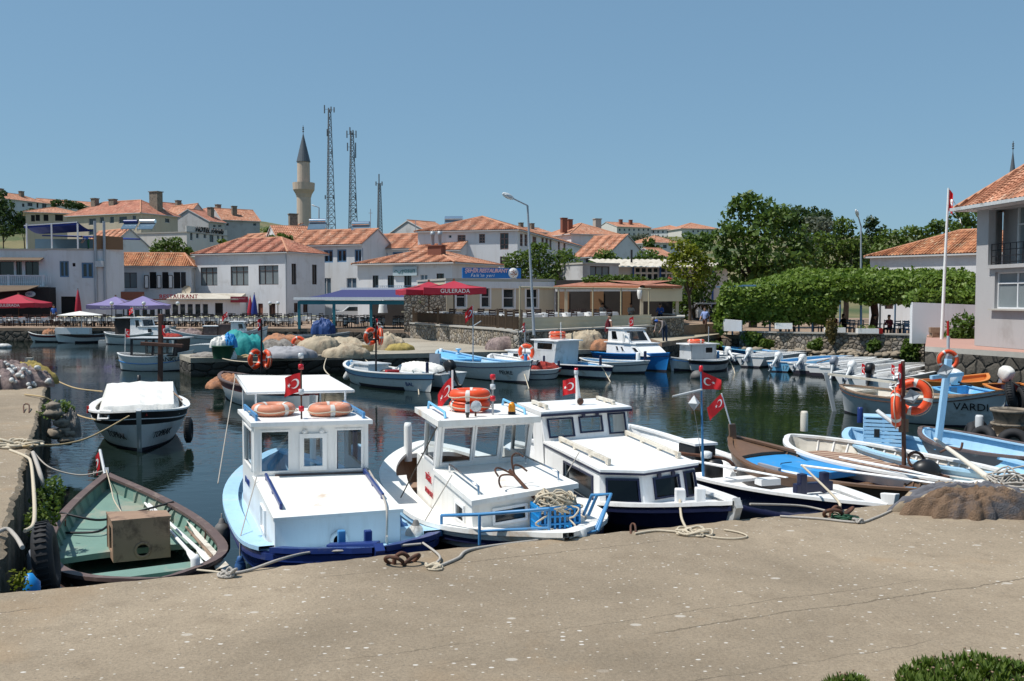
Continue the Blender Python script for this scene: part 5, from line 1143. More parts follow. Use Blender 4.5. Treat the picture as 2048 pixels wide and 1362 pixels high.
H=boat('small white motor boat under a pale cover, outboard at its right end',WL(786,736,768),WL(908,748,778),1.7,inner='grey_white',mid=.58,rub=None,ws=.85,name='motor_boat');solo(heap(H.W(H.L*.55,0,.52),1.25,.62,.42,math.atan2(H.u.y,H.u.x),9,lump=.1),'boat_cover','white_canvas','pale canvas cover over the small white motor boat','cover',H.W(H.L*.55,0,.5))
outboard('black outboard motor tilted up on the covered white motor boat',H.W(0,.15,.62),-H.u,.5,1.25,'black_plastic','black_plastic');MB().hexa([D(858,735,40.6),D(880,738,40.2),D(884,738,40.8),D(862,735,41.2)],[D(859,707,40.6),D(879,707,40.2),D(882,707,40.8),D(862,707,41.2)]).build('folded_screen','motor_grey',H.T)
H=boat('small white boat behind the light blue one, with life ring mast',Z(1075,722,.8),Z(985,708,.82),1.6,inner='white_clean',mid=.66,deck=(.5,.97,'white_clean'));a,b_=ring_mast(H.T,1050,735,648,42.5,.03,'galvanised');life_ring('orange life ring facing the water on a grey pole beside grey cabin boat',a.lerp(b_,.36)+V((.06,-.1,0)),.29,.085,(-.25,-1,0),'orange_ring');flag('tiny hooked red flag on the grey life ring pole',b_+V((0,0,.08)),(-.2,-.2,0),.12,.42,.4,.2)
H=boat('small white skiff heaped with red net, beside grey cabin boat',WL(1121,736,756),WL(1048,740,759),1.2,inner='white_clean',mid=.40,pb=2.2);solo(heap(H.W(H.L*.5,0,.32),.75,.4,.36,math.atan2(H.u.y,H.u.x),4),'fishing_net','net_red','red net heaped in the small white skiff','net',H.W(1,0,.3));bollard_post(H.T,H.W(H.L*.95,0,.45),.32,.06,'navy_trim')
H=boat('grey and white cabin boat with an orange ring on its wheelhouse roof',WL(1226,734,760),WL(1005,708,738),2.1,inner='sky_blue_paint',rail='white_clean',strake='navy_trim',mid=.55,deck=(.78,.97,'grey_white'),dz=.18,ps=2.4);HR=H
o,pf,ps_,pp=cab(H,1.2,3.4,.62,.5,.98,.25,'white_clean','white_clean',side=[(.22,.3,.42,.8),(.56,.3,.76,.8)],name='low_cabin',back=True);o,pf,ps_,pp=cab(H,3.3,4.75,.70,.5,1.55,-.15,'grey_white','white_clean',side=[(.15,.62,.85,.92)],name='wheelhouse',over=.15)
text('17 A 204',.2,'letter_blue',H.T,H.W(2.45,-.66,.78),H.u,(0,0,1));rp=H.W(4.0,0,1.64)
for k in range(2):life_ring(('red life ring, lower of two stacked on grey wheelhouse','red life ring, upper of two stacked on grey wheelhouse')[k],rp+V((.1,0,.08+.15*k)),.30,.085,(0,0,1),'orange_ring')
tube_part(H.T,[rp+H.u*.4,rp+H.u*.4+V((0,0,.75))],.015,'white_clean','antenna');bollard_post(H.T,H.W(H.L*.90,0,.6),.4,.06,'navy_trim');bollard_post(H.T,H.W(H.L*.55,-.9,.6),.3,.05,'navy_trim')
H=boat('white open boat with black lines, tied in front of the blue-bowed cabin boat',WL(1299,722,747),WL(1160,716,742),1.7,inner='pale_blue_paint',mid=.5,thw=((.5,.4,'off_white_plank'),),dz=.14);bollard_post(H.T,H.W(H.L*.84,0,.6),.36,.1,'white_clean');bollard_post(H.T,H.W(H.L*.92,.2,.6),.42,.07,'navy_trim')
H=boat('white cabin boat with a bright blue hull and rounded wheelhouse',WL(1340,706,744),WL(1168,698,726),2.1,outer='bright_blue',rail='bright_blue',inner='sky_blue_paint',strake='bright_blue',mid=.72,dz=.14,rub='navy_trim');o,pf,ps_,pp=cab(H,3.0,6.2,.72,.7,1.25,.9,'white_clean','white_clean',side=[(.30,.30,.37,.72),(.45,.30,.52,.72),(.80,.3,.92,.7)],name='low_cabin',back=True);o,pf,ps_,pp=cab(H,3.1,4.9,.68,1.26,1.95,.6,'white_clean','white_clean',side=[(.20,.22,.50,.85)],front=[(.1,.15,.9,.85)],name='wheelhouse',over=.08)
mb=MB();frame4(mb,lambda u,v,o=0:H.W(4.45+.5*u,-.75-o,1.30+.45*v),(0,0,1,1),.06,.0,.05);mb.build('open_window','white_clean',H.T)
flag('red triangular pennant behind the blue-bowed cabin boat roof',H.W(3.9,.3,2.55),(-.3,-.2,0),.25,.45,.3,.1)
H=boat('grey white boat with a small grey cabin and orange ring, first from the path',WL(1460,714,738),WL(1338,714,742),1.8,inner='grey_white',mid=.52,rub='bright_blue',dz=.10);cab(H,.9,2.3,.55,.45,1.25,.0,'grey_white','white_clean',side=[(.55,.5,.85,.85)],front=(),back=True,name='wheelhouse');life_ring('orange life ring lying on the small grey cabin roof',H.W(1.5,0,1.40),.32,.09,(0,0,1),'orange_ring');tube_part(H.T,[H.W(2.2,0,1.3),H.W(2.2,0,2.1)],.02,'galvanised','pole');bollard_post(H.T,H.W(H.L*.8,0,.5),.4,.07,'rail_blue')
boat('small grey boat with dark bow strake beside the grey cabin boat',WL(1459,713,738),WL(1380,720,745),1.3,outer='grey_white',rail='white_paint',inner='grey_white',strake='frame_black',mid=.5)
SK=[('plain white skiff next to the grey boats',(1462,710,726),(1388,697,712),1.6,'white_paint','white_clean','white outboard motor tilted up on the plain white skiff','motor_white',.85),('bright blue rowing boat under the bushy stone wall',(1540,703,714),(1446,693,704),1.5,'bright_blue','sky_blue_paint',None,None,0),('white skiff with a broad flat deck below the stone wall',(1500,714,735),(1612,706,717),1.8,'white_clean','white_clean','white outboard motor tilted up on the broad decked skiff','motor_white',.8),('blue and white skiff with a number on its stern',(1558,724,744),(1705,712,724),1.5,'sky_blue_paint','sky_blue_paint','white outboard motor tilted up on the blue and white skiff','motor_white',.75),('white skiff with a long wooden oar across it',(1606,728,748),(1752,715,727),1.8,'white_clean','white_clean','largest white outboard motor tilted up, third from the wall steps','motor_white',.85),('white skiff with a dark blue and white motor',(1672,737,757),(1806,721,733),1.8,'white_paint','grey_white','blue grey outboard motor on the white skiff','motor_grey',.3),('low white skiff squeezed between the oar skiff and the dark motor skiff',(1640,733,752),(1782,718,730),1.5,'white_clean','white_clean',None,None,0),('small white skiff hard under the stone wall, behind the broad decked one',(1530,705,717),(1632,700,708),1.4,'white_paint','grey_white',None,None,0),('white skiff nearest the corner of the house quay',(1790,744,762),(1900,728,740),1.6,'white_clean','white_clean',None,None,0),('white motor boat with blue grey stern, in front of the skiff row',(1706,747,775),(1868,727,741),1.9,'white_clean','white_clean','white outboard motor tilted up on the blue grey stern','motor_white',.75),('white motor boat with two small red flags on its stern',(1745,756,788),(1905,736,750),1.9,'white_paint','white_clean','black outboard motor on the boat with two small red flags','black_plastic',.25)]
for lb,s_,b2,B,oc,ic,ml,mc,tl_ in SK:
 H=boat(lb,WL(*b2),WL(*s_),B,outer=oc,rail='white_clean' if oc!='bright_blue' else 'sky_blue_paint',inner=ic,mid=WL(*s_).z-.02,rub=None,ws=.82,name='motor_boat' if ml else 'rowing_boat',thw=((.35,.28,ic),(.62,.28,ic)),tm=.4,group=None)
 if ml:outboard(ml,H.W(-.03,.1,H.sheer(0)+.05),-H.u,tl_*1.3,1.2,mc,'motor_white' if mc!='black_plastic' else 'black_plastic')
 if 'blue and white' in lb:text('17',.3,'letter_black',H.T,H.W(-.12,-.2,.12),-H.n,(0,0,1))
 if 'red flags' in lb:
  for k,(x,y)in enumerate(((.3,.5),(.5,-.5))):p=H.W(x,y,H.sheer(0));tube_part(H.T,[p,p+V((0,0,.5))],.012,'white_clean','flag_staff');flag(('small red flag, left one of two on the white motor boat stern','small red flag, right one of two on the white motor boat stern')[k],p+V((0,0,.5)),(.3,-.3,0),.16,.34,.5,.2)
 if 'long wooden' in lb:oar('long wooden oar lying across the white skiff',H.W(.4,-.5,H.sheer(.1)+.08),H.W(3.6,.2,H.sheer(.6)+.1),'old_wood',.6,.03,.06)
H=boat('large worn grey boat with tall stern post, lettered near its bow',Z(2018,779,1.10),Z(1682,770,.82),2.1,outer='grey_white',rail='old_wood',inner='off_white_plank',strake='grey_white',mid=.68,rub='post_wood',dz=.1,floor=.4,ps=2.4,pb=2.4)
HQ=H;H.name_text('VARDI',.86,.66,.30,'letter_black',-1);H.deck(.03,.16,.05,'off_white_plank','stern_deck');p=H.W(-.15,0,0);MB().hexa([p+V((-.05,-.05,-.3)),p+V((.05,-.05,-.3)),p+V((.05,.05,-.3)),p+V((-.05,.05,-.3))],[q+V((-.35,0,0))for q in(p+V((-.06,-.05,1.2)),p+V((.06,-.05,1.2)),p+V((.06,.05,1.2)),p+V((-.06,.05,1.2)))]).build('rudder','grey_white',H.T);MB().bar(p+V((-.3,0,1.15)),H.W(1.7,.3,1.0),.08,.07).build('tiller','off_white_plank',H.T)
for t in(.3,.5,.68):H.thwart(t,.62,.22,'off_white_plank')
tyre('black tyre over the bow of the large worn grey boat',H.W(H.L+.12,-.1,.95),(.8,-.5,.2),.26,.11);tyre('second black tyre at the bow of the large worn grey boat',H.W(H.L+.32,.1,.85),(.95,-.2,.1),.25,.1)
H=boat('sky blue open boat with white outboard behind the large grey boat',Z(2120,800,.7),Z(1900,774,.72),1.8,outer='white_paint',rail='sky_blue_paint',inner='sky_blue_paint',mid=.6,ws=.8,thw=((.4,.3,'sky_blue_paint'),));outboard('large white outboard motor on the sky blue boat',H.W(0,.1,.75),-H.u,.35,1.3)
boat('orange boat moored below the house quay',Z(1975,748,.85),Z(1850,762,.75),1.6,outer='orange_paint',rail='orange_paint',inner='orange_paint',strake='orange_paint',mid=.68,rub='post_wood')
H=boat('white boat with red orange rim and a covered outboard',Z(2130,782,.75),Z(2003,768,.72),1.7,rail='orange_paint',inner='red_strake',mid=.62,ws=.8,rub=None);outboard('outboard motor wrapped in a pale cloth cover',H.W(-.02,.1,.78),-H.u,.55,1.3,'white_canvas','motor_grey')
p=D(1884,738,30.5);a,b_=D(1897,760,30.5),D(1896,642,30.5);Tm=HQ.T;T=thing('life_ring_pole','red and white pole carrying a large orange ring behind the blue mast','pole',D(1897,772,30.5));tube_part(T,[a-V((0,0,.6)),b_.lerp(a,.25)],.05,'grey_white','pole');tube_part(T,[b_.lerp(a,.25),b_],.04,'red_paint','pole_top');life_ring('large orange life ring facing the water behind the tall blue mast',D(1896,720,30.3),.27,.065,(-.1,-1,0),'orange_ring')
c=D(2030,868,21.8);T=thing('tyre_stack','ring of black tyres around a small concrete mooring base','tyre stack',V((c.x,c.y,0)));MB().lathe([(.95,-.8),(.95,.33),(.9,.38),(.001,.38)],28,V((c.x,c.y,0))).build('concrete_base','concrete_bucket',T)
for k in range(9):a=k*.7;MB().torus(V((c.x+.98*math.cos(a),c.y+.98*math.sin(a),.25)),.26,.10,20,10,0,Matrix.Rotation(R(90),3,'X')if False else(V((0,0,1)).rotation_difference(V((math.cos(a),math.sin(a),.3)))).to_matrix()).build('tyre','rubber',T)
def bucket(label,p,r,h):
 T_=thing('concrete_tub',label,'tub',p);MB().lathe([(r*.78,0),(r*.95,h*.75),(r*1.06,h*.8),(r*1.08,h),(r*.98,h),(r*.9,h*.8),(r*.9,h*.75)],24,p,cap=False).build('tub','concrete_bucket',T_);MB().lathe([(r*.93,h*.86),(.001,h*.88)],24,p).build('soil','soil',T_)
bucket('concrete tub, lower of two stacked on the tyre base',V((c.x-.25,c.y-.2,.38)),.36,.26);bucket('concrete tub, upper of two stacked on the tyre base, filled with soil',V((c.x-.22,c.y-.2,.62)),.40,.34);bucket('concrete tub standing lowest at the frame edge of the tyre base',V((c.x+.42,c.y-.45,.38)),.3,.26)
bollard_post(T,V((c.x-.78,c.y+.1,.36)),.42,.09,'grey_white','rope_post')
H=boat('white boat with red bow trim, first from the left under the orange tables',WL(54,662,683),WL(150,668,684),1.8,strake='red_strake',mid=.55,rub='navy_trim');solo(heap(H.W(2.2,0,.5),.6,.4,.5,0,7),'fishing_net','net_orange','orange bundle in the white boat with red bow trim','net',H.W(2.2,0,.5))
H=boat('white boat carrying a flat white parasol and a yellow bundle',WL(108,660,686),WL(214,667,684),2.0,strake='brown_paint',mid=.62,rub='navy_trim',dz=.2);HX=H;solo(heap(H.W(1.8,0,.55),.6,.5,.5,0,11),'net_bundle','net_yellow','yellow bundle in the boat with the white parasol','net',H.W(1.8,0,.5));MB().box(H.W(2.4,.9,.95),(2.6,.5,.5),0).build('white_locker','white_paint',H.T)
p=D(163,662,H.W(2,0,0).y);Tp=thing('parasol','flat white parasol standing in a white boat','parasol',p);tube_part(Tp,[p-V((0,0,.3)),D(163,624,p.y)],.035,'white_clean','pole');MB().lathe([(1.75,-.16),(.9,0.0),(.05,.14),(.001,.15)],8,D(160,626,p.y),cap=False,sm=False).build('canopy','white_canvas',Tp)
H=boat('white cabin boat with open dark wheelhouse in front of the grey parasols',WL(352,652,690),WL(209,664,688),2.2,strake='net_yellow' if False else 'off_white_plank',mid=.72,rub='navy_trim',rail='white_clean',inner='white_paint',deck=(.82,.97,'white_clean'));cab(H,3.6,5.2,.8,.75,1.35,.2,'white_clean','white_clean',side=[(.45,.3,.7,.8)],name='low_cabin',back=True);cab(H,2.8,4.0,.8,.75,2.0,.35,'white_clean','white_clean',side=[(.45,.45,.82,.88)],front=[(.1,.5,.9,.9)],name='wheelhouse',over=.2);slab(H.T,[H.W(1.2,-.9,2.02),H.W(3.0,-.9,2.05),H.W(3.0,.9,2.05),H.W(1.2,.9,2.02)],.06,'white_clean','cockpit_roof');MB().box(H.W(2.0,0,1.35),(1.2,1.3,1.2),math.atan2(H.u.y,H.u.x)).build('cockpit_dark_fill','dark_interior',H.T)  # dark block in the cockpit stands in for shade under the roof
p=H.W(2.6,0,2.06);tube_part(H.T,[p,p+V((-.1,0,.75))],.015,'white_clean','flag_staff');flag('small red flag on the roof of the cabin boat before the grey parasols',p+V((-.1,0,.7)),(-1,.2,0),.4,.4,.5,.1)
H=boat('long white fishing boat with red bottom and high bow, before the glazed restaurant',WL(536,652,692),WL(340,658,694),2.3,bottom='red_bottom',mid=.80,rail='white_clean',inner='white_paint',rub='navy_trim',dz=.22,deck=(.80,.97,'white_clean'));cab(H,2.3,3.3,.7,.8,1.45,0,'brown_paint','white_clean',name='engine_house',back=True,over=.02);cab(H,4.2,5.3,.8,.8,1.75,.25,'white_clean','white_clean',side=[(.55,.5,.9,.88)],front=[(.1,.5,.9,.9)],name='wheelhouse',over=.1);MB().box(H.W(3.75,0,1.2),(.9,1.2,.8),math.atan2(H.u.y,H.u.x)).build('open_cabin','brown_paint',H.T);solo(heap(H.W(1.3,0,.7),.9,.6,.5,0,8),'fishing_net','net_pink','pale pink net in the stern of the long white fishing boat','net',H.W(1.3,0,.7));tube_part(H.T,[H.W(4.0,.2,1.8),H.W(3.9,.2,2.5)],.015,'white_clean','flag_staff');flag('red and white flag leaning on the long white fishing boat',H.W(3.9,.2,2.5),(-1,0,-.5),.5,.35,.4,.1)
boat('small white boat moored behind the one with the parasol',WL(226,655,672),WL(176,659,672),1.7,mid=.6,rub='navy_trim');boat('low grey dinghy in front of the grey boat behind the nets',WL(610,680,692),WL(552,682,694),1.3,mid=.4,rub=None,outer='grey_white',inner='grey_white')
boat('small white dinghy with bare bow beside the jetty end',WL(366,694,708),WL(450,694,708),1.5,mid=.6,rub=None,inner='white_clean')
H=boat('grey boat half hidden behind the net heaps, with a blue cover',WL(700,664,688),WL(556,672,690),2.0,outer='grey_white',mid=.7,inner='dark_interior',rail='grey_white');solo(heap(H.W(H.L*.62,0,.8),.8,.7,1.0,0,12),'boat_cover','tarp_blue','dark blue cover over the bow of the grey boat behind the nets','cover',H.W(4,0,.8))
boat('far grey rowing boat lying beyond the blue covered bow',WL(745,663,680),WL(660,668,682),1.7,outer='grey_white',inner='grey_white',mid=.6)
H=boat('white and blue boat with a glazed canopy, lettered on the bow',WL(388,700,741),WL(236,706,740),2.0,mid=.70,strake='white_clean',rub='bright_blue',dz=.34,inner='white_clean',rail='white_clean',ps=2.8,deck=(.80,.97,'white_clean'))
H.name_text('TANKUT',.76,.72,.30,'letter_black',-1);o,pf,ps_,pp=cab(H,1.0,3.2,.78,.74,1.55,-.1,'frame_black','grey_white',side=[(.05,.06,.48,.94),(.52,.06,.95,.94)],name='canopy',gl='film_glass',fm='frame_black',th=.03);p=H.W(.35,0,.8);tube_part(H.T,[p,p+V((.05,0,1.2))],.02,'white_clean','flag_staff');flag('red flag on a white staff at the stern of the glazed canopy boat',p+V((.05,0,1.2)),(.8,-.3,0),.3,.4,.2,.15);solo(heap(H.W(2.6,.2,1.6),.5,.3,.16,0,3),'red_cushion','net_red','reddish cushion on the glazed canopy boat','cushion',H.W(2.6,0,1.6))
p=D(319,772,37.9);T=thing('mooring_pole','leaning brown wooden mooring pole with a crossbeam, standing in the water','pole',V((p.x,p.y,0)));MB().bar(V((p.x,p.y,-1)),D(322,628,37.9),.17,.17).build('post','post_wood',T,bev=.02);MB().bar(D(282,687,37.7),D(366,692,37.7),.14,.14).build('crossbeam','post_wood',T,bev=.015);tube_part(T,[D(322,620,37.9),D(321,640,37.9)],.02,'galvanised','antenna');flag('small dark red flag tied to the wooden mooring pole',D(324,650,37.7),(.3,-.1,0),.18,.4,.2,.2)
# ------------------------------------------------------------------ things on the front quay
def shackle(label,c,rz=0,s=1.):
 T=thing('mooring_ring',label,'mooring ring',c);M=Matrix.Rotation(rz,3,'Z')
 arch=[V(c)+M@(V((x,y,z))*s)for x,y,z in((-.06,0,-.02),(-.055,0,.05),(0,0,.085),(.055,0,.05),(.06,0,-.02))];tube_part(T,curve(arch,5),.018*s,'rusty_iron','staple')
 for k,(x,y,z,ax)in enumerate(((-.07,-.03,.035,(.5,.6,.9)),(.07,-.05,.03,(-.5,.7,.9)))):MB().torus(V(c)+M@(V((x,y,z))*s),.075*s,.016*s,24,8,0,V((0,0,1)).rotation_difference(M@V(ax).normalized()).to_matrix()).build('ring','rusty_iron',T)
shackle('rusty iron mooring staple with two rings on the quay edge between cabin boats',Z(803,1127,QZ),.4,1.1);shackle('rusty mooring rings on the quay beside the dark green netting',Z(1672,1033,QZ),.5,1.25)
solo(MB().tube(curve([Z(1262,1070,QZ)+V((0,0,-.02)),Z(1262,1058,QZ)+V((0,0,.04)),Z(1270,1058,QZ)+V((0,0,.04)),Z(1272,1070,QZ)+V((0,0,-.02))],5),.012,6),'iron_staple','rusty_iron','small rusty iron staple set in the quay below white boat','staple',Z(1266,1068,QZ))
solo(MB().tube(curve([Z(48,826,QZ),Z(48,818,QZ)+V((0,0,.09)),Z(58,818,QZ)+V((0,0,.09)),Z(58,826,QZ)],5),.014,6),'iron_staple','rusty_iron','small iron staple standing on the left quay','staple',Z(53,824,QZ))
g=V((0,0,.014))
rope('mooring rope from the blue trimmed bow back to the quay knot',[Z(452,1153,QZ)+g,Z(500,1143,QZ)+g,Z(560,1130,QZ)+V((0,0,.05)),D(620,1105,9.1),D(700,1100,8.95),D(842,1088,9.2)],.013,'rope_grey');coil('knot of grey mooring rope at the quay edge beside green boat',Z(455,1154,QZ),.055,5,.012,'rope_grey',.06,3);rope('rope tail from the quay knot to green boat bitt',[Z(452,1150,QZ)+g,D(425,1143,8.7),Z(395,1140,.72)],.012,'rope_pale')
rope('mooring rope running from the blue trimmed boat tip to the frayed quay knot',[D(846,1086,9.2),Z(880,1120,QZ)+V((0,0,.03)),Z(862,1136,QZ)+g],.012,'rope_grey');coil('frayed pale rope knot on the quay right of the rusty rings',Z(868,1138,QZ),.06,6,.011,'rope_pale',.05,8)
rope('thick rope from the rust-stained bow across the quay edge',[D(1100,1078,9.5),Z(950,1100,QZ)+g,Z(915,1120,QZ)+g,Z(872,1138,QZ)+g],.015,'rope_grey')
rope('pale rope hanging from the white bitt down to the quay coil',[D(1360,1000,10.7),D(1363,1035,10.4),Z(1374,1062,QZ)+g],.015,'rope_pale');coil('tangled pale rope coil on the quay below the clean white boat',Z(1385,1068,QZ),.11,9,.011,'rope_pale',.06,4,wild=.6)
rope('loose pale rope end snaking over the quay from the tangled coil',[Z(1395,1066,QZ)+g,Z(1420,1076,QZ)+g,Z(1465,1080,QZ)+g,Z(1494,1076,QZ)+g,Z(1480,1068,QZ)+g,Z(1448,1062,QZ)+g],.009,'rope_pale');rope('pale rope lying along the quay edge toward the tangled coil',[Z(1270,1070,QZ)+g,Z(1310,1064,QZ)+g,Z(1350,1066,QZ)+g,Z(1380,1070,QZ)+g],.012,'rope_pale')
rope('mooring line from the dark stem to the rusty rings beside dark netting',[D(1500,1008,10.2),Z(1600,1022,QZ)+V((0,0,.06)),Z(1660,1026,QZ)+g],.012,'rope_grey');rope('pale line from the long open boat bitt to the rusty rings',[HF.W(HF.L-1.5,-.2,1.05),Z(1672,1015,QZ)+V((0,0,.1)),Z(1677,1026,QZ)+V((0,0,.05))],.016,'rope_pale')
rope('brown rope across the quay from the rings to the blanket heap',[Z(1560,1035,QZ)+g,Z(1640,1040,QZ)+g,Z(1715,1047,QZ)+g,Z(1750,1038,QZ)+g,Z(1790,1020,QZ)+g,Z(1812,1014,QZ)+V((0,0,.05)),Z(1845,1016,QZ)+g],.013,'rope_dark' if False else 'rope_grey');coil('dark green frayed netting around the rusty quay rings',Z(1690,1038,QZ),.09,6,.008,'tarp_green',.05,6,wild=.7);coil('small brown knot of rope lying on the quay',Z(1716,1046,QZ),.045,5,.011,'rope_grey',.05,12)
bc=Z(1938,1020,QZ);bm=heap(bc,.84,.46,.23,.12,21,150,44,.13,2.4,.30,1.25)
for i_,f_ in enumerate(bm.f):
 p_=sum((bm.v[q]for q in f_),V((0,0,0)))/len(f_)-bc;s_=p_.y/.46-.05+.10*math.sin(p_.x*6)+.06*math.sin(p_.x*17);bm.mi[i_]=1 if-.18<s_<.30 else 2 if-.26<s_<-.18 or .30<s_<.36 else 0
solo(bm,'blanket_heap',['blanket',mat('blanket_grey',(.125,.125,.14),.95,.3,6,.6,60),mat('blanket_band',(.34,.27,.19),.95,.2,6,.6,60)],'brown and grey blanket draped over a heap of nets on the quay','blanket',bc);solo(heap(Z(2032,1018,QZ),.30,.26,.16,.2,5,80,24,.16,2.6,.26,1.1),'blanket_heap','blanket','small dark fold of blanket at the right end of the quay heap','blanket',Z(2040,1010,QZ));coil('pale rope tangle behind the brown blanket heap',Z(2030,985,QZ)+V((0,0,.1)),.22,9,.012,'rope_grey',.2,9,wild=.6)
coil('pale and blue rope heap on the left quay corner',Z(36,893,QZ),.26,10,.02,'rope_pale',.12,14,wild=.6);rope('rope lying on the left quay edge and hanging into the water',[Z(20,902,QZ)+g,Z(52,915,QZ)+g,Z(62,928,QZ)+g,D(68,985,10.9),D(68,1045,9.9),D(50,1062,9.6)],.022,'rope_pale');rope('second rope from the left edge to the hanging tyre',[Z(-30,1085,QZ)+g,Z(10,1068,QZ)+V((0,0,.05)),Z(30,1075,QZ)+V((0,0,.02)),D(45,1095,8.8)],.022,'rope_grey');rope('frayed rope hanging against the left quay wall',[Z(66,905,QZ),D(78,940,13.2),D(90,980,13)],.03,'rope_grey')
tyre('tall black tyre hung on the left quay wall beside green boat',D(92,1118,9.35),(.94,.36,.1),.27,.10);fender('grey blue plastic fender hanging by the left quay wall',D(72,1040,10.3),.45,.1,'motor_grey','motor_grey')
solo(MB().lathe([(.06,-.15),(.085,-.11),(.085,.03),(.05,.07),(.025,.11),(.001,.11)],14,D(60,1172,8.25)),'jerrycan','crate_blue','blue plastic can at the foot of the left quay wall','can',D(60,1172,8.25))
c=Z(2,772,QZ);T=thing('fishing_net','pinkish net heap with white floats on the end of the left quay','net',c);h_=heap(c,1.25,1.15,.52,.2,4,90,30,.26,4.5,.12);pv=h_.v[:];h_.build('net','net_pink',T);heap(c+V((.1,.8,.0)),.95,.4,.5,.1,6).build('net','net_yellow',T)
rr=random.Random(8);fl0=None
for i in range(88):
 p=rr.choice([q for q in pv if q.y<c.y-.1])+V((rr.uniform(-.05,.05),rr.uniform(-.05,.05),.03))
 if fl0 is None:fl0=MB().ell(V((0,0,0)),(.085,.06,.06),10,6).build('float','fender_white',T,org=(0,0,0));fo=fl0
 else:fo=fl0.copy();COL.objects.link(fo);fo.parent=T
 fo.location=p-c;fo.scale=[.7+.5*rr.random()]*3;fo.rotation_euler=(rr.random(),rr.random()*.5,rr.random()*6)
MB().box(Z(60,742,QZ)+V((0,.3,.25)),(.22,.22,.9),.2).build('stone_post','concrete_trim',T)if False else solo(MB().box(Z(59,745,QZ)+V((0,0,.2)),(.2,.2,.55),.2),'stone_post','concrete_trim','short stone post behind the net heap on left quay','post',Z(59,745,QZ))
rr=random.Random(4)
def rock(label,c,r,m='concrete_bucket',group=None):
 mb=MB();mb.ell(V((0,0,0)),r,12,8);ph=[rr.random()*6 for _ in range(4)]
 mb.v=[V(c)+p*(1+.18*math.sin(p.x*4/r[0]+ph[0])*math.sin(p.y*3/r[1]+ph[1])+.1*math.sin(p.z*7/r[2]+ph[2]))for p in mb.v];return solo(mb,'rock',m,label,'rock',c,group)
for px,py,s in((110,826,.2),(122,846,.17),(114,868,.2),(134,880,.17),(106,812,.16),(126,862,.14),(138,868,.12)):rock('wet rubble rock piled against the foot of left quay',D(px,py,19.6),(s,s*.8,s*.6),group='rocks at the foot of the left quay')
solo(heap(D(142,872,19.9),.20,.2,.5,0,4),'fishing_net','net_grey','grey net on the rocks beside tented boat','net',D(143,862,20))
# ------------------------------------------------------------------ buildings
mat('ridge_clay',(.50,.25,.15),.85,.2,6);mat('soffit',(.50,.50,.50),.8,.06,2)
def XY(px,Y):return V(((px-1024)/FPX*Y*1.0,Y,0))
class Fac:
 def __init__(s,A,B):s.A,s.B=V((A[0],A[1],0)),V((B[0],B[1],0));d=s.B-s.A;s.L=d.length;s.u=d.normalized();s.n=V((-s.u.y,s.u.x,0))
 def P(s,u,z,d=0):return s.A+s.u*u+s.n*d+V((0,0,z))
 def hit(s,px,py,d=0):
  r=ray(px,py);o=s.A+s.n*d;den=r.dot(s.n);t=(o-V((0,0,CAM_H))).dot(s.n)/den;p=V((0,0,CAM_H))+r*t
  return(p-s.A).dot(s.u),p.z
 def side(s,depth):return Fac(s.B,s.B+s.n*depth)
 def left(s,depth):return Fac(s.A+s.n*depth,s.A)
def fpx(xl,yl,xr,yr):return Fac(XY(xl,yl),XY(xr,yr))
def fang(xc,Yc,a,L):u=V((math.cos(R(a)),-math.sin(R(a)),0));c=XY(xc,Yc);return Fac(c-u*L,c)
STY={'brown':('frame_brown','pane_curtain',(.3,.68),(.72,),.11),'brown1':('frame_brown','pane_dark',(.5,),(),.1),'white':('frame_white','pane_dark',(),(.52,),.09),'white2':('frame_white','pane_curtain',(.45,),(.70,),.10),'blue':('frame_blue','pane_dark',(.5,),(),.30),'black':('frame_black','pane_dark',(.5,),(),.07),'stone':('frame_stone','pane_dark',(.5,),(.3,.65),.2),'far':('frame_white','pane_dark',(),(),.09),'dark':('frame_black','dark_inside',(),(),.05),'glazed':('frame_white','pane_dark',(),(),.12),'royal':('frame_white','pane_dark',(),(),.1),'door':('frame_brown','frame_brown',(.5,),(),.1),'bluedoor':('frame_white','pane_blue',(.5,),(),.12),'reddoor':('frame_brown','brick_red',(),(),.08),'olive':('frame_brown','pane_curtain',(.33,.66),(),.1)}
def bwin(T,P_,h,sty,th,L,Hh,name=None):
 fm,gl,vb,hb,w=STY[sty];u0,v0,u1,v1=h;bars=[(lerp(u0,u1,q),v0,lerp(u0,u1,q),v1)for q in vb]+[(u0,lerp(v0,v1,q),u1,lerp(v0,v1,q))for q in hb]
 ww=min(w,(u1-u0)*L*.28);mb=MB();Q=lambda u,v,o=0:P_(u,v,o+th*.55);frame4(mb,Q,h,ww,0,.07);nrm=(P_(1,0)-P_(0,0)).cross(P_(0,1)-P_(0,0))
 for a,b_,c,d in bars:mb.bar(Q(a,b_,.005),Q(c,d,.005),ww*.6,.05,0,nrm)
 f=mb.build(name or('door' if 'door' in sty else 'window'),fm,T);MB().quad(Q(u0,v0,.03),Q(u1,v0,.03),Q(u1,v1,.03),Q(u0,v1,.03)).build('pane' if 'door' not in sty else 'leaf',gl,f);return f
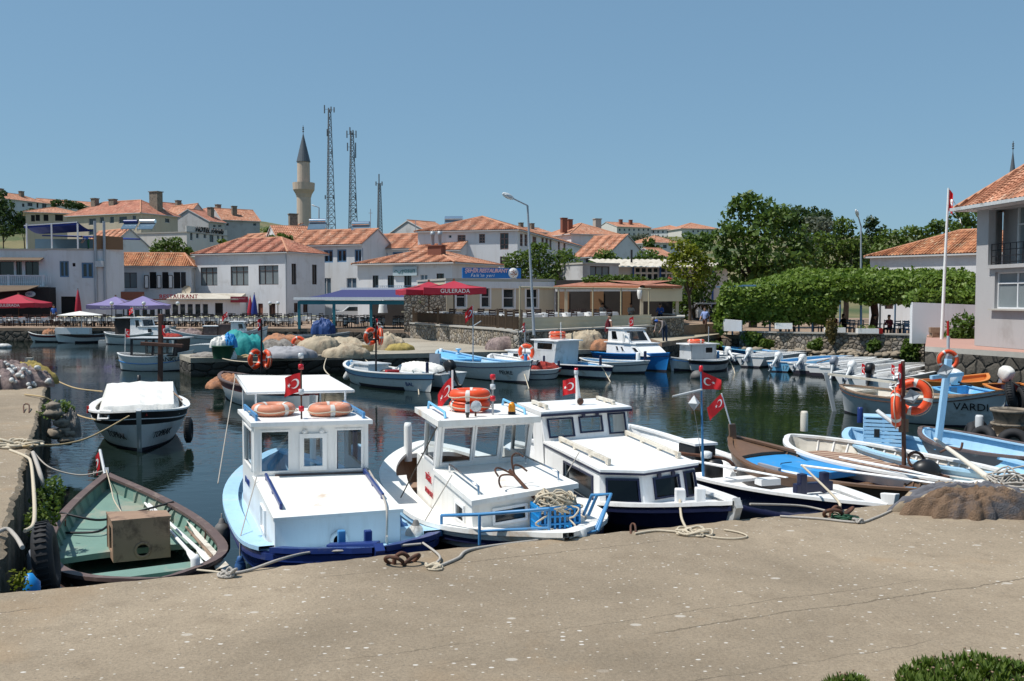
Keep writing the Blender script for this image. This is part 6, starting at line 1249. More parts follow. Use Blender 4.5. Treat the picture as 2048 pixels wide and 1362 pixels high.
def facade(T,F,zb,ze,wm,wins=(),th=.22,mb=None,px=True,name='wall',sill=None):
 hs=[]
 for wv in wins:
  if px:x0,y0,x1,y1,sty=wv;a,zt=F.hit(x0,y0);b_,zl=F.hit(x1,y1);hs.append((a/F.L,(zl-zb)/(ze-zb),b_/F.L,(zt-zb)/(ze-zb),sty))
  else:u0,z0,u1,z1,sty=wv;hs.append((u0/F.L,(z0-zb)/(ze-zb),u1/F.L,(z1-zb)/(ze-zb),sty))
 hs=[(max(.002,a),max(.002,b_),min(.998,c),min(.998,d),s_)for a,b_,c,d,s_ in hs if c>a+.002 and a<.99 and c>.01]
 P_=mb.panel(F.P(0,zb),F.P(F.L,zb),F.P(F.L,ze),F.P(0,ze),[q[:4]for q in hs],th,back=False)
 return P_,hs
def roof(T,F,dep,ze,rise,kind='hip',over=.35,tm='tile_orange',wm='plaster_white',chim=(),fas='soffit',hipin=None,name='roof'):
 o=over;C=lambda u,d,z:F.P(u,z,d);L=F.L;mb=MB();zr=ze+rise;k=rise/(dep/2 if kind!='gy' else L/2);zl=ze-o*k*.55;rid=[]
 def sl(pts):
  e=(pts[1]-pts[0]).normalized();q_=(pts[0]+pts[1])/2
  if q_.y<135 and q_.y>5:
   nn=(pts[1]-pts[0]).cross(pts[-1]-pts[0]).normalized();up=nn.cross(e);l2=[((p-pts[0]).dot(e),(p-pts[0]).dot(up))for p in pts];W_=l2[1][0];tw=.25;k_=max(2,int(W_/tw))*4;prev=None
   for i in range(k_+1):
    u_=W_*i/k_;vm=0
    for(x0,y0),(x1,y1)in zip(l2,l2[1:]+l2[:1]):
     if abs(x1-x0)>1e-6 and min(x0,x1)-1e-6<=u_<=max(x0,x1)+1e-6:vm=max(vm,y0+(y1-y0)*(u_-x0)/(x1-x0))
    h_=(0,.05,.07,.05)[i%4]*tw/.25;nr=7 if q_.y>60 else 16;col=[]
    for j in range(nr):
     v0_,v1_=vm*j/nr,vm*(j+1)/nr;st=.03 if j else 0;col+=[(u_,v0_,h_+.03),(u_,v1_,h_+.0)]
    if prev:
     for a_,b2,c_,d_ in zip(prev,col,col[1:],prev[1:]):mb.poly([pts[0]+e*x[0]+up*x[1]+nn*x[2]for x in(a_,b2,c_,d_)],0,[(x[0],x[1])for x in(a_,b2,c_,d_)])
    prev=col
   return
  nn=(pts[1]-pts[0]).cross(pts[-1]-pts[0]).normalized();up=nn.cross(e);mb.poly(pts,0,[((p-pts[0]).dot(e),(p-pts[0]).dot(up))for p in pts])
 a,b_,c,d=C(-o,-o,zl),C(L+o,-o,zl),C(L+o,dep+o,zl),C(-o,dep+o,zl)
 if kind=='hip':
  hi=hipin if hipin is not None else min(L/2-.01,dep/2)
  if L>=dep or hipin is not None:r0,r1=C(hi,dep/2,zr),C(L-hi,dep/2,zr);sl([a,b_,r1,r0]);sl([b_,c,r1]);sl([c,d,r0,r1]);sl([d,a,r0])
  else:r0,r1=C(L/2,L/2,zr),C(L/2,dep-L/2,zr);sl([a,b_,r0]);sl([b_,c,r1,r0]);sl([c,d,r1]);sl([d,a,r0,r1])
  rid=[(a,r0),(b_,r0 if L<dep and hipin is None else r1),(c,r1),(d,r0 if not(L<dep and hipin is None)else r1),(r0,r1)];per=[a,b_,c,d]
  for i in range(4):mb.quad(per[i],per[(i+1)%4],per[(i+1)%4]-V((0,0,.12)),per[i]-V((0,0,.12)),1)
  mb.poly([p-V((0,0,.12))for p in per],1)
 elif kind=='gx':
  r0,r1=C(-o*.4,dep/2,zr),C(L+o*.4,dep/2,zr);a,b_,c,d=C(-o*.4,-o,zl),C(L+o*.4,-o,zl),C(L+o*.4,dep+o,zl),C(-o*.4,dep+o,zl)
  sl([a,b_,r1,r0]);sl([c,d,r0,r1]);rid=[(r0,r1)]
  for u in(0,L):mb.poly([C(u,0,ze-.02),C(u,dep,ze-.02),C(u,dep/2,zr-.1)],2)
  for x in((b_,r1),(r1,c),(a,r0),(r0,d)):q=V((0,0,.16));mb.quad(x[0],x[1],x[1]-q,x[0]-q,1)
  q=V((0,0,.12));mb.quad(a,b_,b_-q,a-q,1);mb.quad(a-q,b_-q,C(L,0,ze-.05),C(0,0,ze-.05),1)
 else:
  r0,r1=C(L/2,-o*.4,zr),C(L/2,dep+o*.4,zr);a,b_,c,d=C(-o,-o*.4,zl),C(L+o,-o*.4,zl),C(L+o,dep+o*.4,zl),C(-o,dep+o*.4,zl)
  sl([b_,c,r1,r0]);sl([d,a,r0,r1]);rid=[(r0,r1)]
  for dd in(0,dep):mb.poly([C(0,dd,ze-.02),C(L,dd,ze-.02),C(L/2,dd,zr-.1)],2)
  for x in((a,r0),(r0,b_)):q=V((0,0,.16));mb.quad(x[0],x[1],x[1]-q,x[0]-q,1)
 for p,q in rid:
  if(p-q).length>.1:mb.tube([p,p.lerp(q,.5),q],.11,6,3,sm=False)
 ro=mb.build(name,[tm,fas,wm,'ridge_clay'],T)
 for(u,d,w,dd,h,m_)in chim:
  zz=ze+.2;cm=MB();cm.box(C(u,d,zz+h/2+rise*.3),(w,dd,h+rise*.6),math.atan2(F.u.y,F.u.x));cm.box(C(u,d,zz+h+rise*.6+.08),(w*1.18,dd*1.18,.12),math.atan2(F.u.y,F.u.x));cm.build('chimney',m_,ro)
 return ro
def house(name,label,F,dep,zb,ze,wm='plaster_white',wins=(),sw=(),lw=(),rise=1.5,kind='hip',tm='tile_orange',over=.35,chim=(),group=None,cat='house',px=True,hipin=None):
 c=F.P(F.L/2,zb,dep/2);T=thing(name,label,cat,c,group);mb=MB();S,Lf=F.side(dep),F.left(dep)
 todo=[(F,facade(T,F,zb,ze,wm,wins,mb=mb,px=px)),(S,facade(T,S,zb,ze,wm,sw,mb=mb,px=px)),(Lf,facade(T,Lf,zb,ze,wm,lw,mb=mb,px=px))]
 mb.quad(F.P(F.L,zb,dep),F.P(0,zb,dep),F.P(0,ze,dep),F.P(F.L,ze,dep));mb.build('wall',wm,T)
 for f_,(P_,hs)in todo:
  for h in hs:bwin(T,P_,h[:4],h[4],.22,f_.L,ze-zb)
 if kind=='flat':mb=MB();a=[F.P(0,ze,0),F.P(F.L,ze,0),F.P(F.L,ze,dep),F.P(0,ze,dep)];slab(T,[p+V((0,0,.02))for p in a],.15,'concrete_trim','roof',over)
 elif kind:roof(T,F,dep,ze,rise,kind,over,tm,wm,chim,hipin=hipin)
 return T
def zat(px,py,Y):return D(px,py,Y).z
# --- house on the right edge
u=V((.12,-.993,0)).normalized();A=V((18.76,38.5,0));F=Fac(A,A+u*11);zb,ze=1.56,7.30
T=thing('house','pale two storey house with tiled roof and iron balcony at the right edge','house',F.P(5.5,zb,4));HO=T
def hz_(px,py):a,z=F.hit(px,py);return a,z
mb=MB();w0,w1=hz_(1990,545),hz_(2048,618);b0,b1=hz_(1978,425),hz_(2040,525)
hl=[(b0[0]/11,(4.78-zb)/(ze-zb),.97,(6.95-zb)/(ze-zb)),(w0[0]/11,(w1[1]-zb)/(ze-zb),w0[0]/11+.24,(w0[1]-zb)/(ze-zb)),(.62,(w1[1]-zb)/(ze-zb),.85,(w0[1]-zb)/(ze-zb))]
P_=mb.panel(F.P(0,zb),F.P(11,zb),F.P(11,ze),F.P(0,ze),hl,.30,back=False)
S=F.left(9);P2=mb.panel(S.P(0,zb),S.P(9,zb),S.P(9,ze),S.P(0,ze),[(.62,hl[0][1],.90,hl[0][3])],.3,back=False)
mb.quad(F.P(11,zb,0),F.P(11,zb,9),F.P(11,ze,9),F.P(11,ze,0));mb.quad(F.P(0,zb,9),F.P(11,zb,9),F.P(11,ze,9),F.P(0,ze,9))
mb.build('wall','plaster_pink',T)
bwin(T,P_,hl[1],'white2',.3,11,ze-zb);bwin(T,P_,hl[2],'white2',.3,11,ze-zb)
MB().box(F.P((hl[1][0]+.12)*11,w1[1]-.04,-.06),(hl[1][2]*11-hl[1][0]*11+.3,.24,.06),math.atan2(u.y,u.x)).build('window_sill','concrete_trim',T)
mb=MB();mb.quad(F.P(.05,4.72,.3),F.P(11,4.72,.3),F.P(11,4.72,1.0),F.P(.05,4.72,1.0));mb.hexa([F.P(.2,4.7,1.0),F.P(10.9,4.7,1.0),F.P(10.9,4.7,8.9),F.P(.2,4.7,8.9)],[F.P(.2,7.25,1.0),F.P(10.9,7.25,1.0),F.P(10.9,7.25,8.9),F.P(.2,7.25,8.9)]);mb.build('balcony_recess','plaster_pink',T)
RP=lambda uu,v,o=0:F.P(1.25+uu*1.9,4.75+v*2.3,.90+o);bwin(T,RP,(0,0,.5,1),'white2',.1,1.9,2.3,'balcony_door');bwin(T,RP,(1.4,0,2.2,1),'white2',.1,1.9,2.3,'balcony_door')
mb=MB();r0=b0[0]+.02
for z in(4.88,5.12,5.36,5.60):mb.bar(F.P(r0,z,.14),F.P(10.6,z,.14),.03,.03)
for i in range(25):mb.bar(F.P(r0+i*.38,4.8,.14),F.P(r0+i*.38,5.62,.14),.028,.028)
mb.build('railing','frame_black',T);MB().box(F.P(5.6,4.70,.02),(9.4,.36,.14),math.atan2(u.y,u.x)).build('balcony_edge','plaster_pink',T)
roof(T,F,9,ze+.12,4.0,'hip',.62,'tile_orange','plaster_pink');MB().bar(F.P(-.7,ze-.22,-.70),F.P(12,ze-.22,-.70),.13,.13).build('gutter','grey_white',T)
hq=[V((16.5,37.9,0)),V((18.15,33.7,0)),V((22,24.7,0)),V((42,24,0)),V((60,52.2,0)),V((23.9,54.6,0))];mat('red_tile_paving',(.42,.24,.19),.85,.12,3)
mb=MB();mb.poly([V((p.x,p.y,1.55))for p in hq],0);skirt(mb,hq,1.35,-1.3,1);skirt(mb,hq,1.55,1.35,2);struct(mb.build('pavement',['red_tile_paving','dark_rubble','concrete_trim']))
def wall(label,pts,z0,z1,th,m='rubble_wall',name='stone_wall',cap=None):
 c=V((pts[0].x,pts[0].y,z0));T=thing(name,label,'wall',c);mb=MB()
 for a,b_ in zip(pts,pts[1:]):
  d=(b_-a).normalized();n_=V((-d.y,d.x,0))*th;mb.hexa([V((p.x,p.y,z0))for p in(a,b_,b_+n_,a+n_)],[V((p.x,p.y,z1))for p in(a,b_,b_+n_,a+n_)])
 mb.build('masonry',m,T)
 if cap:
  mb=MB()
  for a,b_ in zip(pts,pts[1:]):d=(b_-a).normalized();n_=V((-d.y,d.x,0));mb.hexa([V((p.x,p.y,z1))for p in(a-n_*.06,b_-n_*.06,b_+n_*(th+.05),a+n_*(th+.05))],[V((p.x,p.y,z1+.09))for p in(a-n_*.06,b_-n_*.06,b_+n_*(th+.05),a+n_*(th+.05))])
  mb.build('coping',cap,T)
 return T
wall('long rubble stone wall under the leafy pergola, bushes growing from it',[V((14.4,60.1,0)),V((19,57.4,0)),V((23.75,54.7,0))],-1,1.30,.5,cap='concrete_trim')
TW=[V((-6.7,62.4,0)),V((-.9,50.6,0)),V((.35,46.6,0))];TW2=[V((.35,46.6,0)),V((8.45,56.4,0))]
wall('rubble wall below the wooden fence of the terrace',TW,-1,1.78,.5,cap='concrete_trim');wall('rubble wall below the cream canvas of the terrace',TW2,-1,1.78,.5,cap='concrete_trim')
tp=[V((.45,47.0,0)),V((8.3,56.5,0)),V((14,64,0)),V((14,80,0)),V((-8,80,0)),V((-6.3,62.4,0)),V((-.7,50.9,0))];mb=MB();mb.poly([V((p.x,p.y,1.76))for p in tp]);skirt(mb,tp,1.76,.9,0);struct(mb.build('terrace','promenade_paving'))
wall('curved low stone wall beside the walking man',[V((8.5,56.3,0)),V((10.6,58.6,0)),V((11.4,63,0)),V((11.2,70,0))],.9,2.25,.4,cap='concrete_trim')
T=thing('wooden_fence','weathered slatted wooden fence on the terrace wall','fence',TW[1]+V((0,0,1.9)));slats,posts=MB(),[]
for a,b_ in zip(TW,TW[1:]):
 L=(b_-a).length;k=int(L/.2)
 for i in range(k):p=a.lerp(b_,(i+.5)/k)+V((.15,.12,0));slats.bar(p+V((0,0,1.92)),p+V((0,0,2.54+.02*math.sin(i*2.1))),.09,.03,up=(b_-a))
 for z in(2.0,2.46):slats.bar(a+V((.18,.15,z)),b_+V((.18,.15,z)),.06,.05)
 for q in(0.02,.35,.7,1.0):p=a.lerp(b_,q)+V((.12,.1,0));MB().bar(p+V((0,0,1.87)),p+V((0,0,2.9)),.12,.12).build('post','fence_wood',T)
slats.build('slats','fence_wood',T)
T=thing('canvas_screen','long cream canvas screen laced to posts along the terrace edge','screen',TW2[0]+V((0,0,1.9)));a,b_=TW2;d=(b_-a).normalized();n_=V((-d.y,d.x,0));mb=MB()
mb.loft([[a+d*(.1+(12.5*i/96))+n_*(.1+.03*math.sin(i*.8)+.02*math.sin(j*2))+V((0,0,1.90+.075*j))for j in range(9)]for i in range(97)]);mb.build('canvas','cream_canvas',T)
for q in(.3,3.5,6.6,9.4,12.4):p=a+d*q+n_*.2;MB().tube([p+V((0,0,1.85)),p+V((0,0,4.05))],.04,8).build('post','fence_pale',T)
tube_part(T,[a+d*.3+n_*.2+V((0,0,4.0)),a+d*12.6+n_*.2+V((0,0,4.0))],.045,'fence_pale','rail')
def lamp(label,base,top,arm,r=.06,head=True):
 T=thing('street_lamp',label,'street lamp',base);tube_part(T,[base,base.lerp(top,.5),top],[r*1.25,r,r*.8],'galvanised','pole');tube_part(T,[top,arm],r*.6,'galvanised','arm');d=(arm-top).normalized()
 M_=Matrix.Translation(arm)@V((1,0,0)).rotation_difference(d).to_matrix().to_4x4();h=MB().ell(V((.22,0,.02)),(.34,.13,.09),14,8,M=M_).build('lamp_head','motor_white',T);MB().ell(V((.25,0,-.05)),(.2,.09,.06),12,6,M=M_).build('lens','lamp_glass',h);return T
lamp('tall grey street lamp standing at the terrace corner',D(1068,670,46.2),D(1055,411,46.2),D(1024,396,45.8));lamp('shorter street lamp above the leafy pergola',D(1722,640,64),D(1722,452,64),D(1716,432,63.6),.07);lamp('small street lamp on the skyline beside the minaret',D(638,470,140),D(638,415,140),D(630,412,140),.1)
# --- cream restaurant on the terrace
F=fpx(893,69,1108,72);zt=zat(900,557,69);W_=[(913,575,931,614,'white'),(963,575,979,614,'white'),(1007,578,1028,615,'white'),(1053,578,1075,615,'white')]
T=house('restaurant','cream single storey restaurant with white framed sash windows',F,8,1.2,zt,'plaster_cream',W_,kind='flat',over=.1,cat='restaurant');TR=T
mb=MB()
for x0,y0,x1,y1,_ in W_:
 a,z1=F.hit(x0,y0);b_,z0=F.hit(x1,y1)
 for q in((a-.14,z0-.14,a,z1+.14),(b_,z0-.14,b_+.14,z1+.14),(a,z1,b_,z1+.14),(a,z0-.14,b_,z0)):mb.hexa([F.P(q[0],q[1],-.03),F.P(q[2],q[1],-.03),F.P(q[2],q[1],-.002),F.P(q[0],q[1],-.002)],[F.P(q[0],q[3],-.03),F.P(q[2],q[3],-.03),F.P(q[2],q[3],-.002),F.P(q[0],q[3],-.002)])
mb.build('window_surround','frame_white',T);mb=MB();mb.bar(F.P(-.1,zt-.45,-.06),F.P(F.L,zt-.45,-.06),.12,.5);mb.build('cornice','frame_white',T);MB().bar(F.P(-.1,1.95,-.05),F.P(F.L,1.95,-.05),.1,.5).build('plinth','frame_white',T)
Ts=thing('shop_sign','blue rooftop signboard above the cream restaurant','sign',F.P(2.5,zt,.4));G=Fac(F.P(0,0,.5),F.P(F.L,0,.5));a0,z1=G.hit(925,535);a1,z0=G.hit(1042,557);mb=MB();mb.hexa([G.P(a0,z0),G.P(a1,z0),G.P(a1,z0,.12),G.P(a0,z0,.12)],[G.P(a0,z1),G.P(a1,z1),G.P(a1,z1,.12),G.P(a0,z1,.12)]);mb.build('board','sign_blue',Ts)
text('ŞEHİR RESTAURANT',.40,'letter_pink',Ts,G.P(a0+.15,z0+.43,-.02),G.u,(0,0,1),shear=.2,bold=.012,space=.88);text("Faik'in yeri",.34,'letter_white',Ts,G.P(a0+.62,z0+.1,-.02),G.u,(0,0,1),shear=.25,space=1.2)
mb=MB();c=G.P(a1-.62,(z0+z1)/2,-.012);M_=Matrix.Translation(c)@V((0,0,1)).rotation_difference(-G.n).to_matrix().to_4x4();mb.lathe([(.40,0),(.40,.01),(.001,.012)],26,M=M_);pl_=mb.build('plate','frame_white',Ts);mb=MB();rr=random.Random(2)
for i in range(16):a=i*.95;mb.ell(V((.26*math.cos(a)*rr.random()**.5,.26*math.sin(a)*rr.random()**.5,.016)),(.055,.04,.012),8,5,M=M_)
mb.build('plate_food','terracotta_pot',pl_)
for z in(0,):[MB().bar(G.P(a0+q,zt,.2),G.P(a0+q,z0,.2),.06,.06).build('leg','galvanised',Ts)for q in(.3,2.2,4.0)]
T=thing('veranda','open veranda with tiled edge and pale posts joined to the cream restaurant','veranda',XY(1230,68)+V((0,0,1.8)))
V0,V1,V2=XY(1112,66),XY(1284,62.5),XY(1358,63.5);zf=zat(1130,572,66)
mb=MB()
for a,b_ in((V0,V1),(V1,V2)):
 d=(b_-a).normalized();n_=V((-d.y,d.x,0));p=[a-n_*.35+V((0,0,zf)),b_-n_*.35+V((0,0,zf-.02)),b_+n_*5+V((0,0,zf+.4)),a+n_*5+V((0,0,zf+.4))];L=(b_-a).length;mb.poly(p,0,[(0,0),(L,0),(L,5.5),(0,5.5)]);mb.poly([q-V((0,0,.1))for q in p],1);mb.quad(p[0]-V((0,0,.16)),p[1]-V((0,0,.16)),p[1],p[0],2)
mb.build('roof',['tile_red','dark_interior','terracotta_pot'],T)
for a,b_ in((V0,V1),):MB().bar(a+V((0,0,zf-.26)),b_+V((0,0,zf-.26)),.14,.24).build('beam','frame_white',T)
for px,Y in((1132,65.6),(1283,62.6),(1354,63.6)):p=XY(px,Y);MB().bar(V((p.x,p.y,1.7)),V((p.x,p.y,zf-.1)),.2,.2).build('post','plaster_cream',T)
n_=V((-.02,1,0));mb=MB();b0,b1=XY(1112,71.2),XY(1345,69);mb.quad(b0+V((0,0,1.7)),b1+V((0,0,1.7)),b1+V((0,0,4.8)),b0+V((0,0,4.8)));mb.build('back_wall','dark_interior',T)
G=Fac(b0,b1)
for px,a,b2 in((1120,.2,1.0),(1190,2.6,3.6),(1250,5,5.6)):MB().quad(G.P(a,1.8,-.05),G.P(b2,1.8,-.05),G.P(b2,4,-.05),G.P(a,4,-.05)).build('wood_door','wood_panel',T)
d=(V2-V1).normalized();mb=MB();mb.loft([[V1+d*(3.0*i/8)-V((0,.1+.05*math.sin(i),0))+V((0,0,zf-.2-.85*j/3))for j in range(4)]for i in range(9)]);mb.build('blind','cream_canvas',T)
mb=MB();mb.lathe([(.1,0),(.17,.3),(.16,.7),(.02,.75)],10,XY(1279,62.2)+V((0,0,3.4)));mb.build('covered_lamp','white_canvas',T)
# --- house with the round sign, corner towards us
F=fang(905,88,26,10.6);ze=zat(905,523,88);T=house('restaurant','white house with low orange roof, green fish sign and dark balcony doors',F,9.5,1.1,ze,'plaster_white',[(745,551,757,580,'black'),(775,551,788,580,'black'),(808,549,823,580,'black'),(840,549,855,578,'bluedoor'),(873,547,888,576,'brown1')],rise=1.45,over=.45,cat='restaurant',chim=((7.4,2.6,1.5,.9,.5,'brick_red'),))
ro=[c for c in T.children if c.name.startswith('roof')][0]
for q in(6.95,7.75):MB().lathe([(.17,0),(.17,1.1),(.22,1.15),(.22,1.5),(.001,1.55)],12,F.P(q,ze+1.5,2.6)).build('flue','galvanised',ro)
Ts=thing('shop_sign','pale signboard with green script and a fish hung under orange eaves','sign',F.P(5,ze-.8,-.2));a0,z1=F.hit(786,534,-.15);a1,z0=F.hit(834,551,-.15);mb=MB();mb.hexa([F.P(a0,z0,-.2),F.P(a1,z0,-.2),F.P(a1,z0,-.08),F.P(a0,z0,-.08)],[F.P(a0,z1,-.2),F.P(a1,z1,-.2),F.P(a1,z1,-.08),F.P(a0,z1,-.08)]);mb.build('board','sign_pale',Ts);text('yosun',.62,'letter_teal',Ts,F.P(a0+1.0,z0+.3,-.225),F.u,(0,0,1),shear=.2);fz=[F.P(a0+.2+.8*i/8,z0+.38+.14*math.sin(i*.9),-.215)for i in range(9)];tube_part(Ts,fz,.03,'letter_teal','fish_mark',5)
mb=MB();a0,z1=F.hit(752,572,-.5);a1,z0=F.hit(842,581,-.5)
for i in range(22):mb.bar(F.P(lerp(a0,a1,i/21),z0-.1,-.5),F.P(lerp(a0,a1,i/21),z1,-.5),.03,.03)
mb.bar(F.P(a0,z1,-.5),F.P(a1,z1,-.5),.04,.04);mb.build('railing','frame_blue',T);MB().box(F.P((a0+a1)/2,z0-.2,-.25),(a1-a0,.6,.15),math.atan2(F.u.y,F.u.x)).build('balcony_floor','plaster_white',T)
# --- large white house, corner towards us
F=fang(575,100,25,12.6);ze=zat(575,502,100);T=house('house','large plain white house with red tiled hip roof and brown windows',F,6.6,1.1,ze,'plaster_old',[(401,535,435,571,'brown'),(461,533,497,571,'brown'),(517,531,557,569,'brown'),(516,607,526,632,'reddoor'),(538,607,551,632,'door')],[(583,527,593,569,'brown1'),(624,529,634,569,'brown1'),(588,606,596,625,'door'),(606,606,616,625,'door')],rise=1.7,tm='tile_red')
tube_part(T,[F.P(12.55,1.1,-.1),F.P(12.55,ze-.2,-.1)],.07,'galvanised','drain_pipe')
# --- row of white houses with blue shutters behind
house('house','white house with blue framed windows and arched doors above the navy awning',fang(725,107,20,9.6),7.5,1.1,zat(725,487,107),'plaster_white',[(647,500,666,525,'blue'),(674,499,693,524,'blue'),(709,499,723,524,'blue'),(643,556,662,590,'bluedoor'),(693,556,713,590,'bluedoor')],rise=1.9,kind='gx')
house('house','white house with a row of blue windows behind the fish sign',fang(842,111,20,11),7.5,1.1,zat(842,495,111),'plaster_white',[(733,506,747,524,'blue'),(754,506,775,524,'blue'),(785,504,806,523,'blue'),(822,504,836,523,'blue')],rise=1.9,kind='gx')
house('house','white gabled house with small blue windows and an air conditioner',fang(922,108,22,6.5),8.5,1.1,zat(922,498,108),'plaster_white',[(895,503,905,512,'blue')],[(931,509,938,518,'blue'),(958,514,965,524,'blue'),(967,515,974,525,'blue')],rise=2.3,kind='gx')
# --- stone framed school-like building with long side
F=fang(1035,108,15,12);ze=zat(1035,459,108);house('stone_building','long white building with brown stone window frames and corner strip',F,46,1.1,ze,'plaster_white',[(1000,466,1017,499,'stone'),(958,468,970,486,'stone'),(915,470,931,484,'stone'),(897,470,903,476,'far'),(1000,513,1017,535,'stone')],[(1040,467,1046,493,'stone'),(1049,468,1055,493,'stone'),(1065,472,1073,495,'stone'),(1083,475,1088,497,'stone'),(1091,476,1096,497,'stone'),(1099,478,1103,498,'stone'),(1116,482,1120,500,'stone'),(1127,484,1131,500,'stone')],rise=2.1,tm='tile_orange',cat='building')
solo(MB().hexa([F.P(11.2,4,-.03),F.P(11.75,4,-.03),F.P(11.75,4,-.001),F.P(11.2,4,-.001)],[F.P(11.2,ze-.3,-.03),F.P(11.75,ze-.3,-.03),F.P(11.75,ze-.3,-.001),F.P(11.2,ze-.3,-.001)]),'stone_strip','frame_stone','brown stone strip at the corner of the long white building','strip',F.P(11.5,4))if False else None
# --- left front: white restaurant with recessed balcony and roof terrace
F=fpx(97,92,213,93.5);ze=zat(150,497,92);T=house('restaurant','white flat-roofed restaurant with blue framed windows and dark doorway',F,10,1.1,ze,'plaster_white',[(119,522,138,554,'blue'),(145,526,151,533,'dark'),(163,525,187,556,'blue'),(122,593,152,634,'dark')],kind='flat',over=.05,cat='restaurant')
for px in(193,211):tube_part(T,[F.hit(px,600)and F.P(F.hit(px,600)[0],3,-.12),F.P(F.hit(px,600)[0],zat(px,440,92),-.12)],.14,'galvanised','flue')
MB().box(F.P(F.hit(200,527)[0],zat(200,527,92),-.25),(.75,.4,.6),0).build('air_conditioner','grey_white',T)
mb=MB();G=fpx(190,93,249,94.5);mb.hexa([G.P(0,ze),G.P(G.L,ze),G.P(G.L,ze,.1),G.P(0,ze,.1)],[G.P(0,ze+1.35),G.P(G.L,ze+1.25),G.P(G.L,ze+1.25,.1),G.P(0,ze+1.35,.1)]);mb.build('wood_screen','wood_panel',T);mb=MB();G2=fpx(213,93.6,250,95);mb.hexa([G2.P(0,1.1),G2.P(G2.L,1.1),G2.P(G2.L,1.1,5),G2.P(0,1.1,5)],[G2.P(0,ze),G2.P(G2.L,ze),G2.P(G2.L,ze,5),G2.P(0,ze,5)]);mb.build('side_block','plaster_white',T)
F=fpx(-70,91,97,92);T=house('restaurant','white building with balustraded balcony over the dark cafe front at left edge',F,10,1.1,ze-.05,'plaster_white',[(-30,523,28,552,'black'),(32,523,44,552,'black'),(50,523,78,552,'black')],kind='flat',over=.05,cat='restaurant')
bz=zat(40,572,91);mb=MB();bt=zat(40,551,91)
for i in range(46):mb.lathe([(.035,0),(.06,.18),(.075,.3),(.04,.45),(.05,.75),(.06,bt-bz-.14)],6,F.P(.2+i*.175,bz+.08,-.75),cap=False)
mb.build('baluster','frame_white',T)if False else mb.build('balustrade','frame_white',T);mb=MB();mb.box(F.P(F.L/2,bz,-.5),(F.L,.9,.16),math.atan2(F.u.y,F.u.x));mb.bar(F.P(0,bt,-.75),F.P(F.L,bt,-.75),.16,.1)
for q in(0,4.3,F.L-.15):mb.bar(F.P(q,bz,-.75),F.P(q,bt+.08,-.75),.2,.2)
mb.build('balcony','frame_white',T);MB().hexa([F.P(0,bt+1.35,-1.1),F.P(F.L-.3,bt+1.35,-1.1),F.P(F.L-.3,bt+1.65,0),F.P(0,bt+1.65,0)],[F.P(0,bt+1.45,-1.1),F.P(F.L-.3,bt+1.45,-1.1),F.P(F.L-.3,bt+1.75,0),F.P(0,bt+1.75,0)]).build('canopy','fence_wood',T)
G=fpx(-70,88.5,99,89.6);T=thing('cafe','black glazed cafe front with sloping brown awning at left edge','cafe',G.P(3,1.1));mb=MB();g1=zat(90,572,89);g2=zat(0,590,89)
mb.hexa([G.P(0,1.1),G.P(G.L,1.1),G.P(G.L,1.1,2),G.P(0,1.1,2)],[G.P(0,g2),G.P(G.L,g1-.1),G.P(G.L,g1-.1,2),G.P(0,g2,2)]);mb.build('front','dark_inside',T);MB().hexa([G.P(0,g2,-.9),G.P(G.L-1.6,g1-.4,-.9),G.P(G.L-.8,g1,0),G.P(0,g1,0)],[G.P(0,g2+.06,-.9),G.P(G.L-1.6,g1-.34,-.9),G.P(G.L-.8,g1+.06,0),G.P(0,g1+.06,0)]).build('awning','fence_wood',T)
MB().box(G.P(G.L/2,1.35,-.05),(G.L,.12,.5),math.atan2(G.u.y,G.u.x)).build('plinth','plaster_white',T);a,z=G.hit(61,588);mb=MB();mb.ell(G.P(a,z,-.06),(.5,.05,.28),18,8);lg=mb.build('logo_plate','sign_pale',T);text('OBE',.32,'letter_blue',T,G.P(a-.38,z-.12,-.13),G.u,(0,0,1))
T=thing('roof_awning','royal blue awning on white posts over the left roof terrace','awning',D(110,497,95));A0,A1,A2,A3=D(48,450,92.5),D(154,443,92.5),D(192,462,98),D(84,468,98)
mb=MB();n=14;sg=lambda i,j:A0.lerp(A1,i/n).lerp(A3.lerp(A2,i/n),j/8)-V((0,0,.25*math.sin(math.pi*j/8)*(1+.3*math.sin(i*1.6))));mb.loft([[sg(i,j)for i in range(n+1)]for j in range(9)]);mb.loft([[A0.lerp(A1,i/n)for i in range(n+1)],[A0.lerp(A1,i/n)-V((0,0,.3))for i in range(n+1)]]);mb.build('canvas','royal_canvas',T);MB().bar(A0-V((0,0,.06)),A1-V((0,0,.06)),.1,.1).build('edge_beam','frame_white',T)
for px in(54,104,156):p=D(px,497,92.4);MB().bar(V((p.x,p.y,ze)),V((p.x,p.y,zat(px,447,92.4))),.12,.12).build('post','frame_white',T)
for(x0,x1,y,Y)in((84,178,470,97),(185,250,474,96)):mb=MB();p,q=D(x0,y,Y),D(x1,y+3,Y);mb.hexa([p-V((0,0,.12)),q-V((0,0,.12)),q+V((0,4,.1)),p+V((0,4,.1))],[p,q,q+V((0,4,.25)),p+V((0,4,.25))]);solo(mb,'roof_awning','royal_canvas','lower navy awning of the left roof terrace' if x0==84 else 'navy awning over the wooden screen of the roof terrace','awning',p)
solo(MB().hexa([D(70,497,99),D(190,497,99),D(190,497,99.3),D(70,497,99.3)],[D(70,478,99),D(190,478,99),D(190,478,99.3),D(70,478,99.3)]),'terrace_screen','pane_blue','grey glazed windbreak at the back of the left roof terrace','screen',D(130,497,99))
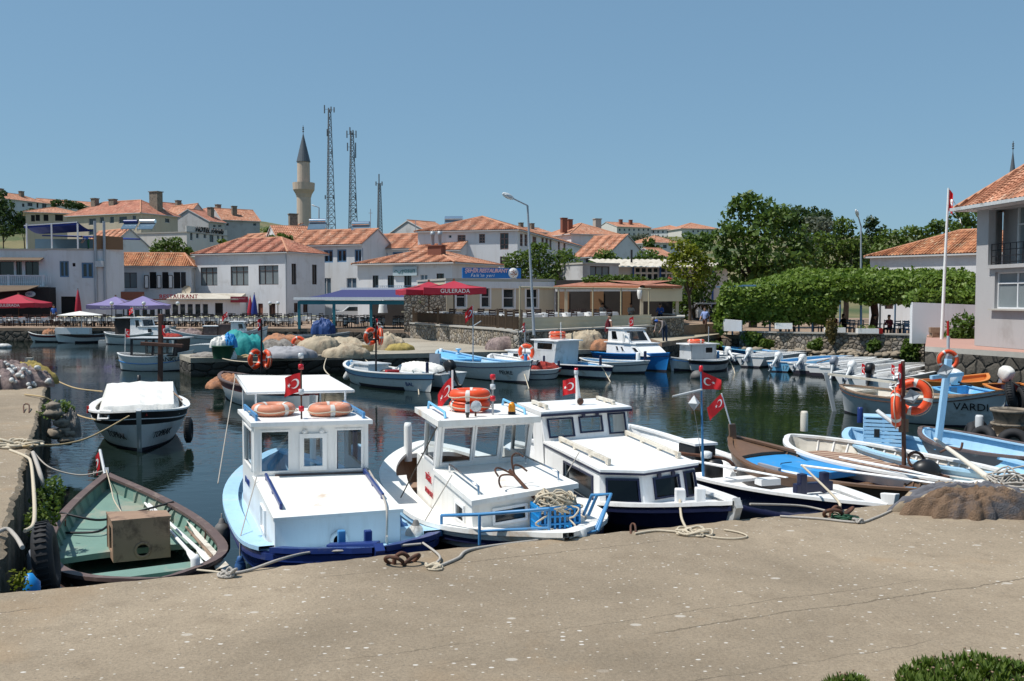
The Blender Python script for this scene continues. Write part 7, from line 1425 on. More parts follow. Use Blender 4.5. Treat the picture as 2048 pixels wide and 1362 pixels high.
F=fpx(212,102,384,103.5);ze2=zat(300,531,102.5);T=house('house','low white house with old tiled roof, arched windows and open white shutters',F,6.5,1.1,ze2,'plaster_white',[(232,545,274,576,'olive'),(299,544,313,577,'dark'),(324,544,337,577,'dark'),(347,544,361,577,'dark')],rise=1.5,tm='tile_old',hipin=1.2)
for px in(296,321,344):a,z1=F.hit(px-6,551,-.1);b_,z0=F.hit(px+1,576,-.1);mb=MB();Q=lambda u,v,o=0:F.P(lerp(a,b_,u),lerp(z0,z1,v),-.12+o-.25*(1-u));frame4(mb,Q,(0,0,1,1),.07,0,.05);sh=mb.build('shutter','frame_black',T);MB().quad(Q(0,0),Q(1,0),Q(1,1),Q(0,1)).build('panel','frame_white',sh)
a,z=F.hit(367,560);MB().box(F.P(a,z,-.05),(.5,.05,1.7),math.atan2(F.u.y,F.u.x)).build('poster_frame','frame_black',T)
T2=thing('satellite_dish','large pale satellite dish beside the arched windows','satellite dish',F.P(9,4,-.6));M_=Matrix.Translation(F.P(F.hit(375,581)[0],zat(375,581,102),-.6))@V((0,0,1)).rotation_difference(V((-.25,-1,.35)).normalized()).to_matrix().to_4x4();MB().lathe([(.001,-.12),(.3,-.09),(.48,-.02),(.56,.05)],20,M=M_,cap=False).build('dish','plaster_beige',T2);MB().tube([M_@V((0,-.5,0)),M_@V((0,0,.55))],.02,5).build('feed_arm','frame_black',T2);MB().tube([M_@V((0,0,-.12)),F.P(F.hit(375,581)[0],zat(375,581,102),.05)],.04,6).build('mount','galvanised',T2)
F=fpx(150,94,480,96.5);zt=zat(400,600,95);wn=[(222+i*15.2,607,234.5+i*15.2,634,'glazed')for i in range(13)]+[(430,606,446,634,'dark')]
T=house('restaurant','glazed white restaurant front along the promenade with dark panes',F,6,1.1,zt,'frame_white',wn+[(154,606,218,634,'dark')],kind=None,cat='restaurant');GR=T;RT=Fac(F.P(0,0,0),F.P(F.L,0,0));q0,q1=F.hit(335,600)[0],F.hit(478,600)[0]
MB().hexa([F.P(q0,zt,-.6),F.P(q1,zt,-.6),F.P(q1,zt,5.8),F.P(q0,zt,5.8)],[F.P(q0,zt+.12,-.6),F.P(q1,zt+.12,-.6),F.P(q1,zt+.7,5.8),F.P(q0,zt+.7,5.8)]).build('roof','corrugated',T);MB().hexa([F.P(0,zt-.02,0),F.P(q0,zt-.02,0),F.P(q0,zt-.02,6),F.P(0,zt-.02,6)],[F.P(0,zt+.1,0),F.P(q0,zt+.1,0),F.P(q0,zt+.1,6),F.P(0,zt+.1,6)]).build('terrace_floor','brick_red',T)
text('RESTAURANT',.58,'letter_red',T,F.P(F.hit(319,600)[0],zt+.15,-.1),F.u,(0,0,1),ext=.04,space=1.05,bold=.01)
MB().box(F.P(F.hit(235,580)[0],zt+.45,.1),(5.0,.15,.75),math.atan2(F.u.y,F.u.x)).build('terrace_parapet','brick_red',T);MB().box(F.P(F.hit(188,591)[0],zat(188,591,94),-.12),(2.3,.1,.75),math.atan2(F.u.y,F.u.x)).build('blank_sign','sign_pale',T);MB().hexa([F.P(.2,zt-.5,-1.0),F.P(3.8,zt-.5,-1.0),F.P(3.8,zt-.1,0),F.P(.2,zt-.1,0)],[F.P(.2,zt-.42,-1.0),F.P(3.8,zt-.42,-1.0),F.P(3.8,zt-.02,0),F.P(.2,zt-.02,0)]).build('tiled_canopy','terracotta_pot',T)
Ts=thing('shop_sign','dark red signboard on the corner of the glazed restaurant','sign',F.P(17,zt,-.3));a0,z1=F.hit(461,593,-.4);a1,z0=F.hit(496,605,-.4);MB().hexa([F.P(a0,z0,-.5),F.P(a1,z0,-.5),F.P(a1,z0,-.3),F.P(a0,z0,-.3)],[F.P(a0,z1,-.5),F.P(a1,z1,-.5),F.P(a1,z1,-.3),F.P(a0,z1,-.3)]).build('board','sign_red',Ts);text('RESTAURANT',.22,'letter_pink',Ts,F.P(a0+.12,z0+.32,-.52),F.u,(0,0,1))
# --- grey hut and blue framed cafe behind the veranda
F=fpx(1165,83,1237,85);house('hut','plain grey hut with a white oval sign and open shutter',F,5,1.1,zat(1200,526,84),'plaster_grey',[(1180,532,1219,552,'olive')],kind='flat',over=.12,cat='hut')
F=fpx(1222,90,1455,92);T=house('cafe','blue and white framed cafe under a corrugated pale roof',F,6,1.1,zat(1300,534,90),'plaster_pale',[(1271+i*12,535,1281+i*12,545,'far')for i in range(4)]+[(1271+i*12,547,1281+i*12,560,'far')for i in range(4)]+[(1322+i*12,535,1332+i*12,545,'far')for i in range(3)]+[(1322+i*12,547,1332+i*12,560,'far')for i in range(3)],kind=None,cat='cafe');zz=zat(1300,533,90);mb=MB();rows=[]
for i in range(90):q=-1.0+(F.L+1.5)*i/89;h=.05*math.cos(i*math.pi/2*1.0);rows.append([F.P(q,zz+h,-1.2),F.P(q,zz+.95+h,6)])
mb.loft(rows,0,False);mb.build('roof','corrugated',T);[MB().bar(F.P(F.hit(px,550)[0],1.1,-.05),F.P(F.hit(px,550)[0],zz-.05,-.05),.3,.15).build('post','royal_frame',T)for px in(1266,1320,1372,1425)];tube_part(T,[F.P(2.6,zz+.3,2),F.P(2.6,zz+1.7,2)],.1,'frame_black','flue')
# --- building with weathered tiled roof at the right
F=fpx(1738,76,2080,67);ze3=zat(1745,514,76);house('old_building','old weathered building with a broad orange and lichen grey tiled roof',F,10,1.1,ze3+.1,'plaster_old',[(1770,585,1786,618,'door'),(1930,600,1942,640,'reddoor')],rise=2.0,tm='tile_old',cat='building')
solo(MB().hexa([V((20.9,49.6,1.1)),V((24.6,49.4,1.1)),V((24.6,49.7,1.1)),V((20.9,49.9,1.1))],[V((20.9,49.6,3.25)),V((24.6,49.4,3.1)),V((24.6,49.7,3.1)),V((20.9,49.9,3.25))]),'garden_wall','plaster_white','plain white garden wall left of the pale two storey house','wall',V((22,49.6,1.1)))
# --- houses on the hill
def hill(label,xl,yl,xr,yr,eave,rise,dep,wm,wins=(),kind='hip',tm='tile_orange',chim=(),a=None,base=None,lw=(),sw=(),group='houses on the hill',name='hill_house',over=.4):
 F=fpx(xl,yl,xr,yr);ze=zat((xl+xr)/2,eave,(yl+yr)/2);zb=base if base is not None else min(ground(p.x,p.y)for p in(F.A,F.B,F.P(0,0,dep),F.P(F.L,0,dep)))-.6
 return house(name,label,F,dep,zb,ze,wm,wins,sw,lw,rise,kind,tm,over,chim,group)
hill('long grey white house at the top left of the hill',-30,222,100,240,399,1.9,9,'plaster_old',[(20,404,29,416,'brown1'),(44,407,49,414,'brown1'),(55,405,65,413,'brown1'),(73,405,77,416,'brown1'),(84,406,93,418,'brown1')],chim=((8,3,1,.8,1.1,'concrete_bucket'),(14,3,1,.8,1.1,'concrete_bucket')))
hill('long low orange roof beyond the hill trees',92,258,214,270,410,1.6,10,'plaster_pale',kind='gx')
hill('small cream house with dark windows under the blue roof awning',56,168,166,172,425,1.2,8,'plaster_beige',[(62,430,70,443,'dark'),(71,429,80,442,'dark'),(87,429,97,442,'dark'),(110,429,126,442,'dark')],tm='tile_orange')
F=fang(285,150,24,16);zh=zat(285,424,150);house('hill_house','large beige apartment house with wide red roof and big chimney',F,8,ground(-65,155)-1,zh,'plaster_beige',[(177,437,192,450,'far'),(199,434,208,446,'far'),(219,433,228,446,'far'),(237,433,254,446,'far'),(264,431,272,440,'far'),(177,458,192,470,'far'),(237,458,254,470,'far')],[(330,436,340,446,'far')],rise=2.4,tm='tile_red',chim=((14.3,5,1.7,1.2,2.0,'concrete_bucket'),(7,3,1.1,.8,.9,'concrete_bucket'),(3,3,.9,.9,1.2,'concrete_bucket')),group='houses on the hill')
F=fpx(376,138,457,147);zh=zat(400,466,141);T=house('hotel','white hotel with a rooftop name in dark slanted letters',F,9,ground(-46,140)-1,zh,'plaster_pale',[(380,462.5,386,481,'far'),(392,463,398,477,'far'),(407,464,413,477,'far'),(419,465,428,485,'far'),(434,467,439,479,'far'),(443,468,448,480,'far')],kind='flat',over=.15,cat='hotel');text('HOTEL FAHRI',1.05,'letter_black',T,F.P(F.hit(390,463)[0],zh+.16,-.1),F.u,(0,0,1),shear=.28,ext=.05,space=1.02,bold=.02);MB().bar(F.P(0,zh+.45,.12),F.P(F.L,zh+.45,.12),.2,.8).build('parapet','plaster_pale',T)
for i,(lb,xl,xr,ev,Y,rs,kd)in enumerate((('small hill house with a solar panel on its roof, above the hotel',343,392,428,182,2.4,'gx'),('gabled hill house right above the hotel letters',372,425,440,172,3.0,'gy'),('hill house with pyramid roof in the gabled row',424,470,432,186,1.8,'hip'),('long hill house at the right end of the gabled row',446,522,440,180,2.4,'gx'),('hill house with red slope in the middle of the gabled row',420,452,443,168,2.2,'gx'))):hill(lb,xl,Y,xr,Y+4,ev,rs,9,'plaster_grey' if i!=1 else 'plaster_pale',[(xl+6,ev+6,xl+12,ev+12,'far'),(xr-16,ev+6,xr-9,ev+12,'far')],kd,'tile_orange' if i%2 else 'tile_red',((3,2,.9,.8,1,'concrete_bucket'),)if i!=1 else())
hill('orange roofed house behind the large plain white house',462,122,556,117,486,1.4,6,'plaster_white',kind='gx',group=None);hill('orange roofed house with parapet in front of the minaret',560,114,668,117,485,2.2,8,'plaster_white',kind='gx',group=None);hill('dark grey gabled house at the foot of the minaret',574,132,640,134,467,1.4,8,'plaster_grey',kind='gy',tm='tile_old',chim=((1.2,1,1.1,1,1.6,'concrete_bucket'),),group=None)
hill('small white gabled house behind the long stone framed building',852,142,905,146,462,1.7,8,'plaster_grey',kind='gx',group=None);hill('distant house with chimneys right of the tall street lamp',1052,190,1104,194,464,1.2,9,'plaster_grey',[(1066,466,1070,472,'far'),(1088,466,1092,472,'far')],kind='gx',group=None,chim=((1,3,.8,.7,.9,'concrete_bucket'),(3.8,3,.8,.7,.9,'concrete_bucket')))
hill('white house with a wide patched orange roof and tall chimneys',1142,150,1238,154,468,2.0,10,'plaster_white',[(1206,478,1226,490,'olive')],group=None,chim=((-.2,2,.9,.7,1.0,'brick_red'),(2.0,4,.8,.7,1.0,'brick_red'),(7.2,4,1.1,.9,1.3,'concrete_trim')))
hill('house with a steep orange roof below the patched orange roof',1148,132,1214,128,512,3.0,9,'plaster_old',[(1170,515,1180,528,'far'),(1190,515,1200,528,'far')],kind='gx',group=None)
fw=lambda x0,x1,ys:[(x,y,x+3.4,y+5,'far')for y in ys for x in np.arange(x0,x1,9.5)]
hill('far three storey housing block, left of three on the skyline',1233,320,1301,326,454,2.0,14,'plaster_pale',fw(1238,1298,(457,466,473)),group='far housing blocks on the skyline',kind='gx',name='housing_block',chim=((4,4,1,1,1.2,'brick_red'),(8,4,1,1,1.2,'brick_red')))
hill('far housing block with balconies, middle of three on the skyline',1301,330,1362,326,458,1.6,12,'plaster_white',fw(1305,1358,(461,471)),group='far housing blocks on the skyline',name='housing_block');hill('far housing block with hip roof, right of three on the skyline',1362,318,1436,322,457,2.4,14,'plaster_pale',fw(1385,1430,(460,469)),group='far housing blocks on the skyline',name='housing_block')
hill('small white house among trees below the far housing blocks',1306,200,1358,204,485,1.6,8,'plaster_white',[(1312,489,1320,497,'far'),(1326,489,1334,497,'far'),(1344,489,1352,497,'far')],group=None);hill('little house with a bright orange roof between the far trees, left one',1256,150,1284,152,517,1.5,7,'plaster_white',kind='gx',group=None);hill('little house with a bright orange roof between the far trees, right one',1318,148,1350,150,512,1.4,7,'plaster_white',kind='gx',group=None)
hill('pale house wall rising behind the arched window house',225,128,300,132,492,2.4,9,'plaster_white',kind='gy',group=None);hill('orange roofed house just right of the leafy tree',385,124,430,120,510,.7,4,'plaster_white',kind='gx',group=None)
# --- minaret, second minaret, masts
def minaret(label,px,Y,ytop,ycone,ybal0,ybal1,ybase,rpx):
 c=XY(px,Y);zz=lambda y:zat(px,y,Y);r=rpx*Y/FPX;T=thing('minaret',label,'minaret',V((c.x,c.y,zz(ybase))));o=V((c.x,c.y,0))
 MB().lathe([(r*1.08,zz(ybase)),(r*1.05,zz(ybal1)-.1),(r*1.1,zz(ybal1)),(r*1.22,zz(ybal1)+.5),(r*1.6,zz(lerp(ybal1,ybal0,.5)))],20,o,sm=False).build('shaft','minaret_stone',T)
 MB().lathe([(r*1.6,zz(lerp(ybal1,ybal0,.5))),(r*1.66,zz(ybal0)),(r*1.5,zz(ybal0)),(r*1.5,zz(ybal0)-.9),(r*.8,zz(ybal0)-.9)],20,o,sm=False).build('balcony','minaret_stone',T)
 MB().lathe([(r*.96,zz(ybal0)-1.2),(r*.93,zz(ycone))],20,o,sm=False).build('upper_shaft','minaret_stone',T);cn=MB().lathe([(r*.93,zz(ycone)-.05),(r*1.05,zz(ycone)),(r*.62,lerp(zz(ycone),zz(ytop),.42)),(.02,zz(ytop))],20,o,sm=False).build('spire','lead_roof',T)
 mb=MB();mb.tube([o+V((0,0,zz(ytop)-.2)),o+V((0,0,zz(ytop)+1.3))],.05,6)
 for k in(.25,.6,.9):mb.ell(o+V((0,0,zz(ytop)+k)),(.16,.16,.14),8,6)
 mb.build('finial','lead_roof',cn)
minaret('tall stone minaret with a round balcony and dark conical spire',610,165,266,324,366,394,480,13.2);minaret('small distant minaret spire behind the right-hand house roof',2018,140,300,380,535,550,600,9)
def mast(label,px,Y,ytop,ybase,wb,wt,m='galvanised',ant=()):
 c=XY(px,Y);z0,z1=zat(px,ybase,Y),zat(px,ytop,Y);T=thing('lattice_mast',label,'mast',V((c.x,c.y,z0)));mb=MB();n=20;L=lambda k,t:V((c.x,c.y,lerp(z0,z1,t)))+V((math.cos(k*2.094+.4),math.sin(k*2.094+.4),0))*lerp(wb,wt,t)*Y/FPX*.58
 for k in range(3):mb.tube([L(k,0),L(k,.5),L(k,1)],.085,5)
 for i in range(n):
  for k in range(3):mb.tube([L(k,i/n),L((k+1)%3,(i+1)/n)],.04,4,cap=False);mb.tube([L(k,(i+1)/n),L((k+1)%3,i/n)],.04,4,cap=False);mb.tube([L(k,i/n),L((k+1)%3,i/n)],.04,4,cap=False)
 mb.build('lattice',m,T)
 for(t,dx,h)in ant:p=V((c.x,c.y,lerp(z0,z1,t)));q=p+V((dx*Y/FPX,-.2,0));a=tube_part(T,[q-V((0,0,h/2)),q+V((0,0,h/2))],.13,'mast_grey','antenna_panel',6);MB().tube([p,q],.035,5).build('bracket',m,a)
mast('tallest lattice mast with antennas at its top, nearest the minaret',662,190,216,490,20,5,'mast_grey',((.99,-9,1.6),(.985,10,1.0),(.99,4,1.0),(.82,-4,1.4),(.68,5,.8),(.35,-9,.8),(.35,7,.8)))
mast('lattice mast crowded with antennas, middle of the three masts',706,190,262,490,20,6,'mast_grey',((.97,-9,1.4),(.97,9,1.4),(.98,3,1.2),(1.0,-3,1.4),(.86,-8,1.6),(.83,8,3),(.76,5,1.2),(.42,7,.8),(.3,7,1.0)));mast('shortest lattice mast with a whip antenna, right of the masts',760,190,366,500,12,5,'mast_grey',((.99,-6,.8),(.99,6,.8),(1.0,0,3.5)))
for lb,px,Y,y0,y1 in(('thin roof aerial between the two lattice masts',741,120,478,418),('thin pole rising behind the row of white houses',831,116,480,440)):c=D(px,y0,Y);T=thing('aerial',lb,'aerial',c);tube_part(T,[c,D(px,y1,Y)],.04,'galvanised','pole');MB().bar(D(px-4,y1+8,Y),D(px+4,y1+8,Y),.05,.05).build('cross_rod','galvanised',T)
def solar(label,px,py,Y,s=1.,dark=False):
 c=D(px,py,Y);T=thing('solar_water_heater',label,'water heater',c);d=V((1,-.15,0)).normalized();tk=MB();tk.tube([c-d*.95*s+V((0,0,.55*s)),c+d*.95*s+V((0,0,.55*s))],.27*s,12);tk.build('tank','chrome' if not dark else 'dark_blue',T);MB().hexa([c-d*s+V((0,-1.1,-.5))*s,c+d*s+V((0,-1.1,-.5))*s,c+d*s+V((0,0,.3))*s,c-d*s+V((0,0,.3))*s],[c-d*s+V((0,-1.1,-.42))*s,c+d*s+V((0,-1.1,-.42))*s,c+d*s+V((0,0,.38))*s,c-d*s+V((0,0,.38))*s]).build('collector','pane_blue',T)
 mb=MB()
 for q in(-.8,.8):mb.bar(c+d*q*s+V((0,.3,-.7))*s,c+d*q*s+V((0,.1,.5))*s,.06,.06);mb.bar(c+d*q*s+V((0,-1,-.7))*s,c+d*q*s+V((0,0,.3))*s,.05,.05)
 mb.build('stand','galvanised',T)
for q in(('solar water heater on the orange roof beside the minaret',636,452,116,1.1),('solar water heater behind the roof ridge below the middle mast',722,458,112,1.1),('solar water heater beside the beige apartment house, left one',262,452,126,1.,True),('silver solar water heater before the beige apartment house',296,452,126,1.1),('big solar tank on the roof left of the long stone framed building',908,448,130,1.3)):solar(*q)
# ------------------------------------------------------------------ trees and plants
def tree(name,label,px,Y,zb,clumps,lm,size,dens=1.,tr=.22,seed=1,group=None,dy=.8):
 """clumps: (x, y, rx, ry) in photo pixels at distance Y (+ optional depth shift in metres)"""
 b_=V((XY(px,Y).x,Y,zb));T=thing(name,label,'tree',b_,group);rr=random.Random(seed);C=[];lim=MB();k=Y/FPX
 cs=[D(q[0],q[1],Y+(q[4]if len(q)>4 else 0))for q in clumps];mc=sum(cs,V((0,0,0)))/len(cs);fork=b_.lerp(V((lerp(b_.x,mc.x,.4),b_.y,mc.z)),.5)
 lim.tube([b_-V((0,0,.3)),b_.lerp(fork,.5)+V((.1,0,0)),fork],[tr,tr*.8,tr*.65],10)
 for q,c in zip(clumps,cs):
  rx,ry=q[2]*k,q[3]*k;lim.tube([fork,fork.lerp(c,.5)+V((rr.uniform(-.3,.3),rr.uniform(-.3,.3),.2)),c],[tr*.5,tr*.3,tr*.1],6)
  n=int(dens*(rx*ry)**.9*95/(size/.2)**1.5)+40
  for _ in range(5):
   o=V((rr.uniform(-.62,.62)*rx,rr.uniform(-.6,.6)*rx*dy,rr.uniform(-.6,.62)*ry));s=rr.uniform(.38,.6);C.append((tuple(c+o),(rx*s,rx*s*dy,ry*s),n//6+8))
  C.append((tuple(c),(rx*.8,rx*.8*dy,ry*.8),n//3))
 lim.build('trunk','bark',T);leafmesh('crown',C,size,lm,T,tuple(b_),seed);return T
tree('plane_tree','tall broad dark plane tree behind the pergola',1505,76,1.1,[(1478,415,30,34),(1510,425,45,42),(1555,445,45,36,1),(1460,470,40,34,-1),(1520,480,60,46,-1.5),(1585,475,48,40,1),(1450,515,40,36),(1500,535,55,36,-1),(1560,530,55,38,-1),(1605,520,42,34,1),(1480,565,40,25)],'leaf_plane',.24,1.5,.35,3)
tree('robinia_tree','bright yellow-green tree growing beside the veranda',1378,71,1.1,[(1365,500,26,26),(1392,515,28,24),(1352,525,26,24),(1380,545,36,28,-.5),(1410,535,22,22)],'leaf_yellow',.13,1.9,.16,5)
tree('tree','dark lower tree under the yellow-green tree',1385,73,1.1,[(1378,580,34,30),(1405,600,22,26),(1362,610,24,30),(1420,560,24,24)],'leaf_plane',.15,1.8,.15,6)
tree('tree','bushy green tree behind the blue signboard and street lamp',1085,86,1.1,[(1035,522,28,22),(1075,515,36,26),(1120,520,36,26),(1155,538,26,22),(1060,545,40,22),(1110,548,40,22),(1080,492,22,12)],'leaf_mid',.16,1.9,.2,7)
tree('tree','round green tree behind the old tiled roof of the arched window house',335,112,1.1,[(322,488,24,18),(350,492,26,20),(335,506,34,16),(378,503,14,10)],'leaf_plane',.2,1.6,.2,8)
tree('tree','light green tree right of the tall plane tree',1690,84,1.1,[(1688,455,22,28),(1665,490,40,30),(1705,490,38,34),(1650,530,42,30),(1700,535,46,30),(1740,520,30,30)],'leaf_mid',.2,1.9,.28,9)
tree('olive_tree','silvery grey-green tree between plane tree and light green tree',1640,92,1.1,[(1640,452,34,22),(1620,480,34,22),(1660,485,30,22)],'leaf_olive',.17,1.7,.2,10)
BK=[('dark rounded tree behind the plane tree crown',1600,96,[(1580,420,32,16),(1612,436,34,24),(1585,450,50,25)],'leaf_dark'),('dark pointed tree behind the silvery tree',1630,100,[(1622,432,14,20),(1640,440,22,18),(1620,470,30,30)],'leaf_dark'),('dark pine on the skyline left of the shorter lamp',1655,104,[(1652,432,12,14),(1655,455,22,20)],'leaf_dark'),('dark conifer on the skyline right of the shorter lamp',1742,100,[(1740,445,16,16),(1745,470,28,26),(1735,510,34,30)],'leaf_dark'),('low yellowish green tree left of the weathered tiled roof',1790,98,[(1778,470,28,16),(1815,468,28,16),(1770,500,34,26),(1800,500,34,26)],'leaf_mid'),('dark tree above the weathered tiled roof',1860,98,[(1850,462,22,14),(1880,455,24,20),(1870,480,46,18)],'leaf_plane'),('dark tree touching the right-hand house column',1925,94,[(1915,440,26,26),(1945,432,24,26),(1930,465,40,26),(1975,450,30,30)],'leaf_plane')]
for i,(lb,px,Y,cl,lm)in enumerate(BK):tree('tree',lb,px,Y,1.1,cl,lm,.2,1.5,.2,20+i,'trees behind the pergola')
HB=[('large dark tree at the left edge of the hill',8,178,[(10,425,26,26),(-8,405,20,16),(38,440,16,16),(20,455,34,18)],'leaf_dark'),('dark bush below the long grey hill house',52,186,[(55,432,18,14),(42,450,16,12)],'leaf_dark'),('row of dark pines before the long low orange roof',135,225,[(112,408,12,8),(130,406,18,8),(150,410,16,8),(165,414,9,6)],'leaf_dark'),('tiny tree at the roof end of the long grey hill house',4,226,[(6,388,10,7)],'leaf_dark'),('small tree behind the right end of the gabled hill row',535,150,[(535,460,16,6),(552,461,10,5)],'leaf_mid'),('small palm-like tree above the large plain white house',567,110,[(567,474,13,7),(580,478,9,6),(545,474,9,5)],'leaf_bush'),('bush left of the hotel beside orange gable',450,126,[(448,486,12,7)],'leaf_bush'),('tree below the far housing blocks, left one',1258,180,[(1252,488,18,14),(1270,500,22,12)],'leaf_dark'),('tree below the far housing blocks, middle one',1300,170,[(1298,486,16,10),(1305,500,20,12),(1285,515,22,12)],'leaf_plane'),('olive bush on the far slope under the left housing block',1275,230,[(1262,478,14,6),(1285,474,16,6)],'leaf_olive'),('olive bush on the far slope under the middle housing block',1310,230,[(1305,476,16,6),(1330,480,14,6)],'leaf_olive'),('dark tree at the right end of the far housing blocks',1405,180,[(1385,478,22,14),(1410,474,24,14),(1400,495,40,16)],'leaf_plane'),('leafy tree right of the long stone framed building',1210,120,[(1205,510,22,16),(1225,520,20,16),(1190,528,22,14)],'leaf_mid'),('dark tree behind the corrugated cafe roof',1290,115,[(1290,512,26,14),(1262,522,20,10),(1315,520,18,12)],'leaf_plane')]
for i,(lb,px,Y,cl,lm)in enumerate(HB):tree('tree',lb,px,Y,ground(XY(px,Y).x,Y),cl,lm,.3 if Y>150 else .22,2.2,.15,50+i,'trees scattered over the hillside')
T=thing('pergola','long pergola smothered in green vine over the seaside terrace','pergola',V((19,60,1.2)));C=[];rr=random.Random(4)
for i in range(60):
 q=i/59;px=lerp(1462,1935,q);Y0=lerp(60.2,55.2,q);top=545+38*max(0,1-q*3.4)**1.3+12*max(0,q-.75);
 for j in range(4):Y=Y0+.2+j*1.7;c=D(px+rr.uniform(-6,6),top+30-j*6+rr.uniform(-5,5),Y);C.append((tuple(c),(.8,.95,.6),300 if j<2 else 170))
 h=582 if q>.42 else 602;c=D(px,h+rr.uniform(-9,9),Y0-.1);C.append((tuple(c),(.7,.6,.66),290))
 if q<.42:c=D(px+rr.uniform(-5,5),h+24+rr.uniform(-8,6),Y0+rr.uniform(0,.8));C.append((tuple(c),(.45,.4,.55),130))
for x,y in((1452,605),(1450,630),(1445,650),(1458,580),(1470,590),(1465,615)):C.append((tuple(D(x,y,60)),(.55,.55,.55),210))
for i in range(16):C.append((tuple(D(1826+i*8,598+5*math.sin(i*2.1),50.2)),(.45,.5,.42+.1*math.sin(i)),130))
leafmesh('vine',C,.15,'leaf_vine',T,(19,60,1.2),5)
for px,Y in((1465,60.8),(1540,59.8),(1598,59.2),(1625,58.9),(1722,57.6),(1760,58.5),(1560,65),(1680,65),(1790,64),(1840,55.6)):p=XY(px,Y);tube_part(T,[V((p.x,p.y,1.1)),V((p.x,p.y,4.3))],.06,'frame_blue' if px!=1760 else 'grey_white','post')
for Y in(58.6,62,66):MB().bar(V((14.5,Y+1.5,4.25)),V((26.5,Y-2.5,4.25)),.1,.1).build('beam','frame_blue',T)
solo(MB().tube([XY(1745,60)+V((0,0,1.1)),XY(1747,60)+V((.1,0,2.4)),XY(1742,60)+V((0,0,4.4))],[.28,.22,.24],10),'vine_trunk','post_wood','thick reddish vine trunk under the pergola','trunk',XY(1745,60))
def bush(label,c,r,n,lm='leaf_bush',size=.1,name='bush',seed=3,cat='bush',mats=None):
 c=V(c);rr=random.Random(seed);cl=[(tuple(c+V((rr.uniform(-.5,.5)*r[0],rr.uniform(-.5,.5)*r[1],r[2]*rr.uniform(.2,.9)))),(r[0]*.55,r[1]*.55,r[2]*.5),n//7)for _ in range(7)];T=thing(name,label,cat,c);leafmesh('foliage',cl,size,lm,T,tuple(c),seed);mb=MB()
 for q in cl[:4]:mb.tube([c,V(q[0])],[.02*max(1,r[2]*2),.006],5)
 mb.build('stem','bark',T);return T
for i,(x,y,Y,r,lm,lb)in enumerate(((1505,678,59.3,(.75,.4,.7),'leaf_mid','green bush on the stone wall below the white block'),(1535,690,58.7,(.5,.4,.5),'leaf_bush','low bush at the foot of the stone wall, second from left'),(1630,692,57.0,(.55,.4,.6),'leaf_mid','bush on the stone wall left of the hanging plant'),(1663,668,56.2,(.35,.25,1.0),'leaf_dry','yellowish plant hanging down the stone wall from a planter'),(1745,694,55.2,(.5,.4,.6),'leaf_plane','dark bush at the foot of the wall, right of the middle'),(1826,700,53,(.7,.5,.8),'leaf_plane','dark bush in the corner where the stone wall meets the house quay'),(1400,690,53.8,(1.2,.4,.35),'leaf_mid','green weeds hanging below the edge of the path'),(1920,684,45.5,(1.15,.8,2.1),'leaf_plane','rounded dark bush beside the pale two storey house'),(1440,640,60.8,(.6,.4,1.2),'leaf_mid','light green bush behind the walking man'),(1250,566,68,(3.2,.7,.7),'leaf_plane','long green climber along the veranda roof'),(1330,570,68.5,(1.5,.7,.7),'leaf_plane','green climber at the right end of the veranda roof'))):c=D(x,y,Y);bush(lb,c-V((0,0,r[2]*.5)),r,int(420+900*r[0]*r[2]),lm,.11,seed=i+2)
bush('weeds growing from the left quay wall above the water',D(100,985,13.0)-V((0,0,.25)),(.28,.22,.4),900,'leaf_plane',.028,'weed',9,'weed');bush('lower tuft of weeds on the left quay wall by green boat',D(84,1035,11.2)-V((0,0,.2)),(.2,.2,.35),400,'leaf_bush',.03,'weed',4,'weed');bush('small yellow flowering weed in the quay corner',D(38,1172,7.9)-V((0,0,.05)),(.1,.1,.14),160,'leaf_yellow',.018,'weed',5,'weed');bush('green moss on the rubble rocks by the left quay',D(116,845,20),(.4,.3,.4),500,'leaf_mid',.04,'weed',6,'weed')
def succulent(label,c,r,n,seed):
 """low mat of upright fleshy leaves with dry flower heads"""
 rg=random.Random(seed);c=V(c);T=thing('coastal_plant',label,'plant',c);mb=MB();fl=MB()
 for i in range(n):
  a,q=rg.random()*6.283,rg.random()**.5;h=r[2]*(1-q**2*.75)*rg.uniform(.7,1.05)*(.78+.5*math.sin(a*3+q*5)*math.sin(q*9+1));p=c+V((r[0]*q*math.cos(a),r[1]*q*math.sin(a),h*.55));
  for k in range(7):
   b_=rg.random()*6.283;d=V((math.cos(b_)*.65,math.sin(b_)*.65,rg.uniform(.5,1.2))).normalized();s=d.cross(V((0,0,1))).normalized();L=rg.uniform(.045,.08);w=.0095;t_=p+d*L+V((0,0,.01));m_=p+d*L*.6
   mb.add([p-s*w*.6,p+s*w*.6,m_+s*w,t_,m_-s*w],[(0,1,2,4),(4,2,3)])
  if i%9==0:e=p+V((rg.uniform(-.03,.03),rg.uniform(-.03,.03),rg.uniform(.05,.10)));fl.tube([p,e],.0016,3,cap=False);fl.ell(e,(.008,.008,.006),6,4)
 mb.build('leaves','leaf_bush',T);struct(fl.build('flower_heads','flower_pink',T),'stuff')
succulent('large succulent coastal plant with dry flower heads at the lower right',Z(1992,1402,QZ),(.56,.50,.25),820,2);succulent('small tuft of the coastal plant at the lower frame edge',Z(1705,1392,QZ),(.15,.14,.13),90,5);succulent('low sprig of coastal plant just left of the large clump',Z(1852,1350,QZ),(.08,.06,.10),26,7)
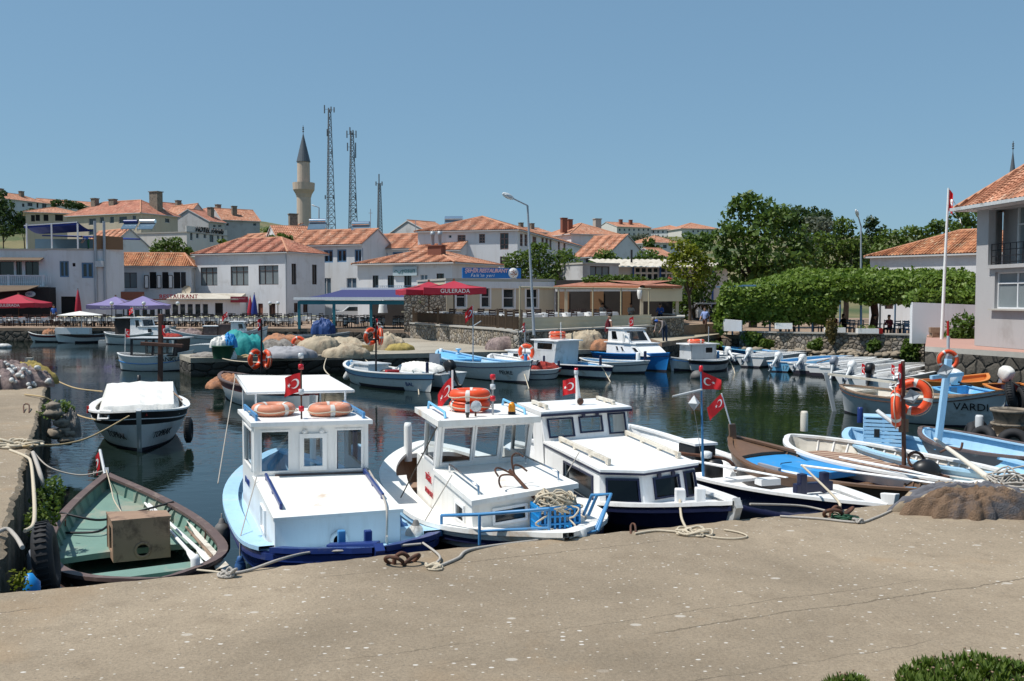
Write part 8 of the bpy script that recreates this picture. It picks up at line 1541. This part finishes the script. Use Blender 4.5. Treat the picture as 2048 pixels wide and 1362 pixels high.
# ------------------------------------------------------------------ nets and bundles on the jetty
J=[('fishing_net','tarp_teal','teal tarpaulin draped over a net heap on the jetty',482,711,1.15,.9,.95,.08),('fishing_net','net_grey','grey bundled net tied with cords behind the black ring mast',552,706,.85,.7,.6,.05),('fishing_net','grey_canvas','low heap of folded grey canvas on the jetty',580,714,1.2,.6,.42,.14),('fishing_net','net_orange','orange net heap behind the grey canvas on the jetty',570,694,1.2,.7,.65,0),('fishing_net','tarp_tan','large tan covered net heap, left of three on the jetty',640,707,1.05,.8,.72,.06),('fishing_net','tarp_tan','tan covered net heap, rear one of three on the jetty',690,700,1.15,.8,.58,.06),('fishing_net','tarp_tan','tan covered net heap, front one of three on the jetty',690,713,1.0,.7,.50,.06),('fishing_net','tarp_tan','pale peaked net heap with an olive net at its foot',778,699,.8,.7,.70,.1),('fishing_net','net_yellow','olive net lying at the foot of the pale peaked heap',798,700,.75,.55,.33,0),('fishing_net','net_pink','pinkish cone of netting at the foot of the terrace wall',1010,699,1.0,.8,.62,0),('fishing_net','net_orange','tan orange net heap right of the grey ring pole',1080,698,1.15,.8,.60,0),('fishing_net','net_red','red covered net beside the tan orange heap',1105,694,.7,.5,.85,0),('fishing_net','tarp_tan','big pale net heap behind the grey wheelhouse',1166,697,1.15,.8,.85,.08),('fishing_net','net_orange','tan net heap behind the standing bare-armed man',1208,699,.65,.5,.5,0),('fishing_net','net_grey','thin grey net spread left of the green tub',420,713,.8,.5,.2,0)]
for i,(nm,m_,lb,x,y,rx,ry,h,fd)in enumerate(J):c=Z(x,y,PZ);solo(heap(c,rx,ry,h,.1*(i%5-2),30+i,48,16,.16,2.6,fd),nm,m_,lb,'net',c)
c=Z(447,717,PZ);T=thing('tub','dark green tub stuffed with white and blue bags on the jetty end','tub',c);MB().lathe([(.42,0),(.5,.5),(.53,.52),(.53,.58),(.47,.58),(.44,.3)],24,c,cap=False).build('tub','tarp_green',T);heap(c+V((-.1,0,.5)),.45,.4,.42,0,2).build('white_bag','white_canvas',T);heap(c+V((.28,.05,.5)),.3,.3,.5,0,3).build('blue_bag','crate_blue',T)
solo(heap(Z(463,717,PZ),.22,.2,.34,0,6),'plastic_bag','white_canvas','white plastic bag beside the green tub','bag',Z(463,717,PZ));coil('tan rope coil on the jetty edge right of green tub',Z(486,716,PZ),.35,6,.03,'rope_tan',.1,3);life_ring('orange life ring propped upright on the nets of the jetty',Z(597,704,PZ)+V((0,0,.42)),.27,.085,(.1,-1,.2),'orange_ring')
T=thing('basket','small round basket on the jetty beside tan heaps','basket',Z(736,703,PZ));MB().lathe([(.24,0),(.3,.3),(.33,.32),(.28,.32),(.25,.2)],18,Z(736,703,PZ),cap=False).build('basket','rope_tan',T)
for lb,a,m_,b_ in(('pale rope from the jetty to the white and blue boat',Z(716,708,PZ),D(742,728,41),D(760,735,40)),('pale rope from the jetty down to the red rimmed boat',Z(655,710,PZ),D(648,735,38),D(660,752,33)),('rope from the jetty edge to the stem of the red rimmed boat',Z(440,716,PZ),D(470,722,38),D(520,725,36)),('white mooring line slanting into the water from the bow of white and blue boat',D(825,740,36),D(835,768,36),Z(838,790,0)),('white mooring line from the black bow strake boat into the water',D(1040,728,39),D(1050,752,38.5),Z(1058,778,0)),('mooring line from the grey cabin boat bow into the water',D(1203,733,40),D(1212,748,40),Z(1221,764,0)),('mooring line from the white skiff bow into the water',D(1456,715,44),D(1466,735,44),Z(1470,748,0))):rope(lb,[a,m_,b_],.022,'rope_pale')
for x,y,lb in((1395,752,'dark mooring buoy wrapped in weed near the grey boats'),):solo(MB().ell(Z(x,y,.1),(.3,.3,.25),12,8),'mooring_buoy','fender_grey',lb,'buoy',Z(x,y,0))
solo(MB().ell(Z(8,693,.1),(.55,.3,.22),12,8),'mooring_buoy','fender_white','white buoy floating at the left frame edge','buoy',Z(8,693,0));solo(MB().box(Z(208,684,.1),(.7,.4,.3)),'float','fender_white','small white float at the bow of the cabin boat','float',Z(208,684,0))
rr=random.Random(6);mb=MB()
for i in range(170):q=rr.random();p=V((14.6,59.3,0)).lerp(V((23.0,53.9,0)),q);s=rr.uniform(.12,.34);M_=Matrix.Rotation(rr.random()*6,3,'Z');cc=p+V((rr.uniform(-.6,.2),rr.uniform(-1.0,.4),rr.uniform(-.05,.35)));mb.v+=[];mb.ell(V((0,0,0)),(s,s*.75,s*.55),8,5,M=None);k=9*0;n_=len(mb.v);mb.v[n_-48:]=[cc+M_@(v*(1+.2*math.sin(v.x*17+i)*math.cos(v.y*13)))for v in mb.v[n_-48:]]
mat('pebble',(.26,.215,.16),.9,.4,1.2,.4,20);struct(mb.build('rubble','pebble'),'stuff')
# ------------------------------------------------------------------ restaurant furniture
def parasol(label,c,W_,zc,h,m,rot=0,val=.3,txt=None,tm='letter_white',n=4,ts=.3):
 c=V(c);T=thing('parasol',label,'parasol',c);tube_part(T,[c,c+V((0,0,zc+h-c.z))],.04,'fence_wood','pole');o=V((c.x,c.y,0));P=[o+V((W_/2*1.414*math.cos(rot+k*1.5708+.785),W_/2*1.414*math.sin(rot+k*1.5708+.785),zc))for k in range(4)];tp=o+V((0,0,zc+h));mb=MB()
 for k in range(4):
  a,b_=P[k],P[(k+1)%4];e=[a.lerp(b_,i/8)-V((0,0,.06*math.sin(math.pi*i/8)))for i in range(9)]
  mb.loft([e,[p.lerp(tp,.5)-V((0,0,.10))for p in e],[tp]*9]);mb.loft([e,[p-V((0,0,val+.03*math.sin(i*2.4)))for i,p in enumerate(e)]])
 cn=mb.build('canopy',m,T);MB().box(tp+V((0,0,.05)),(.12,.12,.16)).build('finial','wood_panel',cn);rb=MB()
 for k in range(4):rb.bar(P[k]-V((0,0,.03)),tp-V((0,0,.12)),.04,.03)
 rb.build('rib','fence_wood',cn)
 if txt:k=2;a,b_=P[2],P[3];d=(b_-a).normalized();text(txt,ts,tm,T,(a+b_)/2-V((0,0,val*.85))+d.cross(V((0,0,1)))*.03,d,(0,0,1),align='CENTER')
 return T
parasol('red square parasol with white lettering before the cafe front at left edge',V((XY(38,84).x,84,1.1)),4.2,3.05,.75,'wine_canvas',.12,.4,'GULERADA',ts=.34);parasol('second red parasol cut by the left frame edge',V((XY(-45,85).x,85,1.1)),4.2,3.0,.7,'wine_canvas',.1,.4)
parasol('violet grey parasol, left of the two before the glazed restaurant',V((XY(232,86).x,86,1.1)),3.9,2.85,.75,'violet_canvas',.1,.35,'RESTAURANT',ts=.24);parasol('violet grey parasol, right of the two before the glazed restaurant',V((XY(287,85).x,85,1.1)),4.1,2.85,.8,'violet_canvas',.2,.35,'RESTAURANT',ts=.24)
parasol('dark red parasol lettered in white over the terrace fence',V((XY(908,58).x,58,1.76)),3.7,4.1,.42,'wine_canvas',.1,.38,'GULERADA',ts=.34);parasol('dark red parasol beside the lettered one, nearer the awning',V((XY(858,60).x,60,1.76)),3.6,4.0,.5,'wine_canvas',.3,.3);parasol('pinkish red parasol showing over the veranda climber',V((XY(1338,80).x,80,1.76)),2.4,4.75,.45,'wine_canvas',.2,.1)
for lb,px,Y,m_,h in(('closed dark blue parasol by the corner of the glazed restaurant',509,93,'royal_canvas',2.6),('closed red parasol by the corner of the glazed restaurant',501,93.5,'wine_canvas',2.3),('closed wine red parasol behind the left tables',157,90,'wine_canvas',3.0)):c=V((XY(px,Y).x,Y,1.1));T=thing('parasol',lb,'parasol',c);tube_part(T,[c,c+V((0,0,h+.3))],.035,'fence_wood','pole');MB().lathe([(.28,.5),(.34,.8),(.22,h*.7),(.05,h+.1),(.001,h+.15)],9,c).build('canopy',m_,T)
T=thing('awning','long navy awning with white edges on teal posts along the promenade','awning',XY(700,75)+V((0,0,1.1)));F=fpx(594,73.6,820,71.5);z1=zat(700,597,73);z2=zat(700,585,78);mb=MB();rows=[]
for j in range(5):q=j/4;rows.append([F.P(F.L*i/20-.0+q*1.6*(1 if i==0 else 1),lerp(z1,z2+.25,q)-.1*math.sin(math.pi*q),q*5.2)for i in range(21)])
mb.loft(rows);mb.build('canvas','navy_canvas',T)
for z,d,u0 in((z1,-.05,0),(z2+.3,5.2,1.6)):MB().bar(F.P(u0-.2,z,d),F.P(F.L+u0-(.8 if d>0 else 0),z,d),.22,.2).build('white_edge','frame_white',T)
MB().bar(F.P(.2,z1-.3,.1),F.P(F.L-.2,z1-.3,.1),.16,.3).build('beam','teal_paint',T)
for px in(597,667,741):u0,_=F.hit(px,620);MB().bar(F.P(max(.15,u0),1.05,.1),F.P(max(.15,u0),z1-.2,.1),.2,.2).build('post','teal_paint',T)
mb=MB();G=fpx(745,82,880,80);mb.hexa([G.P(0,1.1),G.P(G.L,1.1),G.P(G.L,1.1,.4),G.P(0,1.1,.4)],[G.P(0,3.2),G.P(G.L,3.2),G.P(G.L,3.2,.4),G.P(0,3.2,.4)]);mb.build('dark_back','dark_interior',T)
solo(MB().hexa([V((-7.5,66,1.1)),V((-4.6,66,1.1)),V((-4.6,66.5,1.1)),V((-7.5,66.5,1.1))],[V((-7.5,66,4.0)),V((-4.6,66,4.0)),V((-4.6,66.5,4.0)),V((-7.5,66.5,4.0))]),'stone_wall','rubble_wall','short stone wall under the dark red parasols','wall',V((-6,66,1.1)))
def make_table(label,top,w=.9,d=.9,drop=.32):
 T=thing('table',label,'table',(0,0,0));mb=MB();mb.box((0,0,.735),(w,d,.03));mb.build('tabletop','wood_panel',T)
 for x in(-1,1):
  for y in(-1,1):MB().box((x*w*.42,y*d*.42,.36),(.05,.05,.72)).build('leg','frame_black',T)
 mb=MB();k=28;r0=[];r1=[]
 for i in range(k):
  a=2*math.pi*i/k;s=max(abs(math.cos(a)),abs(math.sin(a)));x,y=(w/2+.02)*math.cos(a)/s,(d/2+.02)*math.sin(a)/s;r0.append(V((x,y,.756)));r1.append(V((x*1.05,y*1.05,.756-drop*(1+.25*math.cos(4*a+math.pi)))))
 mb.poly(r0);mb.loft([r0+r0[:1],r1+r1[:1]],1);c=mb.build('tablecloth',[top,'table_cloth'],T);return T
def make_chair(label,m):
 T=thing('chair',label,'chair',(0,0,0));MB().box((0,0,.45),(.42,.42,.045)).build('seat',m,T);mb=MB()
 for x in(-.19,.19):mb.box((x,.2,.72),(.035,.035,.52))
 for z in(.66,.78,.92):mb.box((0,.2,z),(.4,.025,.07))
 mb.build('backrest',m,T)
 for x in(-.18,.18):
  for y in(-.18,.18):MB().box((x,y,.215),(.04,.04,.43)).build('leg',m,T)
 return T
_used=set()
def put(proto,p,rz,label=None,group=None):
 o=proto if proto.name not in _used else copy_tree(proto);_used.add(proto.name);o.location=p;o.rotation_euler=(0,0,rz)
 if label:o['label']=label
 if group:o['group']=group
 return o
tw=make_table('white-clothed table on the promenade in front of the glazed restaurant','yellow_cloth',1.1,.9,.42);tt=make_table('white-clothed table on the terrace behind the fence and canvas','table_cloth',1.2,.85,.25);to_=make_table('orange-clothed table before the dark cafe front','orange_cloth',1.0,.9,.3);ta=make_table('white-clothed table in the shade of the navy awning','table_cloth',1.0,1.0,.4);tg=make_table('bare dark table under the leafy pergola','wood_panel',.9,.8,.02)
cd=make_chair('black chair at a white-clothed table on the promenade','frame_black');ct=make_chair('dark chair on the restaurant terrace','frame_brown');co=make_chair('dark chair at an orange-clothed table','frame_brown');ca=make_chair('black chair in the shade of the navy awning','frame_black');cg=make_chair('blue chair under the leafy pergola','frame_blue')
rr=random.Random(12)
def setting(tab,ch,p,rz,gl,gc,n=4):
 put(tab,p,rz,None,gl);M=Matrix.Rotation(rz,3,'Z')
 for k in range(n):x,y,a=((-.28,-.72,math.pi),(.28,.72,0),(.28,-.75,math.pi),(-.28,.75,0))[k];put(ch,V(p)+M@V((x,y,0)),rz+a+rr.uniform(-.2,.2),None,gc)
for row,(Y,x0,x1,st)in enumerate(((78.5,140,590,29),(82.5,128,600,31),(87,360,640,30))):
 for x in range(x0,x1,st):q=XY(x+rr.uniform(-4,4),Y+rr.uniform(-.5,.5));setting(tw,cd,V((q.x,q.y,1.1)),rr.uniform(-.08,.08),'white-clothed tables on the promenade','black chairs on the promenade',3 if row==0 else 2)
for x,Y in((2,80),(34,80),(80,80),(108,82),(125,79)):q=XY(x,Y);setting(to_,co,V((q.x,q.y,1.1)),rr.uniform(-.1,.1),'orange-clothed tables by the cafe','dark chairs at the orange-clothed tables',3)
for x,Y in((640,76),(703,76),(755,75.5),(800,75),(680,79),(735,79)):q=XY(x,Y);setting(ta,ca,V((q.x,q.y,1.1)),0,'white-clothed tables under the navy awning','black chairs under the navy awning',4)
for x,Y in((875,62.5),(905,62),(935,58),(962,63),(985,57),(1000,62),(1020,53),(1035,58),(1060,54),(1075,60),(1100,56),(1120,61),(1145,58),(1165,62),(1190,60),(1215,62)):q=XY(x,Y);setting(tt,ct,V((q.x,q.y,1.80)),.3,'white-clothed tables on the terrace','dark chairs on the terrace',2)
for x,Y in((1575,62),(1640,62.5),(1700,61),(1785,60),(1815,58)):q=XY(x,Y);setting(tg,cg,V((q.x,q.y,1.1)),rr.uniform(-.3,.3),'dark tables under the pergola','blue chairs under the pergola',3)
for lb,x0,x1,y0,y1,Y in(('white planter box on the stone wall, left of three',1552,1582,646,658,58.6),('white planter box on the stone wall, behind the hanging plant',1652,1688,655,665,57.0),('white planter box with a red end on the stone wall, right of three',1716,1754,657,667,56.0)):
 a,b_=D(x0,y1,Y),D(x1,y0,Y);T=thing('planter',lb,'planter',a);MB().hexa([V((a.x,a.y,a.z)),V((b_.x,a.y-.3,a.z)),V((b_.x,a.y+.1,a.z)),V((a.x,a.y+.4,a.z))],[V((a.x,a.y,b_.z)),V((b_.x,a.y-.3,b_.z)),V((b_.x,a.y+.1,b_.z)),V((a.x,a.y+.4,b_.z))]).build('box','white_paint',T);leafmesh('plants',[(((a.x+b_.x)/2+k*.3,a.y+.1,b_.z+.05),(.25,.18,.14),60)for k in(-1,0,1)],.05,'leaf_mid',T,tuple(a),4)
 if 'red' in lb:MB().box(V((b_.x+.12,a.y-.1,(a.z+b_.z)/2)),(.22,.4,b_.z-a.z)).build('red_end','red_paint',T)
a,b_=D(1448,662,59.4),D(1490,638,59.4);solo(MB().hexa([V((a.x,a.y,a.z)),V((b_.x-.35,a.y-.6,a.z)),V((b_.x,a.y+.6,a.z)),V((a.x,a.y+.8,a.z))],[V((a.x,a.y,b_.z)),V((b_.x-.35,a.y-.6,b_.z-.1)),V((b_.x,a.y+.6,b_.z-.1)),V((a.x,a.y+.8,b_.z))]),'concrete_block','plaster_old','white painted concrete block at the left end of the stone wall','block',a)
for lb,px,Y in(('white globe lamp left of the two violet parasols centre',224,80),('white globe lamp between the violet parasols',288,80),('white globe lamp before the glazed restaurant panes',356,80),('white globe lamp on a dark pole, left of twin heads',540,82),('white globe lamp on a dark pole, right of twin heads',556,82)):c=V((XY(px,Y).x,Y,1.1));T=thing('globe_lamp',lb,'lamp',c);tube_part(T,[c,c+V((0,0,1.75))],.035,'frame_black','pole');MB().ell(c+V((0,0,1.9)),(.17,.17,.17),14,10).build('globe','lamp_glass',T)
for i,px in enumerate((829,841,853,863)):c=D(px,618,66.2);c.z=zat(px,620,66.2);T=thing('flower_pot',('terracotta pot with a plant on the ledge under red parasols, first from left','terracotta pot with a plant on the ledge under red parasols, second from left','terracotta pot with the tallest plant on the ledge under red parasols','pot with yellow leaves at the right end of the ledge')[i],'flower pot',c);MB().lathe([(.11,0),(.16,.3),(.18,.3),(.18,.35),(.001,.34)],12,c).build('pot','terracotta_pot',T);leafmesh('plant',[(tuple(c+V((0,0,.6))),(.22,.2,.28),90)],.07,'leaf_mid' if i<3 else 'leaf_yellow',T,tuple(c),i)
solo(MB().box(V((-6.1,66.3,2.5)),(3.2,.5,.1)),'ledge','fence_pale','pale ledge carrying flower pots under the red parasols','ledge',V((-6,66,2.5)))
a=D(1888,676,44.5);p0,p1=D(1883,678,44.5),D(1897,376,44.5);T=thing('flagpole','tall white flagpole in front of the white garden wall','flagpole',p0);tube_part(T,[p0-V((0,0,.3)),p0.lerp(p1,.5),p1],[.085,.07,.045],'white_paint','pole');flag('dark red flag hanging limp at the top of the tall flagpole',p1-V((0,0,.05)),(.2,-.1,0),.26,1.0,.9,.3)
for i,(x,y)in enumerate(((1870,660),(1872,670),(1868,678))):c=D(x,y,46.5);solo(MB().box(c,(.5,.4,.26),.2*i-.2),'cardboard_box','plywood',('cardboard box on top of the pile by the flagpole','cardboard box in the middle of the pile by the flagpole','cardboard box at the bottom of the pile by the flagpole')[i],'box',c)
def wheel(T,c,ax,r,w):M=Matrix.Translation(c)@V((0,0,1)).rotation_difference(V(ax)).to_matrix().to_4x4();wl=MB().lathe([(r*.55,-w/2),(r*.95,-w/2),(r,-w*.35),(r,w*.35),(r*.95,w/2),(r*.55,w/2)],22,M=M,cap=False).build('wheel','rubber',T);MB().lathe([(.001,w*.3),(r*.4,w*.4),(r*.56,w*.48),(r*.56,-w*.48),(.001,-w*.4)],18,M=M).build('rim','steel',wl)
c=V((XY(705,97).x,97,1.1));T=thing('parked_car','white car parked behind the navy awning','car',c);B=lambda x,y,z:c+V((x*.97-y*.2,y*.97+x*.2,z));mb=MB();prof=[(-2,.35),(-2.05,.75),(-1.9,.95),(-1.0,1.02),(-.4,1.5),(.9,1.52),(1.7,1.0),(2.0,.9),(2.05,.4)]
mb.loft([[B(x,-.82,z)for x,z in prof],[B(x,.82,z)for x,z in prof]],0,False);mb.poly([B(x,-.82,z)for x,z in prof]);mb.poly([B(x,.82,z)for x,z in prof][::-1]);mb.build('body','motor_white',T,bev=.05);MB().poly([B(-.85,-.83,1.04),B(1.45,-.83,1.04),B(.8,-.83,1.45),B(-.35,-.83,1.45)]).build('side_window','pane_dark',T)
for x in(-1.3,1.3):wheel(T,B(x,-.78,.33),(.2,1,0),.33,.2);wheel(T,B(x,.78,.33),(.2,1,0),.33,.2)
c=V((XY(1412,73).x,73,1.1));T=thing('tractor','old tractor standing in shade behind the walking man','tractor',c);MB().box(c+V((-.5,-.4,1.15)),(.7,1.9,.6)).build('bonnet','grey_white',T,bev=.04);MB().box(c+V((0,.7,1.0)),(1.3,1.2,.5)).build('chassis','black_plastic',T);MB().box(c+V((0,-.2,1.95)),(1.9,2.2,.1)).build('canopy','plaster_grey',T)
for x,y,r in((.75,.6,.75),(-.85,.6,.75),(.3,-1.2,.42),(-1.0,-1.2,.42)):wheel(T,c+V((x,y,r)),(1,.15,0),r,.32)
# ------------------------------------------------------------------ people
def person(label,loc,rz=0,pose=None,shirt='cloth_blue',legs='cloth_dark',cap=None,sleeve='cloth',sc=1.):
 """one continuous skinned body; pose overrides joints (x right, y back, z up, facing -y)"""
 J=dict(pel=(0,0,.95),sp=(0,0,1.14),ch=(0,.005,1.33),nk=(0,0,1.47),hd=(0,-.015,1.56),hm=(0,-.015,1.64),tp=(0,-.01,1.71),ns=(0,-.105,1.61))
 for s,k in((1,'L'),(-1,'R')):J.update({'sh'+k:(.18*s,.0,1.40),'el'+k:(.235*s,.03,1.13),'wr'+k:(.25*s,-.05,.89),'hn'+k:(.255*s,-.075,.82),'hp'+k:(.095*s,0,.90),'kn'+k:(.105*s,-.02,.50),'an'+k:(.105*s,.03,.09),'to'+k:(.12*s,-.13,.04),'er'+k:(.09*s,0,1.62)})
 J.update(pose or{});Rd=dict(pel=.135,sp=.125,ch=.145,nk=.055,hd=.08,hm=.092,tp=.06,ns=.022,sh=.065,el=.046,wr=.032,hn=.038,hp=.095,kn=.065,an=.045,to=.04,er=.022);ks=list(J);vs=[V(J[k])*sc for k in ks];I={k:i for i,k in enumerate(ks)}
 E=[('pel','sp'),('sp','ch'),('ch','nk'),('nk','hd'),('hd','hm'),('hm','tp'),('hm','ns')]
 for k in 'LR':E+=[('ch','sh'+k),('sh'+k,'el'+k),('el'+k,'wr'+k),('wr'+k,'hn'+k),('pel','hp'+k),('hp'+k,'kn'+k),('kn'+k,'an'+k),('an'+k,'to'+k),('hm','er'+k)]
 ed=[(I[a],I[b_])for a,b_ in E];rad=[Rd.get(k,Rd.get(k[:2],.05))*sc for k in ks];par=[ks[0]]
 for k in 'LR':
  w_,h_=V(J['wr'+k]),V(J['hn'+k]);d=(h_-w_).normalized();lat=d.cross(V((1,0,0))).normalized()
  for q,L,o in((-.028,.075,0),(-.010,.088,0),(.008,.082,0),(.025,.065,0),(-.035,.055,1)):
   p1=h_+lat*q+d*(.02 if not o else-.01);p2=p1+(d+lat*(-.7 if o else q*4)+V((0,-.25,0))).normalized()*L;vs+=[p1*sc,p2*sc];ed+=[(I['hn'+k],len(vs)-2),(len(vs)-2,len(vs)-1)];rad+=[.011*sc,.008*sc]
 me=bpy.data.meshes.new('body');me.from_pydata([tuple(v)for v in vs],ed,[]);o=bpy.data.objects.new('body',me);COL.objects.link(o);md=o.modifiers.new('skin','SKIN')
 for i,sv in enumerate(me.skin_vertices[0].data):sv.radius=(rad[i],rad[i]);sv.use_root=i==0
 o.modifiers.new('sub','SUBSURF').levels=1;dg=bpy.context.evaluated_depsgraph_get();dg.update();nm=bpy.data.meshes.new_from_object(o.evaluated_get(dg));bpy.data.objects.remove(o)
 T=thing('person',label,'person',loc,rz=rz);nm.materials.clear()
 for m_ in('skin',shirt,legs,'cloth_dark'):nm.materials.append(MATS[m_])
 SG=[(V(J[a])*sc,V(J[b_])*sc,a,b_)for a,b_ in E]
 for f in nm.polygons:
  c_=f.center;best=min(SG,key=lambda q:(c_-(q[0]+(q[1]-q[0])*max(0,min(1,(c_-q[0]).dot(q[1]-q[0])/max(1e-6,(q[1]-q[0]).length_squared))))).length);a,b_=best[2],best[3];f.use_smooth=True
  f.material_index=1 if(a in('sp','pel')and b_ in('sp','ch'))or(a=='ch')or(a[:2]=='sh' and sleeve)or(a[:2]=='el' and sleeve=='long')else 2 if a in('pel',)or a[:2]in('hp','kn')else 3 if a[:2]=='an' else 0
 b=bpy.data.objects.new('body',nm);COL.objects.link(b);b.parent=T
 h=V(J['hm'])*sc;t_=V(J['tp'])*sc;mb=MB();mb.ell((h+t_)/2+V((0,.012,.012)),(.098*sc,.108*sc,.085*sc),14,8);hr=mb.build('cap' if cap else 'hair',cap or 'hair_dark',None,(0,0,0));hr.parent=T
 if cap:MB().ell(h+V((0,-.12,.03)),(.075,.09,.012),10,5).build('brim',cap,hr)
 return T
walk=dict(knL=(.1,-.16,.52),anL=(.1,-.05,.12),toL=(.11,-.22,.06),knR=(-.1,.05,.5),anR=(-.1,.25,.14),toR=(-.11,.12,.05),elL=(.26,.1,1.15),wrL=(.27,.12,.92),hnL=(.27,.12,.85),elR=(-.26,-.05,1.14),wrR=(-.24,-.22,.95),hnR=(-.23,-.27,.89))
bend=dict(sp=(0,-.10,1.10),ch=(0,-.32,1.20),nk=(0,-.48,1.22),hd=(0,-.56,1.21),hm=(0,-.62,1.20),tp=(0,-.69,1.20),ns=(0,-.63,1.10),erL=(.09,-.6,1.21),erR=(-.09,-.6,1.21),shL=(.18,-.38,1.19),shR=(-.18,-.38,1.19),elL=(.24,-.45,.93),wrL=(.2,-.56,.72),hnL=(.19,-.6,.66),elR=(-.24,-.45,.93),wrR=(-.2,-.56,.72),hnR=(-.19,-.6,.66))
sit=dict(pel=(0,.1,.52),sp=(0,.1,.72),ch=(0,.06,.92),nk=(0,.02,1.06),hd=(0,0,1.15),hm=(0,0,1.23),tp=(0,0,1.30),ns=(0,-.09,1.2),erL=(.09,0,1.21),erR=(-.09,0,1.21))
for s,k in((1,'L'),(-1,'R')):sit.update({'sh'+k:(.18*s,.05,.99),'el'+k:(.24*s,-.02,.76),'wr'+k:(.15*s,-.24,.76),'hn'+k:(.13*s,-.3,.77),'hp'+k:(.1*s,.05,.5),'kn'+k:(.12*s,-.36,.5),'an'+k:(.12*s,-.38,.09),'to'+k:(.12*s,-.52,.04)})
gp=lambda px,Y,z:V((XY(px,Y).x,Y,z))
person('man in a light blue shirt and dark trousers walking along the path',gp(1410,62.5,1.12),-.6,walk,'cloth_pale_blue','cloth_brown',sleeve='short');person('man in a blue cap bending over at the harbour edge',gp(1330,52,.95),-.9,bend,'cloth_grey','cloth_denim','cloth_cap','long',1.05);person('pale shirted man in black trousers standing on the jetty by the red towel',gp(1220,49.6,.85),-1.4,None,'cloth_white','cloth_dark',sleeve=None,sc=1.02);solo(heap(V((XY(1215,49.5).x,49.4,1.75)),.14,.1,.55,0,2),'towel','cloth_wine','red towel over the shoulder of the man on the jetty','towel',V((XY(1215,49.5).x,49.4,1.8)))
person('person in a bright blue shirt standing by the white wall, left promenade',gp(108,84,1.1),.2,None,'cloth_blue','cloth_white',sleeve='short');person('dark clothed person standing on the small terrace above the blank sign',gp(198,95.5,3.25),.5,dict(elR=(-.3,-.1,1.5),wrR=(-.3,-.2,1.68),hnR=(-.3,-.23,1.75)),'cloth_dark','cloth_dark',sleeve='short');person('person in a bright blue top bending on the left roof terrace',gp(180,94,8.25),-.8,bend,'cloth_blue','cloth_green',sleeve='short')
for i,(lb,px,Y,rz,sh)in enumerate((('seated dark figure under the pergola, tallest silhouette',1652,61,1.2,'cloth_dark'),('seated figure in a dark red shirt under the pergola',1668,61.5,-1,'cloth_wine'),('seated dark figure leaning at a pergola table, right of the red shirt',1686,61,-1.2,'cloth_dark'),('seated person in brown beside the reddish vine trunk',1750,58.8,1.0,'cloth_brown'),('seated person in wine red at the right end of the pergola',1778,58,-.9,'cloth_wine'),('diner in a white shirt seated in the veranda shade',1262,66.5,.3,'cloth_white'),('diner in blue seated in the right corner of the veranda',1320,65.5,-.3,'cloth_blue'),('diner in white seated near the veranda middle post',1205,67,.5,'cloth_white'))):person(lb,gp(px,Y,1.1 if px>1400 else 1.76),rz,sit,sh,'cloth_dark',sleeve='long',sc=1.1 if i==0 else 1.)
person('rider in a white cap seated high on the tractor',gp(1408,73,2.0),.2,sit,'cloth_grey','cloth_dark','cloth_white');person('second rider in red leaning behind the tractor',gp(1430,73,1.95),-.6,sit,'cloth_wine','cloth_denim',sleeve='short')
c=gp(766,80.5,1.1);solo(MB().lathe([(.42,1.1),(.34,1.7),(.3,2.0),(.12,2.1),(.02,2.2)],12,c,cap=False),'hanging_dress','table_cloth','pale striped dress hanging at the back of the navy awning','dress',c)
